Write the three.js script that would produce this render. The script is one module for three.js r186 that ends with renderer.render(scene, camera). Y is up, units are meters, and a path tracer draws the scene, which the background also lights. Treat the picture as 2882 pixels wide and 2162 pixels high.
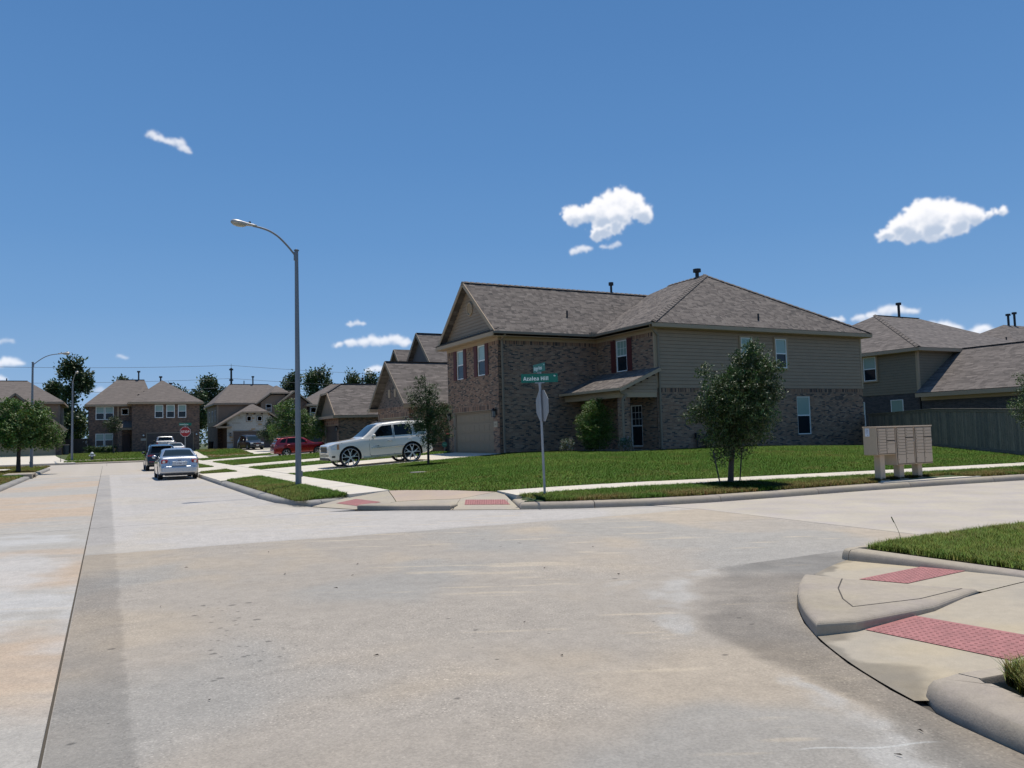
import * as THREE from 'three';
import { mergeGeometries, mergeVertices, toCreasedNormals } from 'three/addons/utils/BufferGeometryUtils.js';
import { RoundedBoxGeometry } from 'three/addons/geometries/RoundedBoxGeometry.js';
import { Brush, Evaluator, SUBTRACTION } from 'three-bvh-csg';

/* ---------- camera, sky, sun, exposure ---------- */
const R = Math.PI / 180, V = (x, y, z) => new THREE.Vector3(x, y, z);
const scene = new THREE.Scene();
const camera = new THREE.PerspectiveCamera(2 * Math.atan(1081 / 2180) / R, 4 / 3, 0.1, 3000);
camera.position.set(0, 1.7, 0);
camera.rotation.set(3.73 * R, -27.65 * R, -1.56 * R, 'YXZ');
scene.add(camera);
const renderer = new THREE.WebGLRenderer({ antialias: true });
renderer.toneMapping = THREE.LinearToneMapping;
renderer.toneMappingExposure = 1.0;
renderer.shadowMap.enabled = true;
renderer.shadowMap.type = THREE.PCFSoftShadowMap;

const SUN_EL = 75.5 * R, SUN_X = 0.69, SUN_Z = -0.724;
const sunDir = V(SUN_X * Math.cos(SUN_EL), Math.sin(SUN_EL), SUN_Z * Math.cos(SUN_EL)).normalize();
const sun = new THREE.DirectionalLight(new THREE.Color().setRGB(1, 0.935, 0.835), 4.3);
sun.position.copy(sunDir).multiplyScalar(120).add(V(15, 0, -40));
sun.target.position.set(15, 0, -40);
sun.castShadow = true;
sun.shadow.mapSize.set(4096, 4096);
Object.assign(sun.shadow.camera, { left: -90, right: 90, top: 90, bottom: -90, near: 1, far: 300 });
scene.add(sun, sun.target);

/* ---------- random numbers and noise ---------- */
function mulberry(a) { return () => { a |= 0; a = a + 0x6D2B79F5 | 0; let t = Math.imul(a ^ a >>> 15, 1 | a); t = t + Math.imul(t ^ t >>> 7, 61 | t) ^ t; return ((t ^ t >>> 14) >>> 0) / 4294967296; }; }
const rnd = mulberry(12345);
const rr = (a, b) => a + (b - a) * rnd();
const pick = (a) => a[Math.floor(rnd() * a.length)];
const clamp = (x, a = 0, b = 1) => Math.min(b, Math.max(a, x));
const lerp = (a, b, t) => a + (b - a) * t;
const ss = (a, b, x) => { const t = clamp((x - a) / (b - a)); return t * t * (3 - 2 * t); };
const LAT = new Float32Array(65536); { const r = mulberry(77); for (let i = 0; i < 65536; i++) LAT[i] = r(); }
function vn(x, y, per = 0) {                       // value noise, optionally periodic
  let xi = Math.floor(x), yi = Math.floor(y); const fx = x - xi, fy = y - yi;
  let x1 = xi + 1, y1 = yi + 1;
  if (per) { xi = ((xi % per) + per) % per; x1 = ((x1 % per) + per) % per; yi = ((yi % per) + per) % per; y1 = ((y1 % per) + per) % per; }
  const u = fx * fx * (3 - 2 * fx), v = fy * fy * (3 - 2 * fy);
  const a = LAT[(xi & 255) + ((yi & 255) << 8)], b = LAT[(x1 & 255) + ((yi & 255) << 8)], c = LAT[(xi & 255) + ((y1 & 255) << 8)], d = LAT[(x1 & 255) + ((y1 & 255) << 8)];
  return a + (b - a) * u + (c - a) * v + (a - b - c + d) * u * v;
}
function fbm(x, y, o = 4, per = 0) { let s = 0, a = 0.5, n = 0; for (let i = 0; i < o; i++) { s += a * vn(x + i * 17.3 * (per ? 0 : 1), y + i * 9.1 * (per ? 0 : 1), per); n += a; a *= 0.5; x *= 2; y *= 2; per *= 2; } return s / n; }

/* ---------- sky: clear air and the fair-weather clouds ---------- */
{
  const W = 4096, H = 2048, data = new Float32Array(W * H * 4);
  const stops = [[-90, .30, .29, .26], [0, .345, .49, .69], [2, .315, .475, .70], [5, .245, .425, .69], [9, .178, .36, .65], [14, .135, .305, .60], [20, .108, .262, .55], [27, .09, .228, .50], [35, .075, .20, .455], [60, .058, .168, .41], [90, .052, .155, .39]];
  const at = (el) => { let i = 0; while (i < stops.length - 2 && stops[i + 1][0] < el) i++; const a = stops[i], b = stops[i + 1], t = clamp((el - a[0]) / (b[0] - a[0])); return [lerp(a[1], b[1], t), lerp(a[2], b[2], t), lerp(a[3], b[3], t)]; };
  for (let r = 0; r < H; r++) { const c = at(((r + .5) / H - .5) * 180); for (let q = 0; q < W; q++) { const k = (r * W + q) * 4; data[k] = c[0]; data[k + 1] = c[1]; data[k + 2] = c[2]; data[k + 3] = 1; } }
  // azimuth is measured from -z towards +x; puffs are [x, y, radius] in degrees from the cloud's middle
  const clouds = [
    { az: 35.2, el: 15.6, w: 3.6, h: 2.2, puffs: [[-2.4, .1, .95], [-1.5, .25, .9], [-.6, .55, 1.0], [.3, .95, 1.05], [1.0, 1.25, .95], [1.7, .6, 1.1], [2.4, .0, .95], [.6, -.1, 1.2], [-.4, -.2, 1.1], [-.9, -1.2, .75], [-.3, -1.1, .7], [.5, -.8, .7]], s: 1 },
    { az: 33.1, el: 13.3, w: 1.1, h: .5, puffs: [[-.4, -.12, .3], [0, .02, .38], [.35, .02, .3]], s: .75 },
    { az: 35.3, el: 13.5, w: 1.1, h: .5, puffs: [[-.45, -.1, .22], [0, 0, .26], [.4, .08, .26]], s: .5 },
    { az: 56.7, el: 12.9, w: 4.6, h: 2.0, puffs: [[-2.6, -.5, .6], [-1.9, -.1, .85], [-1.1, .3, .95], [-.3, .75, 1.0], [.2, .35, 1.2], [.9, .5, .9], [1.7, .1, .95], [2.4, -.1, .7], [0, -.4, 1.1], [-1.2, -.5, .9], [1.4, -.5, .8], [3.2, .05, .38], [3.8, .12, .32]], s: 1 },
    { az: 3.7, el: 20.0, w: 1.6, h: .8, puffs: [[-1.0, .3, .36], [-.5, .15, .34], [0, .05, .32], [.5, .0, .42], [.85, -.3, .3], [1.1, -.5, .2]], s: .75 },
    { az: 16.4, el: 8.3, w: .9, h: .4, puffs: [[-.4, -.05, .25], [.1, .02, .3], [.45, .03, .22]], s: .6 },
    { az: 17.4, el: 6.9, w: 3.6, h: .9, puffs: [[-2.4, -.1, .3], [-1.5, 0, .42], [-.6, .02, .5], [.3, .15, .55], [.9, .1, .5], [1.7, .2, .5], [2.4, .02, .4]], s: .85 },
    { az: 17.8, el: 4.9, w: 1.0, h: .5, puffs: [[-.4, 0, .34], [.1, .08, .4], [.5, 0, .3]], s: .85 },
    { az: 50.6, el: 7.2, w: .7, h: .5, puffs: [[-.15, 0, .32], [.2, -.05, .28]], s: .8 },
    { az: 53.6, el: 7.3, w: 2.6, h: .8, puffs: [[-1.5, -.1, .42], [-.7, 0, .4], [.2, .15, .55], [.8, .15, .5], [1.6, .05, .35]], s: .8 },
    { az: 57.0, el: 6.2, w: 1.4, h: .7, puffs: [[-.6, .1, .4], [0, 0, .5], [.6, -.2, .4]], s: .9 },
    { az: 59.0, el: 5.6, w: 1.4, h: .7, puffs: [[-.5, -.1, .4], [.1, .1, .5], [.6, -.1, .4]], s: .95 },
    { az: -5.6, el: 5.2, w: 1.2, h: .5, puffs: [[-.5, 0, .4], [.1, .12, .45], [.6, 0, .3]], s: .9 },
    { az: -6.2, el: 4.2, w: 1.0, h: .5, puffs: [[-.3, 0, .4], [.3, 0, .36]], s: .8 },
    { az: -5.8, el: 6.6, w: .8, h: .3, puffs: [[0, 0, .25], [.3, 0, .2]], s: .4 },
    { az: .9, el: 5.8, w: .6, h: .3, puffs: [[-.2, 0, .2], [.15, 0, .2]], s: .45 },
    { az: -.6, el: 3.6, w: 1.2, h: .4, puffs: [[-.5, 0, .3], [.2, 0, .35]], s: .35 },
  ];
  { const r = mulberry(5); for (let i = 0; i < 26; i++) { const az = 75 + r() * 270, el = 5 + r() * 18, sc = .5 + r() * 1.2; if (az > 345 || Math.abs(((az + 180) % 360) - 180 - 27) < 40) continue; clouds.push({ az, el, w: 3 * sc, h: 1.4 * sc, s: .9, puffs: [[-1.6 * sc, -.1, .7 * sc], [-.6 * sc, .3 * sc, .9 * sc], [.5 * sc, .4 * sc, 1.0 * sc], [1.5 * sc, 0, .7 * sc], [0, -.2, .9 * sc]] }); } }
  for (const [n, c] of clouds.entries()) {
    const m = 1.6, ca = Math.cos(c.el * R);
    const r0 = Math.floor(((c.el - c.h * m - 1) / 180 + .5) * H), r1 = Math.ceil(((c.el + c.h * m + 1) / 180 + .5) * H);
    // u = atan2(z, x) / 2pi + .5 with x = sin az, z = -cos az, so the angle is az - 90
    const q0 = Math.floor((((c.az - (c.w * m + 1) / ca) - 90) / 360 + .5) * W), q1 = Math.ceil((((c.az + (c.w * m + 1) / ca) - 90) / 360 + .5) * W);
    for (let r = r0; r <= r1; r++) for (let q = q0; q <= q1; q++) {
      const x = ((((q + .5) / W - .5) * 360 + 90) - c.az) * ca, y = ((r + .5) / H - .5) * 180 - c.el;
      const big = c.h > 1.5, wig = big ? 1 : .6;
      const nx = x * 1.3 + n * 31.7, ny = y * 1.3 + n * 13.1;
      const f1 = fbm(nx * 1.2, ny * 1.2, 3) - .5, f2 = fbm(nx * 4 + 5, ny * 4, 3) - .5;
      const wx = x + (f1 * .7 + f2 * .28) * wig, wy = y + (fbm(nx * 1.2 + 40, ny * 1.2, 3) - .5) * .5 * wig + (fbm(nx * 4.2, ny * 4.2 + 9, 3) - .5) * .25 * wig;
      let d = -9, lit = 0, wsum = 0;
      for (const p of c.puffs) { const dx = (wx - p[0]) * (big ? 1 : .62), dy = (wy - p[1]) * (wy < p[1] ? 1.35 : 1), e = 1 - Math.hypot(dx, dy) / p[2]; if (e > d) d = e; const k = Math.max(0, e + .25); lit += k * k * clamp((wy - p[1]) / p[2] * .75 + .6 + f2 * .16, 0, 1.15); wsum += k * k; }
      const soft = big ? .3 : .6;
      const a = clamp(ss(-.02, soft, d + (f2 * .25)) * c.s);
      if (a <= 0) continue;
      let l = wsum ? lit / wsum : 1; l = clamp(.34 + .76 * l + f2 * .05 + f1 * .22 - (big ? ss(.25, .8, d) * ss(.5, -.7, y) * .42 : 0), 0, 1.02);
      const k = (r * W + ((q + W) % W)) * 4, low = ss(10, 2, c.el) * .12;
      const sh = ss(.42, .95, l), col = [lerp(.50, 1.0, sh) - low, lerp(.59, 1.0, sh) - low * .6, lerp(.74, 1.03, sh)];
      for (let j = 0; j < 3; j++) data[k + j] = lerp(data[k + j], col[j], a);
    }
  }
  const t = new THREE.DataTexture(data, W, H, THREE.RGBAFormat, THREE.FloatType);
  t.mapping = THREE.EquirectangularReflectionMapping; t.magFilter = THREE.LinearFilter; t.needsUpdate = true;
  scene.background = t; scene.environment = t;
}

/* ---------- textures ---------- */
const lin2s = (c) => c <= .0031308 ? c * 12.92 : 1.055 * Math.pow(c, 1 / 2.4) - .055;
function tex(w, h, fn, { color = true, repeat } = {}) {      // fn(x, y) -> linear rgb or a grey
  const d = new Uint8Array(w * h * 4);
  for (let y = 0; y < h; y++) for (let x = 0; x < w; x++) {
    const c = fn(x, y), k = (y * w + x) * 4;
    if (typeof c === 'number') { d[k] = d[k + 1] = d[k + 2] = clamp(c) * 255; }
    else for (let j = 0; j < 3; j++) d[k + j] = clamp(color ? lin2s(clamp(c[j])) : c[j]) * 255;
    d[k + 3] = 255;
  }
  const t = new THREE.DataTexture(d, w, h, THREE.RGBAFormat, THREE.UnsignedByteType);
  t.wrapS = t.wrapT = THREE.RepeatWrapping; t.magFilter = THREE.LinearFilter; t.minFilter = THREE.LinearMipmapLinearFilter; t.generateMipmaps = true;
  if (color) t.colorSpace = THREE.SRGBColorSpace;
  if (repeat) t.repeat.set(1 / repeat, 1 / repeat);
  t.needsUpdate = true; return t;
}
function canvasTex(w, h, draw) {
  const c = document.createElement('canvas'); c.width = w; c.height = h; draw(c.getContext('2d'), w, h);
  const t = new THREE.CanvasTexture(c); t.colorSpace = THREE.SRGBColorSpace; t.magFilter = THREE.LinearFilter; return t;
}
const rgb = (r, g, b) => new THREE.Color().setRGB(r, g, b);
function std(name, color, roughness = .8, more = {}) { const m = new THREE.MeshStandardMaterial({ color: Array.isArray(color) ? rgb(...color) : color, roughness, ...more }); m.name = name; return m; }
function phys(name, color, roughness, more = {}) { const m = new THREE.MeshPhysicalMaterial({ color: Array.isArray(color) ? rgb(...color) : color, roughness, ...more }); m.name = name; return m; }

/* ---------- geometry helpers; everything is written in world metres ---------- */
function muv(g) {                                    // uv in metres, by the way each face points
  g = g.index ? g.toNonIndexed() : g; const p = g.attributes.position, uv = new Float32Array(p.count * 2), a = V(), b = V(), c = V();
  for (let i = 0; i < p.count; i += 3) {
    a.fromBufferAttribute(p, i); b.fromBufferAttribute(p, i + 1).sub(a); c.fromBufferAttribute(p, i + 2).sub(a); b.cross(c);
    const ax = Math.abs(b.x), ay = Math.abs(b.y), az = Math.abs(b.z);
    for (let k = 0; k < 3; k++) { const x = p.getX(i + k), y = p.getY(i + k), z = p.getZ(i + k), q = (i + k) * 2; if (ay >= ax && ay >= az) { uv[q] = x; uv[q + 1] = z; } else if (ax >= az) { uv[q] = z; uv[q + 1] = y; } else { uv[q] = x; uv[q + 1] = y; } }
  }
  g.setAttribute('uv', new THREE.BufferAttribute(uv, 2)); return g;
}
function box(x0, x1, y0, y1, z0, z1) { const g = new THREE.BoxGeometry(Math.abs(x1 - x0), Math.abs(y1 - y0), Math.abs(z1 - z0)); g.translate((x0 + x1) / 2, (y0 + y1) / 2, (z0 + z1) / 2); return g; }
function rbox(x0, x1, y0, y1, z0, z1, r = .01, s = 2) { const g = new RoundedBoxGeometry(Math.abs(x1 - x0), Math.abs(y1 - y0), Math.abs(z1 - z0), s, r); g.translate((x0 + x1) / 2, (y0 + y1) / 2, (z0 + z1) / 2); return g; }
function bar(a, b, w, h = w) {                       // a straight bar of w x h between two points
  const d = V().subVectors(b, a), L = d.length(), g = new THREE.BoxGeometry(w, h, L), m = new THREE.Matrix4().lookAt(b, a, V(0, 1, 0)); g.applyMatrix4(m); g.translate((a.x + b.x) / 2, (a.y + b.y) / 2, (a.z + b.z) / 2); return g;
}
function cyl(x, y0, y1, z, r0, r1 = r0, n = 16) { const g = new THREE.CylinderGeometry(r1, r0, y1 - y0, n); g.translate(x, (y0 + y1) / 2, z); return g; }
function rod(a, b, r0, r1 = r0, n = 10) { const d = V().subVectors(b, a), g = new THREE.CylinderGeometry(r1, r0, d.length(), n); g.applyQuaternion(new THREE.Quaternion().setFromUnitVectors(V(0, 1, 0), d.clone().normalize())); g.translate((a.x + b.x) / 2, (a.y + b.y) / 2, (a.z + b.z) / 2); return g; }
function tube(pts, r, seg = 24, n = 8) { return new THREE.TubeGeometry(new THREE.CatmullRomCurve3(pts), seg, r, n, false); }
function slab(pts, t) {                              // convex polygon with thickness below its face; uv in metres along its first edge
  const e = V().subVectors(pts[1], pts[0]).normalize(); let n = V();
  for (let i = 0; i < pts.length; i++) { const a = pts[i], b = pts[(i + 1) % pts.length]; n.x += (a.y - b.y) * (a.z + b.z); n.y += (a.z - b.z) * (a.x + b.x); n.z += (a.x - b.x) * (a.y + b.y); } n.normalize();
  const f = V().crossVectors(n, e), P = [], N = [], U = [], q = (a) => [a.clone().sub(pts[0]).dot(e), a.clone().sub(pts[0]).dot(f)];
  const tri = (a, b, c, nn) => { for (const p of [a, b, c]) { P.push(p.x, p.y, p.z); N.push(nn.x, nn.y, nn.z); U.push(...q(p)); } };
  const low = pts.map((p) => p.clone().addScaledVector(n, -t)), dn = n.clone().negate();
  for (let i = 1; i < pts.length - 1; i++) { tri(pts[0], pts[i], pts[i + 1], n); tri(low[0], low[i + 1], low[i], dn); }
  for (let i = 0; i < pts.length; i++) { const j = (i + 1) % pts.length, s = V().subVectors(pts[j], pts[i]).cross(n).normalize(); tri(pts[i], low[i], low[j], s); tri(pts[i], low[j], pts[j], s); }
  const g = new THREE.BufferGeometry(); g.setAttribute('position', new THREE.Float32BufferAttribute(P, 3)); g.setAttribute('normal', new THREE.Float32BufferAttribute(N, 3)); g.setAttribute('uv', new THREE.Float32BufferAttribute(U, 2)); g.userData.n = n; g.userData.e = e; g.userData.f = f; return g;
}
function sheet(poly, yOf, step, thick = 0) {         // a draped ground patch over an xz polygon given as a list of [x, z], grid-clipped by its outline
  const shape = new THREE.Shape(poly.map(([x, z]) => new THREE.Vector2(x, -z)));
  let g = thick ? new THREE.ExtrudeGeometry(shape, { depth: thick, bevelEnabled: false }) : new THREE.ShapeGeometry(shape);
  g.rotateX(-Math.PI / 2); if (thick) g.translate(0, -thick, 0);
  const p = g.attributes.position; for (let i = 0; i < p.count; i++) p.setY(i, p.getY(i) + yOf(p.getX(i), p.getZ(i)));
  g.computeVertexNormals(); const uv = g.attributes.uv; for (let i = 0; i < p.count; i++) uv.setXY(i, p.getX(i), p.getZ(i)); return g;
}
const merge = (...gs) => mergeGeometries(gs.flat().map((g) => { const q = g.index ? g.toNonIndexed() : g.clone(); for (const k of Object.keys(q.attributes)) if (!['position', 'normal', 'uv'].includes(k)) q.deleteAttribute(k); q.groups = []; return q; }), false);

/* ---------- things and parts ---------- */
const taken = new Map();
const numbered = (n) => { const k = taken.get(n) ?? 0; taken.set(n, k + 1); return k ? n + '_' + String(k).padStart(3, '0') : n; };
function thing(name, label, category, at = [0, 0, 0], group, turn = 0) {
  const o = new THREE.Group(); o.name = numbered(name); o.position.set(...at); o.rotation.y = turn; o.userData = { label, category }; if (group) o.userData.group = group; scene.add(o); o.updateMatrixWorld(true); return o;
}
function part(parent, name, geo, mat, local = false) { // geometry in world metres unless local
  const g = Array.isArray(geo) ? merge(...geo) : geo, m = new THREE.Mesh(g, mat); m.name = name; m.castShadow = m.receiveShadow = true;
  if (!local && parent !== scene) { parent.updateWorldMatrix(true, false); g.applyMatrix4(parent.matrixWorld.clone().invert()); }
  parent.add(m); return m;
}
function solo(name, geo, mat, label, category, group, at) {  // a thing that is one mesh, placed at its base
  const g = Array.isArray(geo) ? merge(...geo) : geo; g.computeBoundingBox(); const b = g.boundingBox, c = at ?? [(b.min.x + b.max.x) / 2, b.min.y, (b.min.z + b.max.z) / 2];
  g.translate(-c[0], -c[1], -c[2]); const m = new THREE.Mesh(g, mat); m.name = numbered(name); m.position.set(...c); m.castShadow = m.receiveShadow = true; m.userData = { label, category }; if (group) m.userData.group = group; scene.add(m); return m;
}
function structure(name, geo, mat, parent = scene) { const m = new THREE.Mesh(Array.isArray(geo) ? merge(...geo) : geo, mat); m.name = parent === scene ? numbered(name) : name; m.castShadow = m.receiveShadow = true; if (parent === scene) m.userData.kind = 'structure'; parent.add(m); return m; }
function copies(parent, name, geo, mat, list, stuff = true) { // list of {m: Matrix4 (world), c: Color}
  const im = new THREE.InstancedMesh(geo, mat, list.length); im.name = name; im.castShadow = im.receiveShadow = true; if (stuff) im.userData.kind = 'stuff';
  const inv = new THREE.Matrix4(), t = new THREE.Matrix4(); if (parent !== scene) { parent.updateWorldMatrix(true, false); inv.copy(parent.matrixWorld).invert(); }
  list.forEach((e, i) => { im.setMatrixAt(i, t.multiplyMatrices(inv, e.m)); if (e.c) im.setColorAt(i, e.c); }); parent.add(im); return im;
}

/* ---------- ground shapes ---------- */
const NC = [[4.0, -24], [4.1, -22], [4.6, -20.0], [5.3, -18.4], [6.1, -17.4], [7.05, -16.6], [8.3, -15.6], [9.4, -14.9], [10.8, -14.3], [12.4, -13.95], [14.4, -13.8], [16.8, -13.7], [19.4, -13.5], [23.1, -13.0], [30, -11.8], [40, -9.5], [60, -4]];
const zc = (x) => { if (x <= NC[0][0]) return NC[0][1]; let i = 0; while (i < NC.length - 2 && NC[i + 1][0] < x) i++; const a = NC[i], b = NC[i + 1]; return lerp(a[1], b[1], clamp((x - a[0]) / (b[0] - a[0]))); };
const smin = (a, b, k = 2) => { const h = Math.max(k - Math.abs(a - b), 0) / k; return Math.min(a, b) - h * h * k / 4; };
const T_NEAR = -73, T_FAR = -84, LEFT = -3.7, RIGHT = 4.0;
function th(x, z) {                                   // height of the lots above the road
  if (z <= T_FAR) return Math.min(.8, .15 + .05 * (T_FAR - z));
  if (x <= LEFT) return .15 + .02 * Math.min(LEFT - x, 12);
  if (x >= RIGHT && z >= T_NEAR) { const d = Math.max(0, smin(x - 4.0, zc(x) - z)); return Math.min(.76 - .23 * ss(27, 38, x), .15 + .046 * d * (1 - .25 * ss(24, 38, x))); }
  return 0;
}
const inside = (x, z, poly) => { let c = false; for (let i = 0, j = poly.length - 1; i < poly.length; j = i++) { const [a, b] = poly[i], [p, q] = poly[j]; if ((b > z) !== (q > z) && x < (p - a) * (z - b) / (q - b) + a) c = !c; } return c; };
const padN = [[4.55, -20.4], [4.62, -19.95], [5.3, -18.4], [6.1, -17.4], [7.05, -16.6], [8.3, -15.6], [8.75, -16.7], [8.75, -17.85], [6.75, -20.3], [5.7, -20.5]];
const swN = (x) => -17.75 + .14 * (x - 9);            // far edge of the sidewalk along the side street
const padDist = (x, z) => { let d = 99; for (let i = 1; i < NC.length - 1; i++) { const [ax, az] = NC[i], [bx, bz] = NC[i + 1], ex = bx - ax, ez = bz - az, t = clamp(((x - ax) * ex + (z - az) * ez) / (ex * ex + ez * ez)); d = Math.min(d, Math.hypot(x - ax - ex * t, z - az - ez * t)); } return d; };

/* ---------- ground materials ---------- */
const grain = tex(512, 512, (x, y) => clamp(.5 + (fbm(x / 4, y / 4, 3, 128) - .5) * .9 + (LAT[(x * 7 + y * 131) & 65535] - .5) * .25), { color: false, repeat: .9 });
function pixelsOfRoad(x, z, mid) {                     // what the concrete carries: tint of each pour, stains, drips, tyre dirt, broom streaks
  const sa = x * .886 + z * .464, sb = z * .886 - x * .464, st = fbm(sa * .55 + 3, sb * 2.6, 4) - .5, st2 = fbm(sa * 1.3 + 9, sb * 7.5, 3) - .5, blot = fbm(x * .5, z * .5 + 20, 4) - .5, fine = fbm(x * 9, z * 9, 3) - .5, sp = LAT[(Math.floor(x * 131) * 37 + Math.floor(z * 127) * 101) & 65535];
  let c, L = x < -.3;
  const edge = -13.9 + .095 * x - .012 * Math.max(0, x - 7) * (x - 7) + (fbm(x * 1.5, 7, 2) - .5) * .12;
  const slabN = z < edge;
  if (L) { c = [.37, .345, .305]; const or = ss(.42, .66, fbm(x * .16 + 11, z * .3 + 3, 4) + (z < -22 ? .09 : -.03) + st * .25); c = [lerp(c[0], .43, or), lerp(c[1], .335, or), lerp(c[2], .245, or)]; const wh = ss(.0, .2, fbm(x * .7 + 31, z * .3, 5) - .5 + st * .3) * (z < -18 ? .25 : 1); c = c.map((v, i) => lerp(v, [.45, .44, .42][i], wh * .7)); }
  else if (slabN) { c = [.425, .395, .36]; const wm = ss(.02, .2, blot); c = c.map((v, i) => lerp(v, [.435, .395, .34][i], wm)); }
  else { c = [.325, .287, .24]; const wm = ss(-.05, .18, blot); c = c.map((v, i) => lerp(v, [.365, .308, .238][i], wm)); const gr = ss(.03, .2, fbm(x * .35 + 50, z * .35 + 8, 4) - .5); c = c.map((v, i) => lerp(v, [.285, .27, .243][i], gr * .8)); c = c.map((v) => v * lerp(1, 1.12, ss(3, 9, x))); }
  const q1 = LAT[(Math.floor(x * 128) * 4099 + Math.floor(z * 128) * 7919) & 65535], q2 = LAT[(Math.floor(x * 64) * 2503 + Math.floor(z * 64) * 911) & 65535];
  let m = 1 + st * .09 + st2 * .05 + fine * .2 + (sp - .5) * .14 + (q2 - .5) * .18;
  const chips = mid || L ? .25 : ss(.35, .65, fbm(x * .6 + 80, z * .6, 3)); if (q1 > .955) m *= 1 + .6 * chips; else if (q1 < .035) m *= 1 - .4 * chips;
  const pale = ss(.17, .3, fbm(sa * .9 + 60, sb * 6 + 5, 3) - .5) * (L ? .2 : .5 * ss(1.5, 4, x)); c = c.map((v, i) => lerp(v, [.50, .42, .31][i], pale));
  // dirt that traffic leaves beside the lengthwise joint
  if (x > -.33 && x < .16 + .02 * st) { const e = ss(-.33, -.29, x) * (1 - ss(.10, .17, x + .06 * fine)); m *= lerp(1, .74 + .25 * blot + .1 * fbm(x * 3, z * .8, 3), e); }
  // the gutter: grime with a flow-marked outline, and lime washed out beyond it
  const r = Math.hypot(x - 10, z + 1.1);
  if (z > -7.4 && x > 3) { const g = r - 6, w = .42 + .7 * ss(-3, -5.6, z) * ss(3.8, 4.6, x) + (fbm(Math.atan2(z + 1.1, x - 10) * 9, r * 2, 4) - .5) * .9, dk = (1 - ss(w * .55, w, g)) * ss(-.6, 0, g + .4); m *= lerp(1, .46 + .42 * fbm(x * 2.2, z * 2.2, 5), dk); const lime = ss(w * .8, w * 1.05, g) * (1 - ss(w * 1.2, w * 1.75, g)) * ss(.42, .62, fbm(x * 1.6 + 4, z * 1.6, 4)); c = c.map((v, i) => lerp(v, [.42, .41, .385][i], lime * .55)); }
  else if (x > 11 && z > -8.2) { const g = -7.1 - z, dk = 1 - ss(.25, .6, g); m *= lerp(1, .75, dk * fbm(x * 2, z * 2, 3)); }
  if (z < -13) { const d = padDist(x, z), dk = 1 - ss(.12, .5, d + (fbm(x * 1.5, z * 1.5, 3) - .5) * .4); m *= lerp(1, .86, dk); }
  if (mid && Math.abs(x - 2.2) < 1.6 && z < -20) { m *= 1 - .05 * ss(.4, .6, fbm(x * .8, z * .2, 3)); }
  if (slabN && z > edge - .28) m *= .93 + .07 * ss(0, .28, edge - z);
  // a pale scrape across the lane
  { const t = (x - 3.2) / .8, sc = Math.abs(z + 3.06 - .36 * t + .02 * Math.sin(t * 9)); if (t > 0 && t < 1 && sc < .016) { const k = (1 - sc / .016) * ss(0, .2, t) * (1 - ss(.85, 1, t)) * .7; c = c.map((v, i) => lerp(v, [.52, .52, .49][i], k)); } }
  return [c[0] * m, c[1] * m, c[2] * m];
}
const drips = []; { const r = mulberry(91); for (let i = 0; i < 110; i++) { const a = r(); drips.push(a < .6 ? [1.0 + (r() - .5) * .5 + (r() - .5) * .4, -5.8 - r() * 3.6, .008 + r() * r() * .035] : [-.2 + r() * 6, -4.4 - r() * 8.5, .006 + r() * r() * .035]); } }
function roadMap(x0, z0, size, n, mid) {
  const t = tex(n, n, (i, j) => pixelsOfRoad(x0 + (i + .5) / n * size, z0 + (j + .5) / n * size, mid));
  const d = t.image.data;
  for (const [x, z, q] of drips) { const ci = (x - x0) / size * n, cj = (z - z0) / size * n, rad = q / size * n; if (ci < 9 || cj < 9 || ci > n - 9 || cj > n - 9) continue; for (let j = Math.floor(cj - rad * 1.6); j <= cj + rad * 1.6; j++) for (let i = Math.floor(ci - rad * 2.4); i <= ci + rad * 2.4; i++) { const e = Math.hypot((i - ci) / 1.3, j - cj) / rad + (LAT[(i * 3 + j * 517) & 65535] - .5) * .3; if (e < 1) { const k = (j * n + i) * 4; for (let c = 0; c < 3; c++) d[k + c] *= lerp(.72, 1, ss(.5, 1, e)); } } }
  t.wrapS = t.wrapT = THREE.ClampToEdgeWrapping; t.repeat.set(1 / size, 1 / size); t.offset.set(-x0 / size, -z0 / size); return t;
}
const grainRoad = grain;
const M = {};
M.roadNear = std('road concrete', 0xffffff, .86, { map: roadMap(-5, -18.4, 16, 2048, false), bumpMap: grainRoad, bumpScale: .004 });
M.roadMid = std('road concrete', 0xffffff, .86, { map: roadMap(-5, -50, 34, 1536, true), bumpMap: grainRoad, bumpScale: .003 });
const concTile = (r, g, b, amt = .12) => tex(512, 512, (x, y) => { const m = 1 + (fbm(x / 128 * 1.0, y / 128, 4, 4) - .5) * amt * 3.2 + (fbm(x / 8, y / 8, 3, 64) - .5) * amt * 1.3 + (LAT[(x * 91 + y * 377) & 65535] - .5) * amt; return [r * m, g * m, b * m * (1 - (fbm(x / 64, y / 64, 3, 8) - .5) * .18)]; }, { repeat: 3.2 });
M.roadFar = std('road concrete', 0xffffff, .86, { map: concTile(.43, .382, .322, .1), bumpMap: grain, bumpScale: .002 });
M.walk = std('sidewalk concrete', 0xffffff, .85, { map: concTile(.385, .335, .262, .11), bumpMap: grain, bumpScale: .002 });
M.curb = std('kerb concrete', 0xffffff, .85, { map: concTile(.35, .30, .236, .15), bumpMap: grain, bumpScale: .0012 });
M.curbGrey = std('kerb concrete', 0xffffff, .85, { map: concTile(.27, .255, .232, .12), bumpMap: grain, bumpScale: .0012 });
M.drive = std('driveway concrete', 0xffffff, .85, { map: concTile(.60, .545, .455, .05), bumpMap: grain, bumpScale: .002 });
M.joint = std('joint filler', [.075, .066, .055], .95);
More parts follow.
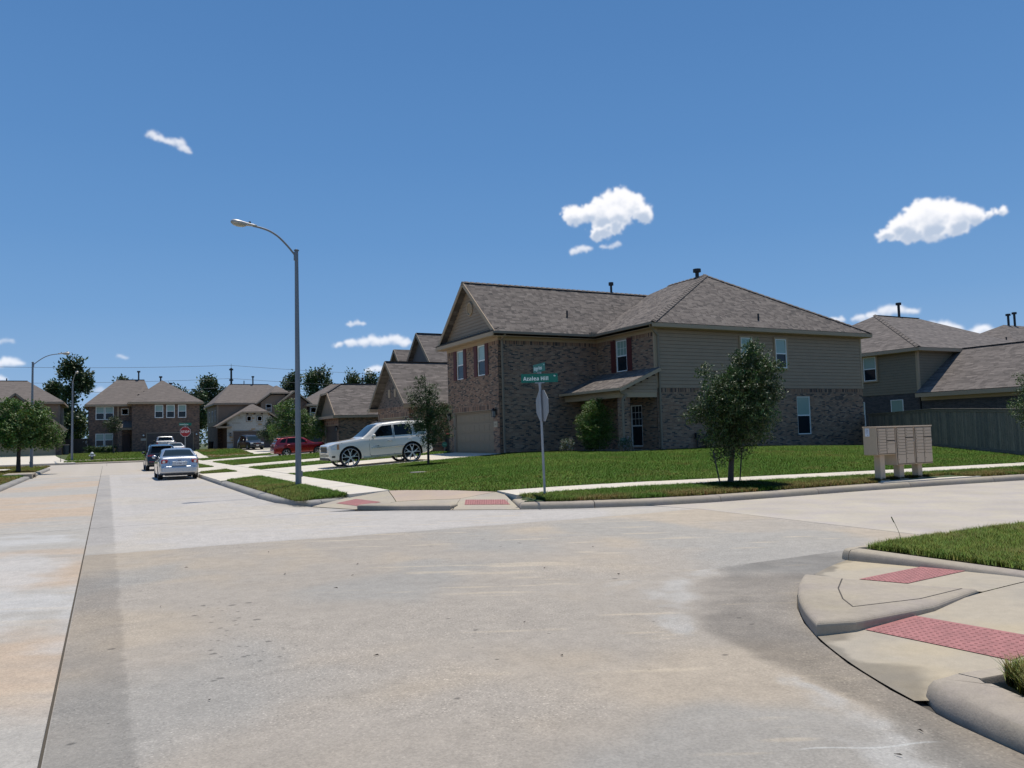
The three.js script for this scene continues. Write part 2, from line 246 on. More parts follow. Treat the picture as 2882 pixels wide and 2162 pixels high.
M.tactile = std('tactile paving', 0xffffff, .7, { map: tex(256, 256, (x, y) => { const m = 1 + (fbm(x / 16, y / 16, 4, 16) - .5) * .5, w = ss(.62, .75, fbm(x / 9 + 4, y / 9, 3)); return [lerp(.355 * m, .26, w * .6), lerp(.145 * m, .11, w * .6), lerp(.135 * m, .10, w * .6)]; }, { repeat: 1 }) });
M.soil = std('turf soil', 0xffffff, .95, { map: tex(512, 512, (x, y) => { const n = fbm(x / 32, y / 32, 4, 16), f = fbm(x / 4, y / 4, 2, 128), d = ss(.52, .7, n); const m = .7 + f * .6; return [lerp(.045, .10, d) * m, lerp(.075, .09, d) * m, lerp(.02, .035, d) * m]; }, { repeat: 4 }) });

/* ---------- the ground and the streets ---------- */
{ const g = new THREE.PlaneGeometry(2600, 2600, 1, 1); g.rotateX(-Math.PI / 2); g.translate(0, -.09, -300); structure('ground', muv(g), M.soil); }
const road = new THREE.Group(); road.name = 'road'; road.userData.kind = 'structure'; scene.add(road);
structure('roadbed', sheet([[-60, -84.3], [60, -84.3], [60, -72.9], [4.1, -72.9], [4.1, -24], ...NC.slice(1).map(([x, z]) => [x + .05, z - .05]), [60, 4], [16, -6.6], [10, -7.0], [8.2, -6.8], [5.1, -4.5], [4.1, -2.4], [4.1, 12], [-3.8, 12], [-3.8, -72.9], [-60, -72.9]], () => -.022, 1), M.joint, road);
const slabAt = (poly, mat, y = 0) => structure('road_slab', sheet(poly, () => y, 1, .02), mat, road);
const jg = .009, arcS = []; for (let k = 0; k <= 16; k++) { const a = Math.PI + k / 16 * Math.PI / 2; arcS.push([10 + 6 * Math.cos(a), -1.1 + 6 * Math.sin(a)]); } // (4,-1.1) to (10,-7.1)
// near pours, both lanes, up to the old construction joint
slabAt([[-3.7, 6], [-.31 - jg, 6], [-.31 - jg, -18.35], [-3.7, -18.35]], M.roadNear);
slabAt([[-.31 + jg, 6], [4, 6], ...arcS, [10.85, -7.1], [11.0, -7.12], [11.25 - jg, -13.0], [10.95, -14.2], ...NC.slice(3, 9).reverse().map(([x, z]) => [x, z]), [4.9, -19.2], [4.62, -18.35], [-.31 + jg, -18.35]].filter(([x, z]) => z >= -18.36), M.roadNear);
slabAt([[-3.7, -18.37], [-.31 - jg, -18.37], [-.31 - jg, -36.2], [-3.7, -36.2]], M.roadMid);
slabAt([[-.31 + jg, -18.37], [5.28, -18.37], [4.6, -20], [4.1, -22], [4, -24], [4, -26.0 + jg], [-.31 + jg, -26.0 + jg]], M.roadMid);
slabAt([[-.31 + jg, -26.0 - jg], [4, -26.0 - jg], [4, -36.2], [-.31 + jg, -36.2]], M.roadMid);
slabAt([[-3.7, -36.22], [-.31 - jg, -36.22], [-.31 - jg, -49.9], [-3.7, -49.9]], M.roadMid);
slabAt([[-.31 + jg, -36.22], [4, -36.22], [4, -49.9], [-.31 + jg, -49.9]], M.roadMid);
for (let z = -49.92; z > -73; z -= 11.5) { const e = Math.max(-73, z - 11.48); slabAt([[-3.7, z], [-.31 - jg, z], [-.31 - jg, e], [-3.7, e]], M.roadFar); slabAt([[-.31 + jg, z], [4, z], [4, e], [-.31 + jg, e]], M.roadFar); }
for (let x = -48; x < 48; x += 12) slabAt([[x + .01, -73.02], [x + 11.99, -73.02], [x + 11.99, -84], [x + .01, -84]], M.roadFar);
// the corner curves where the far cross street meets this one
slabAt([[4.01, -67], [4.01, -73.0], [10, -73.0], [7.4, -72.2], [5.4, -70.6], [4.3, -68.8]], M.roadFar);
slabAt([[-3.71, -67], [-4.0, -68.8], [-5.1, -70.8], [-7.1, -72.3], [-9.7, -73.0], [-3.71, -73.0]], M.roadFar);
// side street eastwards
{ const S = [[11.0, -7.12], [14, -6.95], [18, -6.6], [24, -5.8], [30, -4.8], [40, -2.5], [60, 3]], N2 = NC.slice(9);
  slabAt([...S.slice(0, 4).map(([x, z]) => [x + .02, z]), [23.1, -13.0], ...NC.slice(9, 14).reverse().slice(1), [11.0, -14.25], [11.25 + jg, -13.0]], M.roadFar);
  slabAt([[24.02, -5.8], [30, -4.8], [40, -2.5], [60, 3], [60, -4], [40, -9.5], [30, -11.8], [23.12, -13.0]], M.roadFar); }

/* ---------- kerbs ---------- */
const profile = [[.016, -.03], [.012, .02], [.03, .08], [.06, .118], [.11, .138], [.34, .15], [.35, .14], [.35, -.03]];
function kerbRun(path, mat, name, { side = 1, seg = 3, lift = null, width = 1, widthOf = null, hOf = null } = {}) { // the lot lies to the right of the way when side = 1
  const grp = new THREE.Group(); grp.name = numbered(name); grp.userData.kind = 'structure'; scene.add(grp);
  const pts = []; for (let i = 0; i < path.length - 1; i++) { const [a, b] = path[i], [c, d] = path[i + 1], L = Math.hypot(c - a, d - b), n = Math.max(1, Math.round(L / .35)); for (let k = 0; k < n; k++) pts.push([lerp(a, c, k / n), lerp(b, d, k / n)]); } pts.push(path[path.length - 1]);
  const dirOf = (a, b) => { const x = b[0] - a[0], z = b[1] - a[1], l = Math.hypot(x, z); return [-z / l * side, x / l * side]; };
  const nor = pts.map((p, i) => { const n1 = dirOf(pts[Math.max(0, i - 1)], pts[Math.max(1, i)]), n2 = dirOf(pts[Math.min(pts.length - 2, i)], pts[Math.min(pts.length - 1, i + 1)]), mx = n1[0] + n2[0], mz = n1[1] + n2[1], l = Math.hypot(mx, mz), k = 1 / Math.max(.55, (mx * n1[0] + mz * n1[1]) / l); return [mx / l * k, mz / l * k]; });
  const per = Math.max(2, Math.round(seg / .35));
  for (let s = 0; s < pts.length - 1; s += per) {
    const e = Math.min(pts.length - 1, s + per), P = [], I = [], np = profile.length;
    for (let i = s; i <= e; i++) { let [x, z] = pts[i]; const q = nor[i]; if (i === s && s > 0) { x += (pts[i + 1][0] - x) * .02; z += (pts[i + 1][1] - z) * .02; } if (i === e && e < pts.length - 1) { x += (pts[i - 1][0] - x) * .02; z += (pts[i - 1][1] - z) * .02; } const k = hOf ? hOf(i / (pts.length - 1)) : 1, wd = widthOf ? widthOf(pts[i][0], pts[i][1]) : width; for (const [o, y] of profile) P.push(x + q[0] * o * wd, y > 0 ? y * k + (lift ?? 0) : y, z + q[1] * o * wd); }
    for (let i = 0; i < e - s; i++) for (let j = 0; j < np - 1; j++) { const a = i * np + j, b = a + 1, c = a + np, d = c + 1; if (side < 0) I.push(a, b, c, b, d, c); else I.push(a, c, b, b, c, d); }
    const cap = (o, f) => { for (let j = 1; j < np - 1; j++) f ? I.push(o, o + j, o + j + 1) : I.push(o, o + j + 1, o + j); }; cap(0, side > 0); cap((e - s) * np, side < 0);
    const g = new THREE.BufferGeometry(); g.setAttribute('position', new THREE.Float32BufferAttribute(P, 3)); g.setIndex(I); g.computeVertexNormals();
    structure('kerb_stone', muv(toCreasedNormals(g, .7)), mat, grp);
  }
  return grp;
}
kerbRun([[4, -67], [4, -49], [4, -36], [4, -24], [4.1, -22], [4.35, -20.9], [4.62, -20.05], [5.25, -20.25], [5.7, -20.45]], M.curbGrey, 'kerb', { side: -1, seg: 3, width: .8 });
kerbRun([[8.78, -17.0], [8.55, -16.4], ...NC.slice(6)], M.curb, 'kerb', { side: -1, seg: 3, width: .8 });
kerbRun([[-3.7, -67], [-3.7, -53], [-3.7, -49], [-3.7, -30]], M.curbGrey, 'kerb', { side: 1, seg: 3 });
kerbRun([[4.01, -67], [4.3, -68.8], [5.4, -70.6], [7.4, -72.2], [10, -73.0], [40, -73.0]].reverse(), M.curb, 'kerb', { side: -1, seg: 4 });
kerbRun([[-3.71, -67], [-4.0, -68.8], [-5.1, -70.8], [-7.1, -72.3], [-9.7, -73.0], [-40, -73.0]].reverse(), M.curb, 'kerb', { side: 1, seg: 4 });
kerbRun([[-48, -84], [48, -84]], M.curb, 'kerb', { side: -1, seg: 5 });
// near corner: kerb, dropped kerb ramps and the raised wedge between them
kerbRun([[4, 6], [4, -1.1], [4.05, -1.9], [4.2, -2.6], [4.36, -3.04], [4.5, -3.2], [4.72, -3.18], [5.2, -3.08], [6.4, -3.05]], M.curb, 'kerb', { side: 1, seg: 3.2, widthOf: (x) => lerp(1, .55, ss(4.3, 4.9, x)) });
kerbRun([[8.25, -3.6], [8.25, -6.8], [8.33, -6.96], [9.1, -7.05], [10, -7.1], [11, -7.12], [14, -6.95], [18, -6.6], [24, -5.8], [40, -2.5]], M.curb, 'kerb', { side: 1, seg: 3.2, widthOf: (x) => lerp(.5, .8, ss(8.26, 9, x)) });
const wedge = (poly, y, mat, parent, name) => { const shape = new THREE.Shape(poly.map(([x, z]) => new THREE.Vector2(x, -z))), g = new THREE.ExtrudeGeometry(shape, { depth: y - .045, bevelEnabled: true, bevelThickness: .045, bevelSize: .07, bevelOffset: -.07, bevelSegments: 5 }); g.rotateX(-Math.PI / 2); return structure(name, muv(g), mat, parent); };
const apronS = new THREE.Group(); apronS.name = 'corner_ramp'; apronS.userData.kind = 'structure'; scene.add(apronS);
const padY = (x, z) => clamp((6 - Math.hypot(x - 10, z + 1.1)) * .055, .004, .11) + .004;
function padSheet(poly, yOf, mat, parent, name) { // concrete poured to falls
  const shape = new THREE.Shape(poly.map(([x, z]) => new THREE.Vector2(x, -z))); let g = new THREE.ShapeGeometry(shape); g.rotateX(-Math.PI / 2); g = g.toNonIndexed();
  for (let it = 0; it < 3; it++) { const p = g.attributes.position, out = []; for (let i = 0; i < p.count; i += 3) { const [a, b, c] = [0, 1, 2].map((k) => V().fromBufferAttribute(p, i + k)), ab = a.clone().lerp(b, .5), bc = b.clone().lerp(c, .5), ca = c.clone().lerp(a, .5); out.push(a, ab, ca, ab, b, bc, ca, bc, c, ab, bc, ca); } g = new THREE.BufferGeometry().setFromPoints(out); }
  const p = g.attributes.position; for (let i = 0; i < p.count; i++) p.setY(i, yOf(p.getX(i), p.getZ(i))); g = mergeVertices(g); g.computeVertexNormals();
  return structure(name, muv(g), mat, parent);
}
const arcPart = (a0, a1, n = 8) => { const o = []; for (let k = 0; k <= n; k++) { const a = lerp(a0, a1, k / n); o.push([10 + 5.985 * Math.cos(a), -1.1 + 5.985 * Math.sin(a)]); } return o; };
const angOf = (x, z) => { const a = Math.atan2(z + 1.1, x - 10); return a < 0 ? a + 2 * Math.PI : a; };
const aT = angOf(8.28, -6.94), aI1 = angOf(6.67, -5.95), aI2 = angOf(5.13, -4.56), aC = angOf(4.42, -3.24);
M.ramp = std('ramp concrete', 0xffffff, .86, { map: (() => { const t = tex(1024, 1024, (i, j) => { const x = 4 + (i + .5) / 1024 * 6, z = -7.5 + (j + .5) / 1024 * 6, g = 6 - Math.hypot(x - 10, z + 1.1), w = .12 + .9 * Math.max(0, fbm(x * 1.7 + 3, z * 1.7, 4) - .38) * ss(7.6, 5, x), dk = 1 - ss(w * .5, w * 1.25, g + (fbm(x * 6, z * 6, 3) - .5) * .2), n = fbm(x * 1.1 + 9, z * 1.1, 4) - .5, f = fbm(x * 14, z * 14, 3) - .5, q = LAT[(i * 4099 + j * 7919) & 65535] - .5; let c = [.40, .345, .262]; const y = ss(.02, .2, n); c = c.map((v, k) => lerp(v, [.43, .36, .25][k], y)); const gr = ss(.02, .2, fbm(x * .9 + 40, z * .9, 4) - .5); c = c.map((v, k) => lerp(v, [.335, .30, .245][k], gr * .7)); const m = (1 + f * .16 + q * .12) * lerp(1, .5 + .2 * fbm(x * 3, z * 3, 3), dk); return c.map((v) => v * m); }); t.wrapS = t.wrapT = THREE.ClampToEdgeWrapping; t.repeat.set(1 / 6, 1 / 6); t.offset.set(-4 / 6, 7.5 / 6); return t; })(), bumpMap: grain, bumpScale: .0015 });
padSheet([...arcPart(aT, aI1), [7.36, -4.56], [8.24, -4.56]], padY, M.ramp, apronS, 'ramp_slab');
padSheet([...arcPart(aI2, aC - .01), [4.66, -3.0], [9.4, -2.98], [8.24, -4.54], [7.36, -4.54], [5.4, -4.44]], padY, M.ramp, apronS, 'ramp_slab');
padSheet([[8.26, -4.56], [8.26, -3.62], [11.5, -3.0], [11.5, -4.0]], () => .113, M.ramp, apronS, 'ramp_slab');
wedge([...arcPart(aI1 + .01, aI2 - .005, 10), [5.42, -4.42], [6.4, -4.40], [7.33, -4.58], [6.95, -5.2]], .125, M.curb, apronS, 'raised_wedge');
{ const line = [[6.72, -5.62], [6.3, -5.32], [5.95, -4.98], [5.76, -4.72], [6.5, -4.6], [7.2, -4.66]]; for (let i = 0; i < line.length - 1; i++) structure('tooled_joint', bar(V(line[i][0], .1255, line[i][1]), V(line[i + 1][0], .1255, line[i + 1][1]), .012, .004), M.joint, apronS); }
function tactile(poly, yOf, parent) {
  padSheet(poly, (x, z) => yOf(x, z) + .006, M.tactile, parent, 'tactile_plate');
  const dome = new THREE.SphereGeometry(.0115, 8, 4, 0, Math.PI * 2, 0, Math.PI / 2); dome.scale(1, .5, 1); const list = []; const a = V(poly[0][0], 0, poly[0][1]), b = V(poly[1][0], 0, poly[1][1]), d = V(poly[3][0], 0, poly[3][1]), L = a.distanceTo(b), Wd = a.distanceTo(d);
  for (let u = .03; u < L - .02; u += .056) for (let v = .03; v < Wd - .02; v += .056) { const p = a.clone().lerp(b, u / L).add(d.clone().sub(a).multiplyScalar(v / Wd)); list.push({ m: new THREE.Matrix4().makeTranslation(p.x, yOf(p.x, p.z) + .006, p.z) }); }
  copies(parent, 'truncated_domes', dome, M.tactile, list);
}
tactile([[7.3, -5.3], [8.3, -5.3], [8.3, -5.82], [7.22, -5.82]], padY, apronS);
tactile([[5.5, -3.24], [6.14, -3.24], [6.14, -4.40], [5.5, -4.40]], padY, apronS);
const apronN = new THREE.Group(); apronN.name = 'corner_ramp_001'; apronN.userData.kind = 'structure'; scene.add(apronN);
const padYN = (x, z) => clamp(Math.min(padDist(x, z) * .13, th(x, z) + .012), .004, .3) + .004;
padSheet([[4.64, -20.02], [5.3, -18.4], [6.35, -18.5], [6.75, -20.28], [5.98, -20.5]].slice(0), padYN, M.walk, apronN, 'ramp_slab');
padSheet([[5.32, -18.4], [6.1, -17.4], [7.05, -16.6], [7.7, -17.6], [6.36, -18.48]], padYN, M.walk, apronN, 'ramp_slab');
padSheet([[7.07, -16.6], [8.3, -15.6], [8.78, -17.3], [8.75, -17.75], [7.72, -17.62]], padYN, M.walk, apronN, 'ramp_slab');
padSheet([[6.37, -18.5], [7.7, -17.63], [8.74, -17.77], [6.77, -20.28]], padYN, std('clay stained concrete', 0xffffff, .85, { map: concTile(.42, .33, .255, .08) }), apronN, 'ramp_slab');
wedge([[5.34, -18.38], [6.1, -17.42], [7.02, -16.64], [7.35, -16.95], [6.65, -18.05], [5.75, -18.55]], .12, M.curb, apronN, 'raised_wedge');
tactile([[5.2, -19.8], [5.75, -19.9], [6.05, -18.75], [5.5, -18.7]], padYN, apronN);
tactile([[7.5, -16.9], [8.35, -16.2], [8.5, -16.75], [7.75, -17.4]], padYN, apronN);

/* ---------- sidewalks and driveways, slab by slab ---------- */
const pave = (name) => { const g = new THREE.Group(); g.name = numbered(name); g.userData.kind = 'structure'; scene.add(g); return g; };
const onLot = (x, z, e = .018) => V(x, th(x, z) + e, z);
function paveQuad(grp, a, b, c, d, mat, name = 'paving_slab', up = .018) { const q = [a, b, c, d].map(([x, z]) => onLot(x, z, up + (rnd() - .5) * .006)); let g = slab(q, .2); if (g.userData.n.y < 0) g = slab(q.reverse(), .2); return structure(name, muv(g), mat, grp); }
{ const s = pave('sidewalk'); for (let z = -20.32; z > -70; z -= 1.5) paveQuad(s, [5.7, z - .006], [6.8, z - .006], [6.8, z - 1.494], [5.7, z - 1.494], M.drive); }
{ const s = pave('sidewalk'); for (let x = 8.8; x < 36; x += 1.5) paveQuad(s, [x + .006, swN(x)], [x + 1.494, swN(x + 1.5)], [x + 1.494, swN(x + 1.5) + 1.05], [x + .006, swN(x) + 1.05], M.drive); }
const drives = [];
function driveway(z0, z1, xEnd, flare = .9) { const s = pave('driveway'); drives.push([z0, z1, xEnd, flare]);
  paveQuad(s, [4.02, z0 + flare], [4.02, z1 - flare], [5.68, z1], [5.68, z0], M.drive, 'drive_slab', .022);
  const n = 4, zm = (z0 + z1) / 2; for (let i = 0; i < n; i++) { const a = lerp(6.82, xEnd, i / n) + .008, b = lerp(6.82, xEnd, (i + 1) / n) - .008; paveQuad(s, [a, z0], [b, z0], [b, zm + .008], [a, zm + .008], M.drive, 'drive_slab', .022); paveQuad(s, [a, zm - .008], [b, zm - .008], [b, z1], [a, z1], M.drive, 'drive_slab', .022); } }
driveway(-33.75, -40.2, 17.2); driveway(-44.2, -49.6, 15.75); driveway(-60.2, -66.8, 16.1, .8);
{ const s = pave('sidewalk'); for (let x = -30; x < 30; x += 1.8) paveQuad(s, [x + .01, -86.4], [x + 1.79, -86.4], [x + 1.79, -87.6], [x + .01, -87.6], M.walk); }
for (const [x0, x1, zh] of [[4.0, 9.1, -98.95], [14.2, 19.5, -103.9]]) { const s = pave('driveway'); for (let i = 0; i < 4; i++) { const a = lerp(-84.02, zh, i / 4) - .01, b = lerp(-84.02, zh, (i + 1) / 4) + .01, f = i ? 0 : .8; paveQuad(s, [x0 - f, a], [x1 + f, a], [x1, b], [x0, b], M.drive, 'drive_slab', .03); } }
{ const s = pave('driveway'); for (let i = 0; i < 4; i++) { const a = lerp(-84.02, -98.95, i / 4) - .01, b = lerp(-84.02, -98.95, (i + 1) / 4) + .01, L = (z) => lerp(-12.6, -10.2, ss(-84, -99, z)), Q = (z) => lerp(-2.6, -5.0, Math.sqrt(ss(-84, -99, z))); paveQuad(s, [L(a), a], [Q(a), a], [Q(b), b], [L(b), b], M.drive, 'drive_slab', .03); } }
{ const s = pave('driveway'); paveQuad(s, [-14, -60], [-6.3, -60.4], [-5.8, -65], [-14, -66.5], M.drive, 'drive_slab', .03); }

/* ---------- lawns: soil under them, then blades ---------- */
function grid(nx, nz, f) { const P = [], I = []; for (let i = 0; i <= nx; i++) for (let j = 0; j <= nz; j++) P.push(...f(i / nx, j / nz)); for (let i = 0; i < nx; i++) for (let j = 0; j < nz; j++) { const a = i * (nz + 1) + j, b = a + nz + 1; I.push(a, a + 1, b, b, a + 1, b + 1); } const g = new THREE.BufferGeometry(); g.setAttribute('position', new THREE.Float32BufferAttribute(P, 3)); g.setIndex(I); g.computeVertexNormals(); return g; }
const flipUp = (g) => { const n = g.attributes.normal; if (n.getY(5) < 0) { const ix = g.index.array; for (let i = 0; i < ix.length; i += 3) { const t = ix[i]; ix[i] = ix[i + 1]; ix[i + 1] = t; } g.computeVertexNormals(); } return g; };
const padBig = padN.map(([x, z]) => [x + (x - 6.7) * .06, z + (z + 18.2) * .06]);
structure('lawn', muv(flipUp(grid(150, 120, (u, v) => { const x = 4.28 + (u ** 1.6) * 46, z0 = zc(x) - .3, z = lerp(z0, -72.6, v ** 1.7); const y = inside(x, z, padBig) ? -.08 : th(x, z); return [x, y, z]; }))), M.soil);
structure('lawn', muv(flipUp(grid(20, 40, (u, v) => { const x = lerp(-4.0, -40, u ** 1.5), z = lerp(-30, -72.5, v); return [x, th(x, z), z]; }))), M.soil);
structure('lawn', muv(flipUp(grid(40, 24, (u, v) => { const x = lerp(-48, 60, u), z = lerp(-84.3, -150, v ** 1.5); return [x, th(x, z), z]; }))), M.soil);
const GA = [[8.52, -6.70], [9.2, -6.80], [10, -6.82], [11.5, -6.83], [14, -6.65], [18, -6.3], [18, -3.6], [8.52, -3.9]];
const GB = [[4.32, 2], [4.32, -1.1], [4.38, -1.9], [4.52, -2.5], [4.75, -2.82], [5.6, -2.72], [9, -2.7], [9, 2]];
structure('lawn', muv(sheet(GA, (x, z) => .145 + .0 * x * z, 1)), M.soil);
structure('lawn', muv(sheet(GB, () => .145, 1)), M.soil);

function tuftGeo(n, h, w, spread, seed) {
  const r = mulberry(seed), P = [], N = [], I = [];
  for (let i = 0; i < n; i++) {
    const a = r() * 6.283, bx = (r() - .5) * spread, bz = (r() - .5) * spread, hh = h * (.55 + r() * .6), lean = (.15 + r() * .6) * hh, dx = Math.cos(a), dz = Math.sin(a), px = -dz * w / 2, pz = dx * w / 2, k = P.length / 3;
    const mid = [bx + dx * lean * .3, hh * .6, bz + dz * lean * .3], tip = [bx + dx * lean, hh, bz + dz * lean];
    P.push(bx - px, 0, bz - pz, bx + px, 0, bz + pz, mid[0] - px * .8, mid[1], mid[2] - pz * .8, mid[0] + px * .8, mid[1], mid[2] + pz * .8, ...tip);
    for (let q = 0; q < 5; q++) N.push(dx * .5, .8, dz * .5);
    I.push(k, k + 1, k + 2, k + 1, k + 3, k + 2, k + 2, k + 3, k + 4);
  }
  const g = new THREE.BufferGeometry(); g.setAttribute('position', new THREE.Float32BufferAttribute(P, 3)); g.setAttribute('normal', new THREE.Float32BufferAttribute(N, 3)); g.setIndex(I); return g;
}
M.blade = phys('grass blade', [1, 1, 1], .65, { side: THREE.DoubleSide, transmission: .3, thickness: 0, specularIntensity: .15 });
const paved = (x, z, m = .03) => {
  if (x > 5.7 - m && x < 6.8 + m && z < -20.3 && z > -70) return true;
  if (x > 8.78 && z > swN(x) - m && z < swN(x) + 1.05 + m) return true;
  for (const [z0, z1, xe, f] of drives) { if (x < xe && z < z0 + (x < 5.7 ? f * (5.7 - x) / 1.7 : 0) + m && z > z1 - (x < 5.7 ? f * (5.7 - x) / 1.7 : 0) - m) return true; }
  return inside(x, z, padN);
};
const houseBoxes = [[17.2, 37.7, -41.3, -34.3], [23.1, 37.7, -41.3, -29.3], [20.9, 23.2, -34.4, -29.2], [15.7, 30, -55, -43.5], [16.1, 32, -72, -60.2]];
const inHouse = (x, z) => houseBoxes.some(([a, b, c, d]) => x > a && x < b && z > c && z < d);
function turf(name, label, n, [x0, x1, z0, z1], ok, yOf, geo, sc, tint) {
  const list = [], q = new THREE.Quaternion(), up = V(0, 1, 0);
  for (let i = 0, tries = 0; i < n && tries < n * 6; tries++) {
    const x = rr(x0, x1), z = rr(z0, z1), az = Math.atan2(x, -z) / R; if (az < -12 || az > 68 || !ok(x, z)) continue; i++;
    const s = sc * rr(.7, 1.25), c = tint(x, z); q.setFromAxisAngle(up, rr(0, 6.28));
    list.push({ m: new THREE.Matrix4().compose(V(x, yOf(x, z) - .005, z), q, V(s, s * rr(.75, 1.2), s)), c });
  }
  const im = copies(scene, name, geo, M.blade, list); im.name = numbered(name); im.userData.label = label; im.userData.category = 'grass'; return im;
}
const G1 = [.080, .178, .018], G2 = [.130, .218, .032], GD = [.25, .18, .07], mixc = (a, b, t) => a.map((v, i) => lerp(v, b[i], t));
const tintMain = (x, z) => { const d = Math.min(x - 4.2, zc(x) - z), n = fbm(x * .5, z * .5, 3), f = rnd(); let c = mixc(G1, G2, clamp(ss(.4, .65, n) * .7 + f * .3)); const dry = clamp(ss(1.7, .3, d) * ss(.3, .55, fbm(x * .9 + 7, z * .9, 3)) * (x > 8 ? 1.35 : .5) + ss(.64, .78, fbm(x * .8 + 70, z * .8, 3)) * .35); c = mixc(c, GD, clamp(dry * (.4 + rnd() * .6))); return rgb(...c.map((v) => v * rr(.72, 1.15))); };
const tg = [tuftGeo(9, .065, .007, .075, 1), tuftGeo(9, .06, .009, .09, 2), tuftGeo(9, .075, .0048, .05, 3)];
turf('grass', 'green lawn grass around the corner brick house', 170000, [6.8, 38, -34.3, -14.6], (x, z) => x > 6.82 && z < swN(x) - .02 && !paved(x, z) && !inHouse(x, z) && Math.hypot(x - 9.85, z + 26.1) > .28, th, tg[1], .95, tintMain);
turf('grass', 'grass strip between the side street kerb and its sidewalk', 42000, [8.9, 32, -17.2, -11.9], (x, z) => z < zc(x) - .3 && z > swN(x) + 1.06 && !paved(x, z) && !(x > 18.25 && x < 21.6 && z > -14.15), th, tg[0], 1.1, tintMain);
turf('grass', 'grass strip along the left street kerb with the tall lamp', 34000, [4.3, 5.72, -68, -20.25], (x, z) => !paved(x, z) && (z < -34 || rnd() < 1), th, tg[0], 1.2, tintMain);
turf('grass', 'front lawns beside the driveways further down the street', 60000, [6.8, 17.2, -72, -40.2], (x, z) => !paved(x, z) && !inHouse(x, z), th, tg[1], 1.5, tintMain);
turf('grass', 'grass of the lot left of the far street', 16000, [-16, -4.02, -72, -33], (x, z) => !(x < -5.8 && z < -60 && z > -66.5), th, tg[1], 1.5, (x, z) => { const n = ss(.35, .6, fbm(x * .4 + 3, z * .4, 3)); return rgb(...mixc(mixc(G1, G2, rnd()), GD, n * .75).map((v) => v * rr(.75, 1.1))); });
turf('grass', 'lawns in front of the row of far houses', 40000, [-20, 30, -104, -84.4], (x, z) => !(z > -87.6 && z < -86.4) && !(x > 3.9 && x < 9.2) && !(x > 14.1 && x < 19.6) && !(x > -12.7 && x < -3.6) && !(x > -3.2 && x < 9.8 && z < -98.8), th, tg[1], 2.0, (x, z) => { const n = ss(.4, .62, fbm(x * .4 + 3, z * .4 + 9, 3)) * (x > 9.5 ? .8 : .15); return rgb(...mixc(mixc(G1, G2, rnd()), GD, n).map((v) => v * rr(.75, 1.1))); });
const tintNear = (x, z) => { const f = rnd(); let c = mixc([.10, .18, .022], [.19, .235, .045], f); const dry = ss(.52, .75, fbm(x * 1.5, z * 1.5, 3)); c = mixc(c, [.27, .24, .09], dry * rnd() * .8); return rgb(...c.map((v) => v * rr(.75, 1.2))); };
turf('grass', 'yellow-green grass inside the near kerb at the right edge', 26000, [8.5, 15, -6.85, -3.6], (x, z) => inside(x, z, GA), () => .148, tg[2], 1.15, tintNear);
turf('grass', 'tuft of grass inside the kerb at the bottom right corner', 11000, [4.3, 6.6, -2.85, -.9], (x, z) => inside(x, z, GB), () => .148, tuftGeo(9, .11, .006, .05, 8), 1.1, tintNear);

/* ---------- house materials ---------- */
M.mortar = std('mortar', [.38, .33, .26], .95, { bumpMap: grain, bumpScale: .002 });
M.brick = std('brick', [1, 1, 1], .9, { bumpMap: grain, bumpScale: .002 });
const BRICK = [[.285, .160, .10], [.255, .147, .095], [.315, .188, .122], [.23, .136, .092], [.335, .215, .144], [.068, .052, .047], [.09, .066, .055], [.17, .115, .083]];
const brickMats = BRICK.map((c, i) => std('brick ' + i, c, .9));
const taup = (r, g, b, n) => std(n, 0xffffff, .75, { map: tex(256, 256, (x, y) => { const m = 1 + (fbm(x / 32, y / 32, 4, 8) - .5) * .12 + (LAT[(x * 13 + y * 719) & 65535] - .5) * .04; return [r * m, g * m, b * m]; }, { repeat: 2.5 }) });
M.siding = taup(.345, .242, .16, 'painted siding');
M.trim = taup(.42, .305, .2, 'painted trim');
M.trimDark = taup(.25, .195, .14, 'painted trim dark');
M.sidingBrown = taup(.30, .205, .135, 'painted siding brown');
M.sidingDark = taup(.085, .08, .082, 'painted siding dark');
M.garage = taup(.27, .21, .14, 'garage door paint');
M.garageDark = taup(.085, .065, .055, 'garage door paint dark');
M.garageTan = taup(.42, .315, .18, 'garage door paint tan');
M.white = std('white vinyl', [.80, .79, .76], .45);
M.shutter = std('shutter paint', [.095, .016, .014], .6);
M.glass = phys('window glass', [.012, .018, .024], .04, { specularIntensity: .7 });
M.blind = phys('drawn blind behind glass', [.25, .35, .30], .3, { clearcoat: .6, clearcoatRoughness: .03 });
M.screen = std('insect screen', [.02, .024, .03], .55);
M.metalDark = std('dark metal', [.03, .03, .032], .5, { metalness: .5 });
M.pipe = std('roof pipe', [.022, .02, .022], .6);
M.door = std('front door', [.05, .02, .015], .5);
M.shade = std('roof deck', [.05, .045, .042], .95);
M.shingle = std('shingle', [1, 1, 1], .95, { bumpMap: grain, bumpScale: .003 });
const SH = [[.128, .107, .093], [.152, .128, .11], [.105, .088, .077], [.172, .146, .126], [.075, .064, .057]];
const shingleMats = SH.map((c, i) => std('shingle ' + i, c, .95));
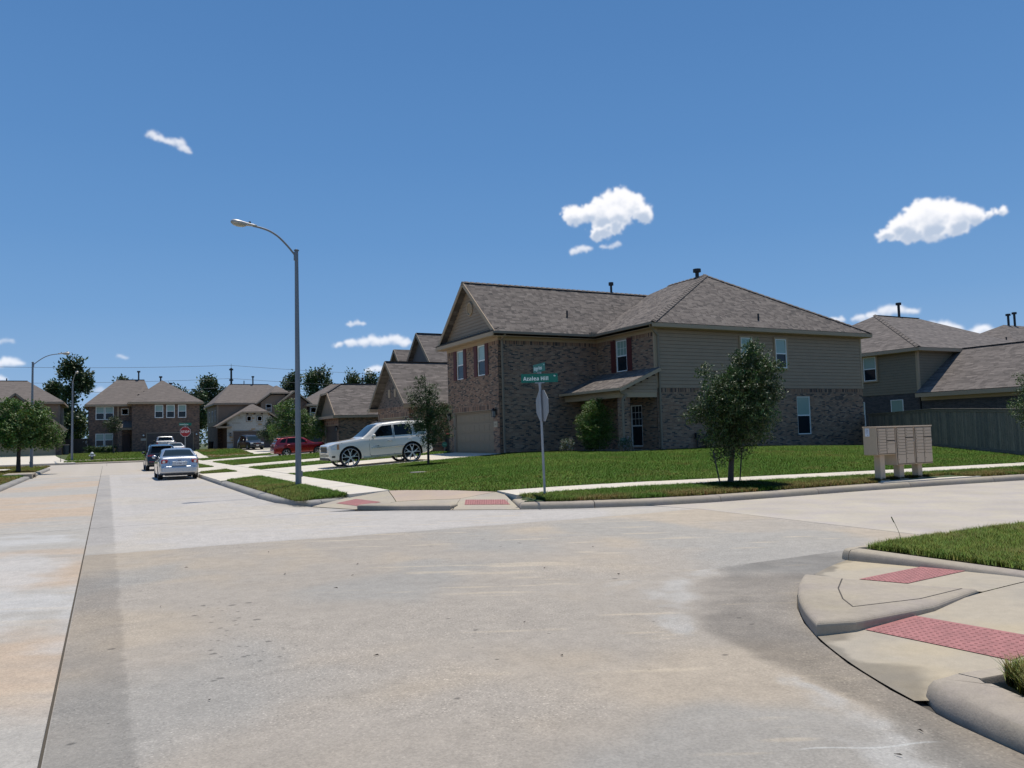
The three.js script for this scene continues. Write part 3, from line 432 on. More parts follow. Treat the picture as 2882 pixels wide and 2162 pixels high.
const shingleTex = (seed, c0, amt) => tex(1024, 1024, (x, y) => {
  const row = Math.floor(y / 1024 * 28), fy = y / 1024 * 28 - row, off = LAT[(row * 53 + seed) & 65535] * 40, col = Math.floor((x / 1024 * 12) + off), tone = LAT[(col * 131 + row * 977 + seed * 7) & 65535], tone2 = LAT[(Math.floor(x / 1024 * 5 + off * 3) * 57 + row * 331 + seed) & 65535];
  let m = 1 + (tone - .5) * amt + (tone2 > .82 ? .28 : 0) * amt * 1.6 + (LAT[(x * 17 + y * 613) & 65535] - .5) * .18; if (fy < .13) m *= .72; return [c0[0] * m, c0[1] * m, c0[2] * m];
}, { repeat: 4 });
const shingleBump = tex(512, 512, (x, y) => { const row = Math.floor(y / 512 * 28), fy = y / 512 * 28 - row; return clamp(1 - fy * .8 + (LAT[(Math.floor(x / 512 * 12 + LAT[row * 53] * 40) * 131 + row * 977) & 65535] - .5) * .5); }, { color: false, repeat: 4 });
M.roofA = std('shingles', 0xffffff, .95, { map: shingleTex(3, [.128, .108, .096], .5), bumpMap: shingleBump, bumpScale: .012 });
M.roofB = std('shingles', 0xffffff, .95, { map: shingleTex(9, [.135, .115, .102], .6), bumpMap: shingleBump, bumpScale: .012 });
M.roofFar = std('shingles', 0xffffff, .95, { map: shingleTex(5, [.150, .126, .110], .25), bumpMap: shingleBump, bumpScale: .008 });
const brickTex = (cs, n) => tex(1024, 1024, (x, y) => { const row = Math.floor(y / 1024 * 59), fy = y / 1024 * 59 - row, col = Math.floor(x / 1024 * 19 + (row & 1) * .5), fx = x / 1024 * 19 + (row & 1) * .5 - col, t = LAT[(col * 313 + row * 71 + n) & 65535]; const c = fy < .15 || fx < .05 ? [.13, .115, .10] : cs[Math.floor(t * cs.length)], m = 1 + (fbm(x / 64, y / 64, 3, 16) - .5) * .3; return c.map((v) => v * m); }, { repeat: 4 });
M.brickFar = std('brick wall', 0xffffff, .92, { map: brickTex([[.205, .118, .078], [.18, .105, .072], [.23, .14, .092], [.15, .092, .068], [.09, .062, .052]], 3) });
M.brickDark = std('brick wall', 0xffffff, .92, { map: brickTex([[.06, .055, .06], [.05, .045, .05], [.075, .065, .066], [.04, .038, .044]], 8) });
M.stone = std('pale stone wall', 0xffffff, .92, { map: tex(1024, 1024, (x, y) => { const row = Math.floor(y / 1024 * 20), fy = y / 1024 * 20 - row, o = LAT[row * 37] * 9, col = Math.floor(x / 1024 * 8 + o), fx = x / 1024 * 8 + o - col, t = LAT[(col * 517 + row * 91) & 65535]; let c = t < .06 ? [.42, .28, .15] : t < .12 ? [.40, .36, .30] : [.47, .45, .40]; if (fy < .08 || fx < .03) c = [.33, .31, .27]; const m = 1 + (fbm(x / 20, y / 20, 3, 51) - .5) * .25; return c.map((v) => v * m); }, { repeat: 4 }) });

/* ---------- bricks, boards, shingles ---------- */
class Pieces {                                       // the 300 pieces that show largest become parts, the others one joined part
  constructor(geo, mats, matAll, cols) { Object.assign(this, { geo, mats, matAll, cols, list: [] }); }
  add(m, k, d, tone = 1) { this.list.push({ m, k, d, tone }); }
  build(parent, name, restName, most = 300) {
    this.list.sort((a, b) => a.d - b.d); parent.updateWorldMatrix(true, false); const inv = parent.matrixWorld.clone().invert();
    for (const e of this.list.slice(0, most)) { const o = new THREE.Mesh(this.geo, this.mats[e.k]); o.name = name; o.castShadow = o.receiveShadow = true; o.applyMatrix4(inv.clone().multiply(e.m)); parent.add(o); }
    const rest = this.list.slice(most); if (rest.length) copies(parent, restName, this.geo, this.matAll, rest.map((e) => ({ m: e.m, c: rgb(...this.cols[e.k].map((v) => v * e.tone)) })));
  }
}
const brickGeo = new THREE.BoxGeometry(1, 1, 1);
const newBricks = () => new Pieces(brickGeo, brickMats, M.brick, BRICK);
/* a brick wall between two plan points; n is the way it faces; holes are [u0, u1, y0, y1] along it */
function brickWall(parent, bricks, [ax, az], [bx, bz], y0, y1, holes = [], { soldierTop = true, soldiers = [], red = 0 } = {}) {
  const L = Math.hypot(bx - ax, bz - az), ux = (bx - ax) / L, uz = (bz - az) / L, nx = -uz, nz = ux;      // faces left of the way... turned so that it is the outside
  const shape = new THREE.Shape([[0, y0], [L, y0], [L, y1], [0, y1]].map(([x, y]) => new THREE.Vector2(x, y)));
  for (const [a, b, c, d] of holes) shape.holes.push(new THREE.Path([[a, c], [b, c], [b, d], [a, d]].map(([x, y]) => new THREE.Vector2(x, Math.max(y, y0 + .001)))));
  const g = new THREE.ExtrudeGeometry(shape, { depth: .12, bevelEnabled: false }); // local x along, z outwards
  const basis = new THREE.Matrix4().makeBasis(V(ux, 0, uz), V(0, 1, 0), V(nx, 0, nz)).setPosition(ax, 0, az);
  g.translate(0, 0, -.12); g.applyMatrix4(basis); part(parent, 'wall', muv(g), M.mortar);
  const hit = (u, v, w, h) => holes.some(([a, b, c, d]) => u + w > a + .01 && u < b - .01 && v + h > c + .005 && v < d - .005);
  const put = (u, y, w, h, deep) => {
    const t = rnd(), patch = fbm((ax + u) * .7 + az, y * .7, 2); let k = t < .13 + (patch - .5) * .12 ? 5 : t < .2 ? 6 : Math.floor(rnd() * 5); if (rnd() < .06) k = 7;
    const m = new THREE.Matrix4().multiplyMatrices(basis, new THREE.Matrix4().compose(V(u + w / 2, y + h / 2, deep / 2 - .01), new THREE.Quaternion(), V(w - .011, h - .011, deep + .02)));
    const p = V().setFromMatrixPosition(m); bricks.add(m, k, p.distanceTo(camera.position), rr(.85, 1.15));
  };
  const top = soldierTop ? y1 - .2 : y1, rows = Math.floor((top - y0) / .0677);
  const band = (y) => soldiers.find(([a, b, c, d]) => y >= c - .03 && y < d);
  for (let r = 0; r < rows; r++) {
    const y = top - (r + 1) * .0677; let u = (r & 1) ? -.1 : 0; const b = band(y + .03);
    while (u < L - .02) { let w = .205; let a = Math.max(u, 0), e = Math.min(u + w, L); if (e - a > .03 && !(b && a + (e - a) / 2 > b[0] && a + (e - a) / 2 < b[1])) {
      const h = holes.find(([p, q, c, d]) => e > p && a < q && y + .068 > c && y < d);
      if (!h) put(a, y, e - a, .0677, .006 + rnd() * .004); else { if (a < h[0] - .03) put(a, y, h[0] - a, .0677, .008); if (e > h[1] + .03) put(h[1], y, e - h[1], .0677, .008); } }
      u += w; }
  }
  if (soldierTop) for (let u = 0; u < L - .03; u += .0677) if (!hit(u, top, .06, .19)) put(u, top, Math.min(.0677, L - u), .2, .012);
  for (const [a, b, c, d] of soldiers) for (let u = a; u < b - .03; u += .0677) put(u, c, .0677, d - c, .014);
}
/* lapped boards of a plain wall; each board is one piece */
function boards(parent, [ax, az], [bx, bz], y0, y1, mat, step = .178, cut = null, name = 'siding_board') {
  const L = Math.hypot(bx - ax, bz - az), ux = (bx - ax) / L, uz = (bz - az) / L, basis = new THREE.Matrix4().makeBasis(V(ux, 0, uz), V(0, 1, 0), V(-uz, 0, ux)).setPosition(ax, 0, az);
  for (let y = y0; y < y1 - .02; y += step) {
    const h = Math.min(step, y1 - y) - .009; let a = 0, b = L; if (cut) { const c = cut(y + h * .5); if (!c) continue; [a, b] = c; }
    const s = new THREE.Shape([new THREE.Vector2(0, 0), new THREE.Vector2(.034, 0), new THREE.Vector2(.016, h), new THREE.Vector2(0, h)]), g = new THREE.ExtrudeGeometry(s, { depth: b - a, bevelEnabled: false });
    g.applyMatrix4(new THREE.Matrix4().makeBasis(V(0, 0, 1), V(0, 1, 0), V(-1, 0, 0)).setPosition(b, y, 0)); g.applyMatrix4(basis); part(parent, name, muv(g), mat);
  }
}
/* double-hung window lying in a wall; basis from plan direction */
function wallBasis([ax, az], [bx, bz]) { const L = Math.hypot(bx - ax, bz - az), ux = (bx - ax) / L, uz = (bz - az) / L; return new THREE.Matrix4().makeBasis(V(ux, 0, uz), V(0, 1, 0), V(-uz, 0, ux)).setPosition(ax, 0, az); }
function windowIn(parent, B, u0, u1, y0, y1, { w = .045, proud = .02, grid: gr = null, blindTop = true, trim = null, shutters = false, single = false, sill = false, frameMat = M.white } = {}) {
  const P = (g) => g.applyMatrix4(B), mid = single ? y0 : (y0 + y1) / 2, f = part(parent, 'window_frame', merge(...[box(u0, u1, y1 - w, y1, -.05, proud + .012), box(u0, u1, y0, y0 + w, -.05, proud + .012), box(u0, u0 + w, y0 + w, y1 - w, -.05, proud + .01), box(u1 - w, u1, y0 + w, y1 - w, -.05, proud + .01), ...(single ? [] : [box(u0 + w, u1 - w, mid - .03, mid + .03, -.05, proud + .014)])].map(P)), frameMat);
  const up = part(f, 'pane', P(box(u0 + w, u1 - w, mid + (single ? w : .03), y1 - w, -.045, proud - .03)), blindTop ? M.blind : M.glass);
  if (!single) part(f, 'pane', P(box(u0 + w, u1 - w, y0 + w, mid - .03, -.045, proud - .045)), M.glass);
  if (gr) { const [nx, ny] = gr, list = [], a = u0 + w, b = u1 - w, c = mid + .03, d = y1 - w; for (let i = 1; i < nx; i++) { const u = lerp(a, b, i / nx); list.push(box(u - .009, u + .009, c, d, proud - .03, proud - .018)); } for (let j = 1; j < ny; j++) { const y = lerp(c, d, j / ny); list.push(box(a, b, y - .009, y + .009, proud - .03, proud - .0175)); } part(f, 'muntin', merge(...list.map(P)), M.white); }
  if (trim) { const t = .09; part(parent, 'window_trim', merge(...[box(u0 - t, u1 + t, y1 + .002, y1 + t, -.02, proud + .022), box(u0 - t, u1 + t, y0 - t, y0 - .002, -.02, proud + .022), box(u0 - t, u0 - .002, y0, y1, -.02, proud + .02), box(u1 + .002, u1 + t, y0, y1, -.02, proud + .02)].map(P)), trim); }
  if (sill) part(f, 'sill', P(box(u0 - .05, u1 + .05, y0 - .07, y0 - .002, -.02, proud + .05)), M.trim);
  if (shutters) for (const [a, b] of [[u0 - .44, u0 - .05], [u1 + .05, u1 + .44]]) { const s = part(parent, 'shutter', P(merge(rbox(a, b, y0 - .02, y1 + .04, .005, .04, .006))), M.shutter); const sl = []; for (let y = y0 + .08; y < y1 - .06; y += .075) sl.push(box(a + .05, b - .05, y, y + .05, .04, .048)); part(s, 'louvre', P(merge(...sl)), M.shutter); }
  return { f, up };
}
const tabGeo = new THREE.BoxGeometry(1, 1, 1);
const newShingles = () => new Pieces(tabGeo, shingleMats, M.shingle, SH);
function shingled(parent, tabs, pts, name = 'roof_slope') {  // a roof slope with its shingle tabs laid course by course; pts[0] to pts[1] is the eave
  const g = slab(pts, .08), { n, e, f } = g.userData; part(parent, name, g, M.shade);
  const q = pts.map((p) => [p.clone().sub(pts[0]).dot(e), p.clone().sub(pts[0]).dot(f)]); let u0 = 1e9, u1 = -1e9, v0 = 1e9, v1 = -1e9; for (const [u, v] of q) { u0 = Math.min(u0, u); u1 = Math.max(u1, u); v0 = Math.min(v0, v); v1 = Math.max(v1, v); }
  const ex = .143, tilt = new THREE.Quaternion(), rot = new THREE.Matrix4().makeBasis(e, n, f.clone().negate());
  tilt.setFromRotationMatrix(rot); const lean = new THREE.Quaternion().setFromAxisAngle(V(1, 0, 0), .035);
  for (let v = v0; v < v1; v += ex) { let u = u0 - rnd() * .3;
    while (u < u1) { const w = pick([.14, .19, .24, .3, .36]); let a = u, b = u + w; u = b; 
      // clip the tab to the outline at this height
      const vm = v + ex * .5; let lo = 1e9, hi = -1e9; for (let i = 0; i < q.length; i++) { const [p, r] = q[i], [s, t] = q[(i + 1) % q.length]; if ((r <= vm) !== (t <= vm)) { const x = p + (vm - r) / (t - r) * (s - p); lo = Math.min(lo, x); hi = Math.max(hi, x); } }
      if (lo > hi) continue; a = Math.max(a, lo); b = Math.min(b, hi); if (b - a < .02) continue;
      const raised = rnd() < .55, c = pts[0].clone().addScaledVector(e, (a + b) / 2).addScaledVector(f, v + ex * .5 + .01).addScaledVector(n, .006 + (raised ? .005 : 0));
      const m = new THREE.Matrix4().compose(c, tilt.clone().multiply(lean), V(b - a - .004, raised ? .014 : .008, ex + .03));
      tabs.add(m, raised ? pick([1, 3, 0, 1]) : pick([0, 2, 4, 2]), c.distanceTo(camera.position), rr(.86, 1.12)); } }
}
function ridgeCaps(parent, a, b, step = .16, w = .32, lift = .05) { // folded caps along a hip or ridge
  const d = V().subVectors(b, a), L = d.length(), dir = d.clone().normalize(), side = V().crossVectors(dir, V(0, 1, 0)).normalize(), up = V().crossVectors(side, dir);
  const s = new THREE.Shape([[-w / 2, -.085], [0, .012], [w / 2, -.085], [w / 2, -.10], [0, -.004], [-w / 2, -.10]].map(([x, y]) => new THREE.Vector2(x, y))), base = new THREE.ExtrudeGeometry(s, { depth: step * 1.25, bevelEnabled: false });
  const gm = muv(base), B = new THREE.Matrix4().makeBasis(side, up, dir.clone().negate()); parent.updateWorldMatrix(true, false); const inv = parent.matrixWorld.clone().invert();
  for (let k = 0; k * step < L; k++) { const p = a.clone().addScaledVector(dir, k * step + step).addScaledVector(up, lift + (k & 1) * .018), o = new THREE.Mesh(gm, shingleMats[k & 1 ? pick([3, 1]) : pick([4, 2])]); o.name = 'ridge_cap'; o.castShadow = o.receiveShadow = true; o.applyMatrix4(inv.clone().multiply(B.clone().setPosition(p))); parent.add(o); }
}
function roofPipe(parent, x, y, z, h = .45, r = .05, hood = false) { const p = part(parent, hood ? 'flue' : 'vent_pipe', cyl(x, y - .25, y + h, z, r, r, 10), M.pipe); if (hood) part(p, 'hood', cyl(x, y + h - .02, y + h + .16, z, r * 2.1, r * 2.1, 12), M.pipe); return p; }
function lantern(parent, B, u, y, s = 1) { const P = (g) => g.applyMatrix4(B); const l = part(parent, 'wall_lantern', merge(...[box(u - .05 * s, u + .05 * s, y - .02, y + .2 * s, .01, .03), bar(V(u, y + .16 * s, .03), V(u, y + .2 * s, .14), .02), box(u - .075 * s, u + .075 * s, y - .12 * s, y - .1 * s, .07, .22), box(u - .075 * s, u + .075 * s, y + .1 * s, y + .13 * s, .07, .22), new THREE.ConeGeometry(.09 * s, .1 * s, 4).rotateY(Math.PI / 4).translate(u, y + .18 * s, .145), ...[[-.07, .075], [.07, .075], [-.07, .215], [.07, .215]].map(([a, b]) => box(u + a * s - .007, u + a * s + .007, y - .1 * s, y + .1 * s, b - .007, b + .007))].map(P)), M.metalDark); part(l, 'glass_chimney', P(box(u - .055 * s, u + .055 * s, y - .1 * s, y + .1 * s, .09, .2)), M.lampGlass ??= phys('lantern glass', [.5, .5, .48], .1, { transmission: .6 })); return l; }
function garageDoor(parent, B, u0, u1, y0, y1, mat, inset = -.16, frame = M.trimDark) {
  const P = (g) => g.applyMatrix4(B), rows = 4, cols = 8, h = (y1 - y0) / rows, d = part(parent, 'garage_door', P(box(u0, u1, y0, y1, inset - .05, inset)), mat);
  for (let r = 0; r < rows; r++) { part(d, 'door_panel', P(merge(rbox(u0 + .005, u1 - .005, y0 + r * h + .006, y0 + (r + 1) * h - .006, inset, inset + .025, .006), ...Array.from({ length: cols }, (_, c) => { const a = lerp(u0, u1, c / cols), b = lerp(u0, u1, (c + 1) / cols); return rbox(a + .06, b - .06, y0 + r * h + .09, y0 + (r + 1) * h - .09, inset + .01, inset + .036, .01); }))), mat); }
  part(parent, 'door_frame', merge(...[box(u0 - .09, u0, y0, y1 + .09, inset - .04, inset + .07), box(u1, u1 + .09, y0, y1 + .09, inset - .04, inset + .07), box(u0, u1, y1, y1 + .09, inset - .04, inset + .068)].map(P)), frame); return d;
}

/* ---------- the corner house ---------- */
{
  const H = thing('corner_house', 'two-storey brown brick corner house with beige siding and maroon shutters', 'house', [17.25, .5, -29.37]);
  const xg = 17.25, zg = -34.32, zn = -40.8, xs = 23.14, zs = -29.37, xe = 37.6, zb = -41.2, y0 = .45, yb = 6.42, yE = 6.8;
  const bricks = newBricks(), tabs = newShingles();
  // plan ways run so that the outside lies on their left-hand normal
  const Wg = [[xg, zn], [xg, zg]], Ws = [[xg, zg], [xs, zg]], Wp = [[xs, zg], [xs, zs]], Wf = [[xs, zs], [xe, zs]];
  const gu = (z) => z - zn, pu = (z) => z - zg;
  brickWall(H, bricks, ...Wg, y0, yb, [[gu(-40.13), gu(-35.05), y0, 2.97], [gu(-39.45), gu(-38.6), 4.8, 6.37], [gu(-36.72), gu(-35.87), 4.8, 6.37]], { soldiers: [[gu(-40.35), gu(-34.85), 2.99, 3.24]] });
  brickWall(H, bricks, ...Ws, y0, yb, [[5.0, 5.87, .7, 2.95]]);
  brickWall(H, bricks, ...Wp, y0, yb, [[pu(-32.55), pu(-31.65), 4.74, 6.32], [pu(-31.48), pu(-30.58), .95, 2.97]]);
  brickWall(H, bricks, ...Wf, .25, 3.72, [[32.4 - xs, 33.38 - xs, 1.3, 3.3]]);
  bricks.build(H, 'brick', 'brickwork');
  // hidden sides and the floor inside, so that the house is closed
  part(H, 'rear_wall', merge(box(xs, xe - .01, .3, 6.6, zb, zb + .15), box(xg + .01, xs, .3, 6.6, zn, zn + .15), box(xe - .15, xe, .3, 6.6, zb + .15, zs - .15), box(xs, xs + .12, .3, 6.6, zb + .15, zn)), M.siding);
  part(H, 'sheathing', box(xs + .02, xe, 3.73, 6.62, zs - .12, zs), M.shade);
  boards(H, [xs + .02, zs], [xe, zs], 3.73, 6.62, M.siding, .176);
  part(H, 'corner_board', box(xe - .09, xe + .03, 3.73, 6.62, zs - .03, zs + .045), M.trim); part(H, 'corner_board', merge(box(xs - .03, xs + .1, 3.73, 6.62, zs + .0, zs + .045), box(xs - .045, xs + .0, 4.5, 6.62, zs - .1, zs + .02)), M.trim);
  part(H, 'frieze_board', merge(box(xg - .035, xg + .02, yb, 6.66, zn, zg + .03), box(xg - .03, xs, yb, 6.66, zg - .02, zg + .035), box(xs - .035, xs + .02, yb, 6.66, zg, zs)), M.trim);
  const Bg = wallBasis(...Wg), Bp = wallBasis(...Wp), Bf = wallBasis(...Wf), Bs = wallBasis(...Ws);
  windowIn(H, Bg, gu(-39.45), gu(-38.6), 4.8, 6.37, { shutters: true, proud: -.02 });
  windowIn(H, Bg, gu(-36.72), gu(-35.87), 4.8, 6.37, { shutters: true, proud: -.02 });
  windowIn(H, Bp, pu(-32.55), pu(-31.65), 4.74, 6.32, { shutters: true, proud: -.02, grid: [3, 2] });
  windowIn(H, Bp, pu(-31.48), pu(-30.58), .95, 2.97, { proud: -.02, grid: [3, 3], blindTop: false });
  windowIn(H, Bf, 28.54 - xs, 29.32 - xs, 4.79, 6.31, { proud: .08, trim: M.trim });
  windowIn(H, Bf, 30.95 - xs, 31.73 - xs, 4.79, 6.31, { proud: .08, trim: M.trim });
  { const { f, up } = windowIn(H, Bf, 32.4 - xs, 33.38 - xs, 1.3, 3.3, { proud: -.03 }); const sl = []; for (let y = 2.37; y < 3.24; y += .05) sl.push(box(32.46 - xs, 33.32 - xs, y, y + .035, -.06, -.0585).applyMatrix4(Bf)); part(f, 'blind_slats', merge(...sl), std('blind slat', [.20, .27, .25], .5)); void up; }
  part(H, 'front_door', merge(rbox(22.25, 23.12, .75, 2.9, zg - .12, zg - .06, .01)), M.door);
  garageDoor(H, Bg, gu(-40.02), gu(-35.16), .76, 2.88, M.garage, -.18);
  part(H, 'lintel', box(xg + .02, xg + .1, 2.96, 3.0, -40.13, -35.05), M.metalDark);
  lantern(H, Bg, gu(-40.5), 2.72, 1.35); lantern(H, Bg, gu(-34.72), 2.76, 1.35);
  part(H, 'house_number', rbox(xg - .03, xg + .005, 2.08, 2.38, -34.98, -34.56, .01), std('number stone', 0xffffff, .8, { map: canvasTex(128, 96, (c, w, h) => { c.fillStyle = '#b3a58d'; c.fillRect(0, 0, w, h); c.fillStyle = '#6d6250'; c.font = 'bold 34px serif'; c.fillText('2203', 26, 60); }) }));
  // gable face over the garage
  const ridgeZ = -37.56, ridgeY = 9.9, gA = (y) => { const k = (ridgeY - .12 - y) / .84; return k < .1 ? null : [gu(ridgeZ - k), gu(ridgeZ + k)]; };
  boards(H, ...Wg, 6.95, 9.7, M.siding, .176, gA, 'gable_board');
  { const s = new THREE.Shape([[-3.4, 6.7], [3.4, 6.7], [0, 9.78]].map(([x, y]) => new THREE.Vector2(x, y))), g = new THREE.ExtrudeGeometry(s, { depth: .1, bevelEnabled: false }); g.applyMatrix4(new THREE.Matrix4().makeBasis(V(0, 0, 1), V(0, 1, 0), V(-1, 0, 0)).setPosition(xg + .1, 0, ridgeZ)); part(H, 'gable_wall', g, M.shade); }
  { const ring = new THREE.TorusGeometry(.33, .05, 8, 28); ring.rotateY(Math.PI / 2); ring.translate(xg - .05, 8.47, -37.5); const v = part(H, 'gable_vent', ring, M.trim), sl = []; for (let k = -5; k <= 5; k++) { const y = k * .055, w = Math.sqrt(Math.max(0, .31 * .31 - y * y)); const b = new THREE.BoxGeometry(.012, .05, 2 * w); b.rotateZ(.6); b.translate(xg - .045, 8.47 + y, -37.5); sl.push(b); } const disc = new THREE.CylinderGeometry(.32, .32, .02, 24); disc.rotateZ(Math.PI / 2); disc.translate(xg - .02, 8.47, -37.5); part(v, 'vent_back', disc, M.metalDark); part(v, 'louvre', merge(...sl), M.trim); }
  // skirt roof under the gable
  shingled(H, tabs, [V(xg - .5, 6.78, zn - .5), V(xg - .5, 6.78, zg + .48), V(xg, 6.98, zg + .2), V(xg, 6.98, zn - .2)].reverse().map((p, i, a) => a[(i + 2) % 4]), 'skirt_roof');
  part(H, 'fascia', merge(box(xg - .52, xg - .48, 6.6, 6.79, zn - .5, zg + .5), box(xg - .52, 22.69, 6.58, 6.60, zg, zg + .46), box(xg - .48, xg, 6.58, 6.6, zn - .4, zg)), M.trim);
  // roofs
  shingled(H, tabs, [V(xg - .4, yE, -33.87), V(22.69, yE, -33.87), V(29.15, 9.9, ridgeZ), V(xg - .4, 9.9, ridgeZ)]);
  part(H, 'roof_slope', slab([V(22.69, yE, -41.25), V(xg - .4, yE, -41.25), V(xg - .4, 9.9, ridgeZ), V(29.15, 9.9, ridgeZ)], .08), M.roofA);
  const a1 = V(30.37, 10.49, -33.75), a2 = V(30.37, 10.49, -36.87);
  shingled(H, tabs, [V(22.69, yE, -28.92), V(38.05, yE, -28.92), a1]);
  shingled(H, tabs, [V(22.69, yE, -41.7), V(22.69, yE, -28.92), a1, a2]);
  part(H, 'roof_slope', slab([V(38.05, yE, -28.92), V(38.05, yE, -41.7), a2, a1], .08), M.roofA);
  part(H, 'roof_slope', slab([V(38.05, yE, -41.7), V(22.69, yE, -41.7), a2], .08), M.roofA);
  ridgeCaps(H, V(22.72, yE + .03, -28.95), a1, .17); ridgeCaps(H, V(38.02, yE + .03, -28.95), a1, .17); ridgeCaps(H, a1, a2, .17); ridgeCaps(H, V(xg - .4, 9.9, ridgeZ), V(29.1, 9.9, ridgeZ), .17);
  // rake boards, fascia, gutters, downspouts
  part(H, 'rake_board', merge(bar(V(xg - .42, 6.72, -33.85), V(xg - .42, 9.83, ridgeZ), .04, .2), bar(V(xg - .42, 6.72, -41.27), V(xg - .42, 9.83, ridgeZ), .04, .2)), M.trim);
  part(H, 'fascia', merge(box(22.66, 38.07, 6.60, 6.78, -28.94, -28.90), box(38.03, 38.07, 6.6, 6.78, -41.7, -28.94), box(xe, 38.03, 6.58, 6.60, -41.6, -28.94), box(xs + .02, 38.03, 6.585, 6.60, zs, -28.94)), M.trim);
  part(H, 'soffit', merge(box(22.7, xs, 6.575, 6.59, zg, -28.94), box(xg, 22.7, 6.575, 6.59, -33.9, zg)), M.trim);
  const gut = (a, b) => part(H, 'gutter', merge(bar(a, b, .12, .12)), M.trimDark);
  gut(V(xg - .5, 6.75, -33.80), V(22.6, 6.75, -33.80)); gut(V(22.62, 6.75, -33.82), V(22.62, 6.75, -28.92));
  part(H, 'gutter_box', box(22.42, 22.75, 6.7, 6.92, -33.98, -33.68), M.trimDark);
  const spout = (pts) => { const gs = []; for (let i = 0; i < pts.length - 1; i++) gs.push(bar(pts[i], pts[i + 1], .075, .1)); part(H, 'downspout', merge(...gs), M.trimDark); };
  spout([V(17.42, 6.68, -33.84), V(17.42, 6.45, zg + .09), V(17.42, .9, zg + .09), V(17.34, .68, zg + .28)]);
  spout([V(22.66, 6.68, -29.1), V(22.95, 6.45, -29.2), V(23.24, 6.25, zs + .1), V(23.24, .85, zs + .1), V(23.36, .72, zs + .32)]);
  spout([V(20.95, 3.55, -29.32), V(21.3, 3.38, -29.25), V(21.08, 3.2, -29.28), V(21.08, .8, -29.28)]);
  roofPipe(H, 26.6, 9.98, -37.7, .45, .07, true); roofPipe(H, 21.9, 7.85, -35.2, .42, .05); roofPipe(H, 30.1, 7.35, -29.55, .3, .05); roofPipe(H, 30.37, 10.5, -34.4, .35, .11, true);
  // porch: shed roof, beam, brick pier, slab
  shingled(H, tabs, [V(20.75, 3.70, -34.25), V(20.75, 3.70, -29.0), V(xs, 4.68, -29.0), V(xs, 4.68, -34.25)], 'porch_roof');
  part(H, 'porch_gutter', merge(bar(V(20.69, 3.64, -34.2), V(20.69, 3.64, -29.0), .12, .12)), M.trim);
  part(H, 'porch_beam', merge(box(21.05, 21.35, 3.28, 3.6, zg, -29.4), box(21.1, xs - .05, 3.28, 3.56, -29.42, -29.3), bar(V(20.74, 3.6, -29.0), V(xs, 4.60, -29.0), .035, .16)), M.trim);
  boards(H, [21.0, -29.32], [xs - .03, -29.32], 3.5, 4.5, M.siding, .16, (y) => { const a = (y - 3.55) / .41; return a > 2.05 ? null : [Math.max(0, a), 2.11]; }, 'porch_gable_board');
  part(H, 'porch_ceiling', box(21.0, xs, 3.50, 3.52, zg, -29.42), M.trim);
  part(H, 'porch_floor', box(20.9, xs, .5, .80, zg, -29.35), M.walk);
  const pier = newBricks(); for (const [a, b] of [[[21.14, -29.78], [21.14, -29.37]], [[21.14, -29.37], [21.55, -29.37]], [[21.55, -29.37], [21.55, -29.78]]]) brickWall(H, pier, a, b, .7, 3.3); pier.build(H, 'pier_brick', 'pier_brickwork', 0);
  tabs.build(H, 'shingle', 'shingles');
}

/* ---------- the other houses ---------- */
function hip(parent, x0, x1, z0, z1, yE, yR, ra, rb, mat, axis = 'x') { // eaves x0..x1, z0 (near) .. z1 (far); ridge from ra to rb along the axis
  const c = (x, z) => V(x, yE, z), A = axis === 'x' ? V(ra[0], yR, ra[1]) : V(ra[0], yR, ra[1]), B = V(rb[0], yR, rb[1]), P = (pts) => part(parent, 'roof_slope', slab(pts, .09), mat);
  if (axis === 'x') { P([c(x0, z0), c(x1, z0), B, A]); P([c(x1, z0), c(x1, z1), B]); P([c(x1, z1), c(x0, z1), A, B]); P([c(x0, z1), c(x0, z0), A]); }
  else { P([c(x0, z0), c(x1, z0), A]); P([c(x1, z0), c(x1, z1), B, A]); P([c(x1, z1), c(x0, z1), B]); P([c(x0, z1), c(x0, z0), A, B]); }
  part(parent, 'fascia', merge(box(x0 - .02, x1 + .02, yE - .24, yE - .03, z0 - .02, z0 + .03), box(x0 - .02, x1 + .02, yE - .24, yE - .03, z1 - .03, z1 + .02), box(x0 - .03, x0 + .02, yE - .24, yE - .03, z1 + .02, z0 - .02), box(x1 - .02, x1 + .03, yE - .24, yE - .03, z1 + .02, z0 - .02), box(x0 + .02, x1 - .02, yE - .24, yE - .22, z1 + .03, z0 - .03)), M.trim);
}
const caps = (parent, ...ps) => { for (let i = 0; i < ps.length - 1; i++) part(parent, 'ridge_cap', bar(ps[i].clone().add(V(0, .02, 0)), ps[i + 1].clone().add(V(0, .02, 0)), .24, .03), M.capDark ??= std('ridge shingle', [.085, .073, .067], .95)); };
const walls = (parent, x0, x1, y0, y1, z0, z1, mat, name = 'wall') => part(parent, name, muv(box(x0, x1, y0, y1, z1, z0)), mat);
function polyWall(parent, pts, z, thick, mat, name = 'gable_wall') { const g = new THREE.ExtrudeGeometry(new THREE.Shape(pts.map(([x, y]) => new THREE.Vector2(x, y))), { depth: thick, bevelEnabled: false }); g.translate(0, 0, z - thick); return part(parent, name, muv(g), mat); }
const Bz = (z) => new THREE.Matrix4().makeTranslation(0, 0, z);          // walls that face the viewer's street (+z)
const Bx = (x) => new THREE.Matrix4().makeBasis(V(0, 0, 1), V(0, 1, 0), V(-1, 0, 0)).setPosition(x, 0, 0); // walls that face -x; u is z

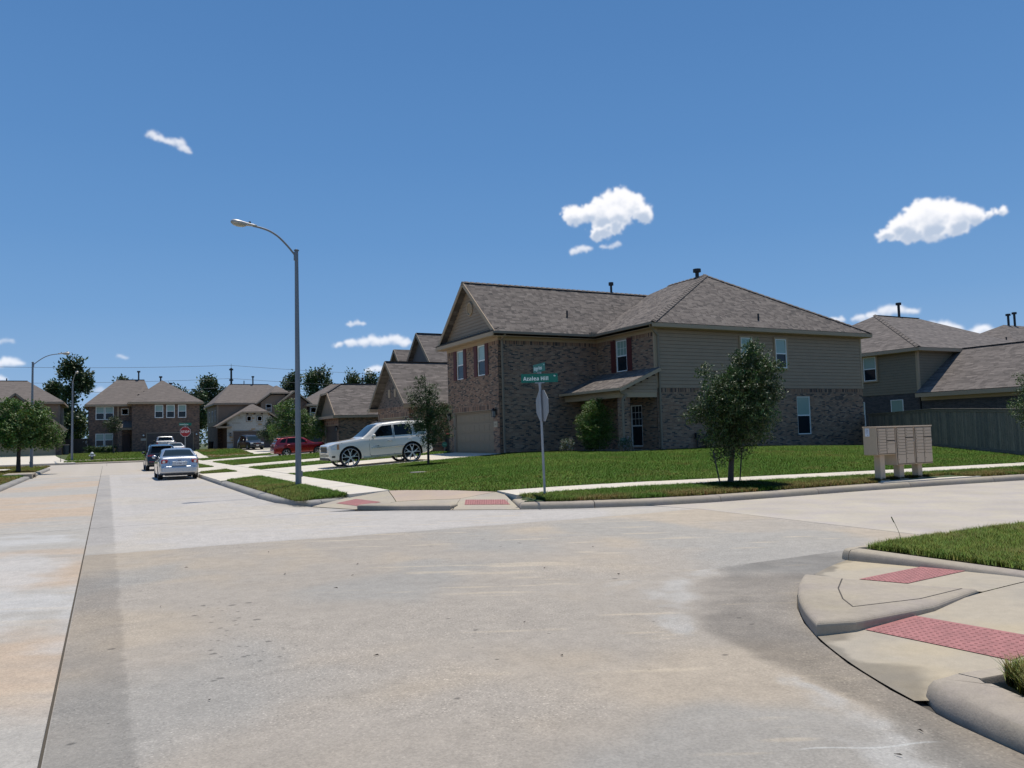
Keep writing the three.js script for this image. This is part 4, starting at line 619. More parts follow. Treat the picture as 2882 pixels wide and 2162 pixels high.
{ // second house on the right: front gable over a garage, taller part behind
  const X = 15.8, H = thing('brick_house', 'one-storey-fronted brick house with steep gable behind the parked white truck', 'house', [X, .5, -43.4]);
  const bricks = newBricks(), u0 = -49.25, u = (z) => z - u0;
  brickWall(H, bricks, [X, u0], [X, -43.35], .5, 3.6, [[u(-48.6), u(-43.95), .5, 2.92]], { soldiers: [[.2, 5.7, 2.95, 3.2]] });
  brickWall(H, bricks, [X, -43.35], [20.4, -43.35], .5, 3.55);
  bricks.build(H, 'brick', 'brickwork');
  part(H, 'gable_wall', muv((() => { const g = new THREE.ExtrudeGeometry(new THREE.Shape([[-49.25, 3.6], [-43.35, 3.6], [-46.3, 6.15]].map(([a, b]) => new THREE.Vector2(a, b))), { depth: .1, bevelEnabled: false }); g.applyMatrix4(new THREE.Matrix4().makeBasis(V(0, 0, 1), V(0, 1, 0), V(-1, 0, 0)).setPosition(X + .1, 0, 0)); return g; })()), std('brick gable', 0xffffff, .92, { map: brickTex([[.15, .105, .082], [.135, .098, .08], [.165, .12, .095], [.05, .045, .045], [.175, .135, .108]], 4) }));
  const gv = Bx(X); for (const z of [-46.85, -45.75]) { part(H, 'attic_vent', box(z - .16, z + .16, 4.22, 4.72, -.02, .04).applyMatrix4(gv), M.trim); }
  garageDoor(H, gv, -48.5, -44.05, .7, 2.85, M.garage, -.16);
  lantern(H, gv, -48.95, 2.6, 1.3); lantern(H, gv, -43.62, 2.6, 1.3);
  part(H, 'roof_slope', slab([V(X - .45, 3.68, -42.95), V(24, 3.68, -42.95), V(24, 6.45, -46.3), V(X - .45, 6.45, -46.3)], .09), M.roofB);
  part(H, 'roof_slope', slab([V(24, 3.68, -49.65), V(X - .45, 3.68, -49.65), V(X - .45, 6.45, -46.3), V(24, 6.45, -46.3)], .09), M.roofB);
  caps(H, V(X - .45, 6.45, -46.3), V(24, 6.45, -46.3));
  part(H, 'rake_board', merge(bar(V(X - .47, 3.6, -42.93), V(X - .47, 6.38, -46.3), .04, .2), bar(V(X - .47, 3.6, -49.67), V(X - .47, 6.38, -46.3), .04, .2)), M.trimDark);
  part(H, 'fascia', merge(box(X - .45, 24, 3.45, 3.65, -42.97, -42.92), box(X - .5, X, 3.42, 3.45, -43.35, -42.95), box(X - .55, X - .0, 3.4, 3.6, -49.9, -49.3)), M.trim);
  { const gs = [bar(V(16.6, 3.5, -42.98), V(16.6, 3.3, -43.22), .08), box(16.55, 16.65, .6, 3.3, -43.3, -43.2)]; part(H, 'downspout', merge(...gs), M.trim); }
  // taller part
  walls(H, 20.05, 30, .4, 4.4, -46.6, -58, M.sidingBrown);
  part(H, 'gable_wall', muv((() => { const g = new THREE.ExtrudeGeometry(new THREE.Shape([[-57.2, 4.3], [-47.4, 4.3], [-52.28, 8.85]].map(([a, b]) => new THREE.Vector2(a, b))), { depth: .1, bevelEnabled: false }); g.applyMatrix4(new THREE.Matrix4().makeBasis(V(0, 0, 1), V(0, 1, 0), V(-1, 0, 0)).setPosition(20.1, 0, 0)); return g; })()), M.sidingDark);
  part(H, 'roof_slope', slab([V(19.7, 3.7, -46.4), V(31, 3.7, -46.4), V(31, 9.16, -52.28), V(19.7, 9.16, -52.28)], .09), M.roofB);
  part(H, 'roof_slope', slab([V(31, 3.7, -58.2), V(19.7, 3.7, -58.2), V(19.7, 9.16, -52.28), V(31, 9.16, -52.28)], .09), M.roofB);
  caps(H, V(19.7, 9.16, -52.28), V(31, 9.16, -52.28));
  part(H, 'rake_board', merge(bar(V(19.68, 3.62, -46.4), V(19.68, 9.08, -52.28), .04, .22), bar(V(19.68, 3.62, -58.2), V(19.68, 9.08, -52.28), .04, .22)), M.trimDark);
  part(H, 'small_gable', muv((() => { const g = new THREE.ExtrudeGeometry(new THREE.Shape([[-57.6, 5.7], [-52.8, 5.7], [-55.18, 8.0]].map(([a, b]) => new THREE.Vector2(a, b))), { depth: .1, bevelEnabled: false }); g.applyMatrix4(new THREE.Matrix4().makeBasis(V(0, 0, 1), V(0, 1, 0), V(-1, 0, 0)).setPosition(19.5, 0, 0)); return g; })()), M.brickFar);
  part(H, 'roof_slope', slab([V(19.0, 5.6, -52.5), V(24, 5.6, -52.5), V(24, 8.3, -55.18), V(19.0, 8.3, -55.18)], .09), M.roofB);
  part(H, 'roof_slope', slab([V(24, 5.6, -57.9), V(19.0, 5.6, -57.9), V(19.0, 8.3, -55.18), V(24, 8.3, -55.18)], .09), M.roofB);
  part(H, 'rake_board', merge(bar(V(18.98, 5.52, -52.5), V(18.98, 8.22, -55.18), .04, .2), bar(V(18.98, 5.52, -57.9), V(18.98, 8.22, -55.18), .04, .2)), M.trimDark);
  walls(H, 19.45, 20.05, .4, 5.7, -52.8, -57.6, M.brickFar);
}
{ // third house on the right: clipped front gable
  const X = 16.2, H = thing('brick_house', 'low brick house with clipped front gable beside the red car', 'house', [X, .5, -60.6]);
  const bricks = newBricks(); brickWall(H, bricks, [X, -60.55], [22, -60.55], .5, 3.5); brickWall(H, bricks, [X, -66.1], [X, -60.55], .5, 3.45, [[1.1, 5.0, .5, 2.85]], { soldiers: [[.6, 5.3, 2.87, 3.1]] }); bricks.build(H, 'brick', 'brickwork');
  garageDoor(H, Bx(X), -64.9, -61.2, .7, 2.78, M.garageDark, -.16); lantern(H, Bx(X), -60.82, 2.5, 1.3);
  part(H, 'gable_wall', muv((() => { const g = new THREE.ExtrudeGeometry(new THREE.Shape([[-66.6, 3.4], [-60.55, 3.4], [-62.8, 5.35], [-64.4, 5.35]].map(([a, b]) => new THREE.Vector2(a, b))), { depth: .1, bevelEnabled: false }); g.applyMatrix4(new THREE.Matrix4().makeBasis(V(0, 0, 1), V(0, 1, 0), V(-1, 0, 0)).setPosition(X + .1, 0, 0)); return g; })()), M.sidingBrown);
  const e = X - .4; part(H, 'roof_slope', slab([V(e, 3.6, -60.2), V(24, 3.6, -60.2), V(24, 6.29, -63.6), V(17.2, 6.29, -63.6), V(e, 5.5, -62.6)], .09), M.roofB);
  part(H, 'roof_slope', slab([V(24, 3.6, -67), V(e, 3.6, -67), V(e, 5.5, -64.6), V(17.2, 6.29, -63.6), V(24, 6.29, -63.6)], .09), M.roofB);
  part(H, 'roof_slope', slab([V(e, 5.5, -64.6), V(e, 5.5, -62.6), V(17.2, 6.29, -63.6)], .09), M.roofB);
  caps(H, V(17.2, 6.29, -63.6), V(24, 6.29, -63.6)); caps(H, V(e, 5.5, -62.6), V(17.2, 6.29, -63.6));
  part(H, 'rake_board', merge(bar(V(e - .02, 3.52, -60.18), V(e - .02, 5.42, -62.6), .04, .2), bar(V(e - .02, 3.52, -67), V(e - .02, 5.42, -64.6), .04, .2), bar(V(e - .02, 5.42, -62.55), V(e - .02, 5.42, -64.65), .04, .16)), M.trim);
  part(H, 'fascia', merge(box(e, 24, 3.38, 3.57, -60.24, -60.18), box(e - .15, X + .05, 3.36, 3.58, -67.2, -60.2)), M.trim);
  walls(H, 21.5, 22, .4, 3.4, -60.7, -67, M.brickFar);
}
function farWindow(H, z, u0, u1, y0, y1, twin = false) { const B = Bz(z); if (twin) { const m = (u0 + u1) / 2; windowIn(H, B, u0, m - .02, y0, y1, { proud: .06, w: .075 }); windowIn(H, B, m + .02, u1, y0, y1, { proud: .06, w: .075 }); } else windowIn(H, B, u0, u1, y0, y1, { proud: .06, w: .075 }); }
{ // far brick house facing the viewer
  const H = thing('brick_house', 'dark brick two-storey far house with three upper windows over its garage', 'house', [4, .7, -99]);
  walls(H, -1.85, 2.6, .4, 6.25, -101.5, -112, M.brickFar); walls(H, 2.55, 9.75, .4, 6.4, -99, -111, M.brickFar);
  walls(H, -1.95, -1.87, 3.6, 6.2, -101.6, -112, M.sidingDark, 'side_siding');
  farWindow(H, -101.5, -1.18, .68, 4.68, 6.22, true); farWindow(H, -101.5, -1.18, .64, 1.6, 3.08, true); farWindow(H, -99, 4.9, 5.8, 4.74, 6.27); farWindow(H, -99, 6.13, 7.03, 4.74, 6.27); farWindow(H, -99, 7.38, 8.28, 4.74, 6.27);
  windowIn(H, Bz(-101.5), 1.5, 2.2, 5.25, 5.95, { single: true, proud: .03, trim: M.trim });
  part(H, 'corner_board', box(1.05, 1.22, 3.9, 6.2, -101.52, -101.42), M.trim);
  part(H, 'porch_roof', slab([V(.95, 3.72, -99.6), V(2.55, 3.72, -99.6), V(2.55, 4.5, -101.5), V(1.0, 4.5, -101.5)], .1), M.roofFar);
  part(H, 'porch_beam', box(1.0, 2.55, 3.45, 3.68, -99.8, -99.65), M.trimDark); part(H, 'porch_post', box(1.1, 1.5, .7, 3.45, -100, -99.65), M.brickFar);
  part(H, 'front_door', rbox(1.6, 2.4, .78, 2.95, -101.5, -101.44, .01), M.door);
  garageDoor(H, Bz(-99), 4.1, 9.0, .73, 2.95, M.garageDark, .03, M.trimDark);
  for (const u of [3.72, 9.4]) { const l = part(H, 'wall_lantern', cyl(u, 2.55, 2.85, -98.85, .07, .07, 8), M.metalDark); part(l, 'lamp_glass', new THREE.SphereGeometry(.1, 10, 8).translate(u, 2.75, -98.8), std('white lamp glass', [.8, .8, .78], .2)); }
  part(H, 'house_number', box(3.45, 4.0, 2.15, 2.4, -98.99, -98.96), std('number stone', [.4, .37, .31], .8));
  hip(H, -2.3, 5, -101.05, -112.4, 6.45, 9.75, [1.1, -106.7], [4.1, -106.7], M.roofFar); hip(H, 2.1, 10.15, -98.55, -111.4, 6.6, 9.5, [5.95, -103.6], [5.95, -108], M.roofFar, 'z');
  caps(H, V(1.1, 9.75, -106.7), V(4.1, 9.75, -106.7));
  roofPipe(H, 3.45, 9.7, -106.7, 1.0, .09, true); roofPipe(H, 5.8, 9.5, -104, .35, .09, true); roofPipe(H, 3.9, 7.7, -102.7, .4, .05); roofPipe(H, 6.9, 8.7, -103.4, .3, .1, true);
  part(H, 'turtle_vent', box(3.2, 3.5, 7.55, 7.7, -102.6, -102.3), M.pipe);
}
{ // far house with pale stone garage front
  const H = thing('stone_house', 'far two-storey house with pale stone garage front and brown siding', 'house', [17, .8, -104]);
  walls(H, 12.9, 24, 3.9, 6.7, -108.6, -120, M.sidingBrown); walls(H, 12.92, 24, .4, 3.9, -108.62, -120, M.brickFar, 'lower_wall');
  part(H, 'side_siding', box(12.86, 12.9, 3.9, 6.65, -120, -108.6), M.sidingBrown); part(H, 'corner_board', box(12.84, 13.02, 3.9, 6.7, -108.62, -108.54), M.trim);
  for (const z of [-110.5, -113.8, -117]) windowIn(H, Bx(12.86), z - .45, z + .45, 4.5, 6.0, { proud: .03 });
  hip(H, 12.45, 25, -108.2, -120.4, 6.9, 9.75, [15.1, -113.5], [20.3, -113.5], M.roofFar); caps(H, V(15.1, 9.75, -113.5), V(20.3, 9.75, -113.5));
  roofPipe(H, 17.0, 9.75, -113.5, .5, .06); roofPipe(H, 18.2, 9.75, -113.5, 1.0, .09, true);
  // garage
  polyWall(H, [[13.49, .5], [20.15, .5], [20.15, 3.6], [18.45, 5.45], [15.3, 5.45], [13.49, 4.2]], -104, .2, M.stone, 'stone_front'); walls(H, 13.5, 20.1, .5, 3.5, -104.25, -108.6, M.brickFar);
  part(H, 'stone_band', box(13.47, 14.25, 1.55, 1.72, -104.0, -103.95), M.trimDark);
  garageDoor(H, Bz(-104), 14.3, 19.45, .86, 3.02, M.garageDark, .03, M.trimDark); lantern(H, Bz(-104), 13.9, 2.6, 1.4);
  for (const u of [15.9, 17.2]) windowIn(H, Bz(-104), u, u + .57, 4.34, 4.97, { single: true, proud: .03, trim: M.trimDark });
  part(H, 'roof_slope', slab([V(12.2, 3.75, -108.6), V(12.2, 3.75, -103.55), V(15.25, 5.55, -103.55), V(16.87, 6.6, -105.3), V(16.87, 6.6, -108.6)], .09), M.roofFar);
  part(H, 'roof_slope', slab([V(21.5, 3.75, -103.55), V(21.5, 3.75, -108.6), V(16.87, 6.6, -108.6), V(16.87, 6.6, -105.3), V(18.5, 5.55, -103.55)], .09), M.roofFar);
  part(H, 'roof_slope', slab([V(15.25, 5.55, -103.55), V(18.5, 5.55, -103.55), V(16.87, 6.6, -105.3)], .09), M.roofFar);
  part(H, 'rake_board', merge(bar(V(12.2, 3.66, -103.53), V(15.25, 5.46, -103.53), .04, .2), bar(V(21.5, 3.66, -103.53), V(18.5, 5.46, -103.53), .04, .2), box(15.2, 18.55, 5.36, 5.52, -103.56, -103.5)), M.trim);
  part(H, 'eave_return', merge(box(12.15, 14.0, 3.5, 3.72, -103.9, -103.5)), M.trim);
  for (const x of [15.95, 16.85, 17.75]) part(H, 'bracket', box(x - .09, x + .09, 5.18, 5.35, -104, -103.6), M.door);
  // upper gables
  polyWall(H, [[18.2, 3.9], [21.4, 3.9], [21.4, 7.9], [19.5, 7.9], [18.2, 6.9]], -107.2, .2, M.sidingBrown); windowIn(H, Bz(-107.2), 18.85, 19.55, 5.65, 6.65, { proud: .03, trim: M.trim });
  part(H, 'roof_slope', slab([V(17.5, 6.75, -112), V(17.5, 6.75, -106.8), V(19.4, 8.2, -106.8), V(20.6, 9.3, -109), V(20.6, 9.3, -112)], .09), M.roofFar); part(H, 'roof_slope', slab([V(23.6, 6.75, -106.8), V(23.6, 6.75, -112), V(20.6, 9.3, -112), V(20.6, 9.3, -109), V(21.9, 8.2, -106.8)], .09), M.roofFar); part(H, 'roof_slope', slab([V(19.4, 8.2, -106.8), V(21.9, 8.2, -106.8), V(20.6, 9.3, -109)], .09), M.roofFar);
  part(H, 'rake_board', merge(bar(V(17.5, 6.66, -106.78), V(19.4, 8.11, -106.78), .04, .18), box(19.35, 22, 8.02, 8.17, -106.82, -106.76)), M.trim);
  polyWall(H, [[20.6, 3.9], [24.1, 3.9], [24.1, 6.8], [22.4, 8.2], [20.6, 6.8]], -106.2, .25, M.brickFar); windowIn(H, Bz(-106.2), 21.9, 22.85, 5.4, 6.55, { proud: .03 });
  part(H, 'roof_slope', slab([V(20.1, 6.65, -110), V(20.1, 6.65, -105.8), V(22.4, 8.45, -105.8), V(22.4, 8.45, -110)], .09), M.roofFar); part(H, 'roof_slope', slab([V(24.7, 6.65, -105.8), V(24.7, 6.65, -110), V(22.4, 8.45, -110), V(22.4, 8.45, -105.8)], .09), M.roofFar);
  part(H, 'rake_board', merge(bar(V(20.1, 6.56, -105.78), V(22.4, 8.36, -105.78), .04, .18), bar(V(24.7, 6.56, -105.78), V(22.4, 8.36, -105.78), .04, .18), box(20.05, 20.9, 6.4, 6.6, -106.1, -105.75), box(23.9, 24.75, 6.4, 6.6, -106.1, -105.75)), M.trim);
  part(H, 'porch_roof', slab([V(20.2, 3.6, -104.4), V(24.6, 3.6, -104.4), V(24.4, 4.6, -106.2), V(20.4, 4.6, -106.2)], .1), M.roofFar); part(H, 'porch_post', box(23.9, 24.2, .8, 3.5, -104.8, -104.5), M.brickFar);
}
{ // far house at the left edge
  const H = thing('brick_house', 'brown far house at the left edge with a wide tan garage door', 'house', [-8, .8, -99]);
  polyWall(H, [[-10.9, .5], [-4.42, .5], [-4.42, 3.75], [-7.65, 6.45], [-10.9, 3.75]], -99, .2, M.brickFar); walls(H, -10.88, -4.45, .5, 3.6, -99.25, -104, M.brickFar);
  garageDoor(H, Bz(-99), -10.2, -5.1, .8, 3.0, M.garageTan, .03, M.trim);
  { const l = part(H, 'wall_lantern', cyl(-4.75, 2.5, 2.8, -98.87, .07, .07, 8), M.metalDark); part(l, 'lamp_glass', new THREE.SphereGeometry(.09, 10, 8).translate(-4.75, 2.7, -98.8), std('white lamp glass', [.8, .8, .78], .2)); }
  part(H, 'roof_slope', slab([V(-11.4, 3.6, -104), V(-11.4, 3.6, -98.55), V(-7.65, 6.75, -98.55), V(-7.65, 6.75, -104)], .09), M.roofFar); part(H, 'roof_slope', slab([V(-3.95, 3.6, -98.55), V(-3.95, 3.6, -104), V(-7.65, 6.75, -104), V(-7.65, 6.75, -98.55)], .09), M.roofFar);
  part(H, 'rake_board', merge(bar(V(-11.4, 3.52, -98.53), V(-7.65, 6.66, -98.53), .04, .22), bar(V(-3.95, 3.52, -98.53), V(-7.65, 6.66, -98.53), .04, .22), box(-4.6, -3.9, 3.3, 3.55, -99, -98.5)), M.trim);
  walls(H, -19, -4.85, .4, 6.7, -102.8, -113, M.sidingBrown); part(H, 'corner_board', box(-4.98, -4.82, 4, 6.7, -102.85, -102.76), M.trimDark);
  hip(H, -19.5, -4.4, -102.4, -113.4, 6.85, 9.6, [-15, -107.9], [-8.4, -107.9], M.roofFar); caps(H, V(-15, 9.6, -107.9), V(-8.4, 9.6, -107.9));
  polyWall(H, [[-12, 5], [-6.2, 5], [-9.0, 7.5]], -101.3, .15, M.sidingBrown); part(H, 'roof_slope', slab([V(-12.2, 4.95, -106), V(-12.2, 4.95, -100.9), V(-9.0, 7.75, -100.9), V(-9.0, 7.75, -106)], .09), M.roofFar); part(H, 'roof_slope', slab([V(-5.8, 4.95, -100.9), V(-5.8, 4.95, -106), V(-9.0, 7.75, -106), V(-9.0, 7.75, -100.9)], .09), M.roofFar);
  part(H, 'rake_board', merge(bar(V(-12.2, 4.87, -100.88), V(-9.0, 7.66, -100.88), .04, .22), bar(V(-5.8, 4.87, -100.88), V(-9.0, 7.66, -100.88), .04, .22)), M.trimDark);
  roofPipe(H, -10.5, 9.6, -107.9, .3, .06);
}
{ const H = thing('dark_house', 'dark-sided far house behind the clipped gable house', 'house', [28, .8, -106]);
  walls(H, 24.35, 36, .4, 6.3, -106, -118, M.sidingDark); windowIn(H, Bz(-106), 24.5, 25.3, 4.7, 6.1, { proud: .03 }); windowIn(H, Bz(-106), 27, 27.9, 4.7, 6.1, { proud: .03 });
  hip(H, 23.9, 36.5, -105.6, -118.4, 6.5, 9.75, [28.9, -111.5], [34, -111.5], M.roofFar); caps(H, V(28.9, 9.75, -111.5), V(34, 9.75, -111.5)); roofPipe(H, 33.5, 9.75, -111.5, .8, .09, true); }
{ const H = thing('far_house', 'far house whose hip roof shows left of the steep brick gable', 'house', [40, .8, -112]);
  walls(H, 37.5, 49, .4, 6.6, -112, -124, M.sidingBrown); hip(H, 37, 49.5, -111.6, -124.4, 6.9, 11.3, [41, -118], [45, -118], M.roofFar); windowIn(H, Bz(-112), 39, 39.9, 4.7, 6.1, { proud: .03 }); }
{ // house behind the fence
  const H = thing('fenced_house', 'house behind the wooden fence with dark siding and long shingled wing', 'house', [47.8, .5, -33]);
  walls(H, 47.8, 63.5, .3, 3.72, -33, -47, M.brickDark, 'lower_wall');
  boards(H, [47.8, -47], [47.8, -33], 3.73, 6.6, M.sidingFence = taup(.215, .17, .115, 'painted siding'), .18); boards(H, [47.8, -33], [63.5, -33], 3.73, 6.6, M.sidingFence, .18);
  walls(H, 47.81, 63.5, 3.7, 6.6, -33.01, -47, M.shade, 'upper_wall');
  part(H, 'corner_board', merge(box(47.74, 47.9, 3.73, 6.6, -33.1, -32.93)), M.trim);
  windowIn(H, Bx(47.77), -37.07, -36.07, 4.78, 6.45, { proud: .09, trim: M.trim }); windowIn(H, Bx(47.8), -35.12, -34.19, 1.6, 3.35, { proud: .05 }); windowIn(H, Bx(47.8), -38.2, -37.2, 1.6, 3.32, { proud: .05 });
  hip(H, 47.3, 64, -32.5, -47.5, 6.75, 10.2, [53.2, -40], [58.4, -40], M.roofB); ridgeCaps(H, V(47.35, 6.78, -32.55), V(53.2, 10.2, -40), .3, .34); caps(H, V(53.2, 10.2, -40), V(58.4, 10.2, -40));
  roofPipe(H, 56.3, 10.2, -40.2, 1.05, .1, true); roofPipe(H, 48.4, 7.4, -44.8, .9, .05); roofPipe(H, 50.6, 8.0, -38.5, .4, .05); roofPipe(H, 50.9, 7.7, -37.4, .6, .05, true);
  // wing towards the side street
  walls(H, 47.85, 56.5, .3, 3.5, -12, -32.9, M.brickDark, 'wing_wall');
  part(H, 'roof_slope', slab([V(47.35, 3.72, -32.97), V(47.35, 3.72, -11), V(52.1, 6.75, -11), V(52.1, 6.75, -32.97)], .09), M.roofB); part(H, 'roof_slope', slab([V(57, 3.72, -11), V(57, 3.72, -32.97), V(52.1, 6.75, -32.97), V(52.1, 6.75, -11)], .09), M.roofB);
  caps(H, V(52.1, 6.75, -32.95), V(52.1, 6.75, -11)); part(H, 'fascia', box(47.3, 47.36, 3.42, 3.68, -32.97, -11), M.trim); part(H, 'frieze_board', box(47.8, 47.84, 3.2, 3.48, -32.9, -12), M.trim);
}
{ const H = thing('right_house', 'hip-roofed house at the far right edge behind the long wing', 'house', [76, .5, -40]);
  walls(H, 66.5, 84, .3, 6.6, -36.5, -50, M.sidingBrown); hip(H, 66, 84.5, -36, -50.4, 6.75, 10.6, [73.6, -42], [77, -42], M.roofB); windowIn(H, Bz(-36.5), 70, 71, 4.6, 6.1, { proud: .03 }); roofPipe(H, 74.4, 10.6, -42, .9, .1, true); roofPipe(H, 75.4, 10.6, -42, 1.1, .1, true); roofPipe(H, 69.3, 8.4, -39.4, .6, .06); }

/* ---------- the wooden fence ---------- */
M.fence = [0, 1, 2, 3].map((k) => std('weathered cedar ' + k, 0xffffff, .9, { map: tex(64, 512, (x, y) => { const g = fbm(x / 5 + k * 9, y / 90, 4), kn = ss(.7, .78, fbm(x / 9 + k * 40, y / 16 + k * 7, 2)); const b = [[.20, .165, .125], [.23, .188, .14], [.17, .145, .115], [.26, .21, .155]][k], m = .65 + g * .7 - kn * .35; return b.map((v) => v * m); }) }));
{
  const a = V(37.75, 0, -29.2), b = V(29.0, 0, -14.4), F = thing('wooden_fence', 'weathered grey wooden picket fence beside the corner house', 'fence', [37.75, .4, -29.2]), d = V().subVectors(b, a), L = d.length(), u = d.clone().normalize(), n = V(-u.z, 0, u.x); // n faces the lawn
  if (n.x > 0) n.negate(); const ang = Math.atan2(-u.z, u.x), N = Math.floor(L / .145);
  const at = (s, y, off) => V(a.x + u.x * s + n.x * off, y, a.z + u.z * s + n.z * off);
  for (let i = 0; i < N; i++) { const s = (i + .5) * .145, p = at(s, 0, 0), h = 1.72 + rr(-.012, .012), y = th(p.x, p.z), g = rbox(-.068, .068, 0, h, -.009, .009, .004, 1); g.attributes.uv && g; { const q = g.attributes.position, uv = g.attributes.uv; for (let k = 0; k < q.count; k++) uv.setXY(k, q.getX(k) * 3.5 + .5, q.getY(k) / 1.8 + i * .37); } g.rotateZ(rr(-.006, .006)); g.rotateY(ang); g.translate(p.x, y + .03 + rr(-.012, .012), p.z); part(F, 'picket', g, pick(M.fence)); }
  for (let s = 0; s < L; s += 2.4) { const e = Math.min(L, s + 2.4), y0 = (q) => { const p = at(q, 0, 0); return th(p.x, p.z); }; part(F, 'cap_board', bar(at(s + .01, y0(s) + 1.77, 0), at(e - .01, y0(e) + 1.77, 0), .14, .03), M.fence[3]); part(F, 'trim_board', bar(at(s + .01, y0(s) + 1.69, .022), at(e - .01, y0(e) + 1.69, .022), .022, .1), M.fence[0]); part(F, 'rail', bar(at(s, y0(s) + .4, -.04), at(e, y0(e) + .4, -.04), .04, .09), M.fence[1]); part(F, 'kick_board', bar(at(s + .01, y0(s) + .1, .02), at(e - .01, y0(e) + .1, .02), .02, .14), M.fence[2]); }
  // return towards the house wall behind
  const F2 = thing('wooden_fence', 'short grey fence closing the gap at the corner house rear wall', 'fence', [37.7, .4, -29.5]); for (let k = 0; k < 40; k++) { const g = box(37.68, 37.70, .5, 2.3, -29.6 - k * .145, -29.6 - k * .145 - .137); part(F2, 'picket', muv(g), pick(M.fence)); }
  const F3 = thing('wooden_fence', 'dark wooden fence between the two far left houses', 'fence', [-3.2, .8, -101]); for (let k = 0; k < 18; k++) part(F3, 'picket', muv(box(-4.35 + k * .14, -4.35 + k * .14 + .13, .7, 2.55, -100.9, -100.88)), M.fenceDark ??= std('dark stained fence', [.045, .035, .03], .9));
}

/* ---------- vehicles: a lofted body with wheel wells cut out; front at -x, rear at +x in their own axes ---------- */
M.tyre = std('tyre rubber', [.018, .018, .018], .85); M.alloy = std('alloy wheel', [.62, .62, .63], .25, { metalness: .9 }); M.alloyDark = std('wheel shadow plate', [.02, .02, .022], .5, { metalness: .4 });
M.carGlass = phys('tinted car glass', [.004, .005, .006], .04, { specularIntensity: .55 }); M.carGlassBlue = phys('car glass', [.018, .028, .033], .04, { specularIntensity: .55 });
M.under = std('wheel well', [.012, .012, .012], .9); M.chrome = std('chrome', [.72, .72, .72], .12, { metalness: 1 }); M.plasticBlack = std('black plastic', [.02, .02, .021], .6); M.gap = std('panel gap', [.015, .015, .015], .9);
M.tail = phys('red lamp lens', [.28, .012, .015], .12, { clearcoat: 1 }); M.lampClear = phys('clear lamp lens', [.62, .62, .60], .1, { clearcoat: 1 }); M.amber = phys('amber lens', [.55, .22, .05], .15, { clearcoat: 1 });
const paint = (name, c, metal = 0, rough = .32) => phys(name, c, rough, { metalness: metal, clearcoat: 1, clearcoatRoughness: .04 });
const interp = (t, x) => { if (x <= t[0][0]) return t[0][1]; for (let i = 0; i < t.length - 1; i++) if (x <= t[i + 1][0]) { const k = (x - t[i][0]) / (t[i + 1][0] - t[i][0]); return lerp(t[i][1], t[i + 1][1], k * k * (3 - 2 * k) * .5 + k * .5); } return t[t.length - 1][1]; };
const evaluator = new Evaluator(); evaluator.useGroups = true; evaluator.attributes = ['position', 'normal'];
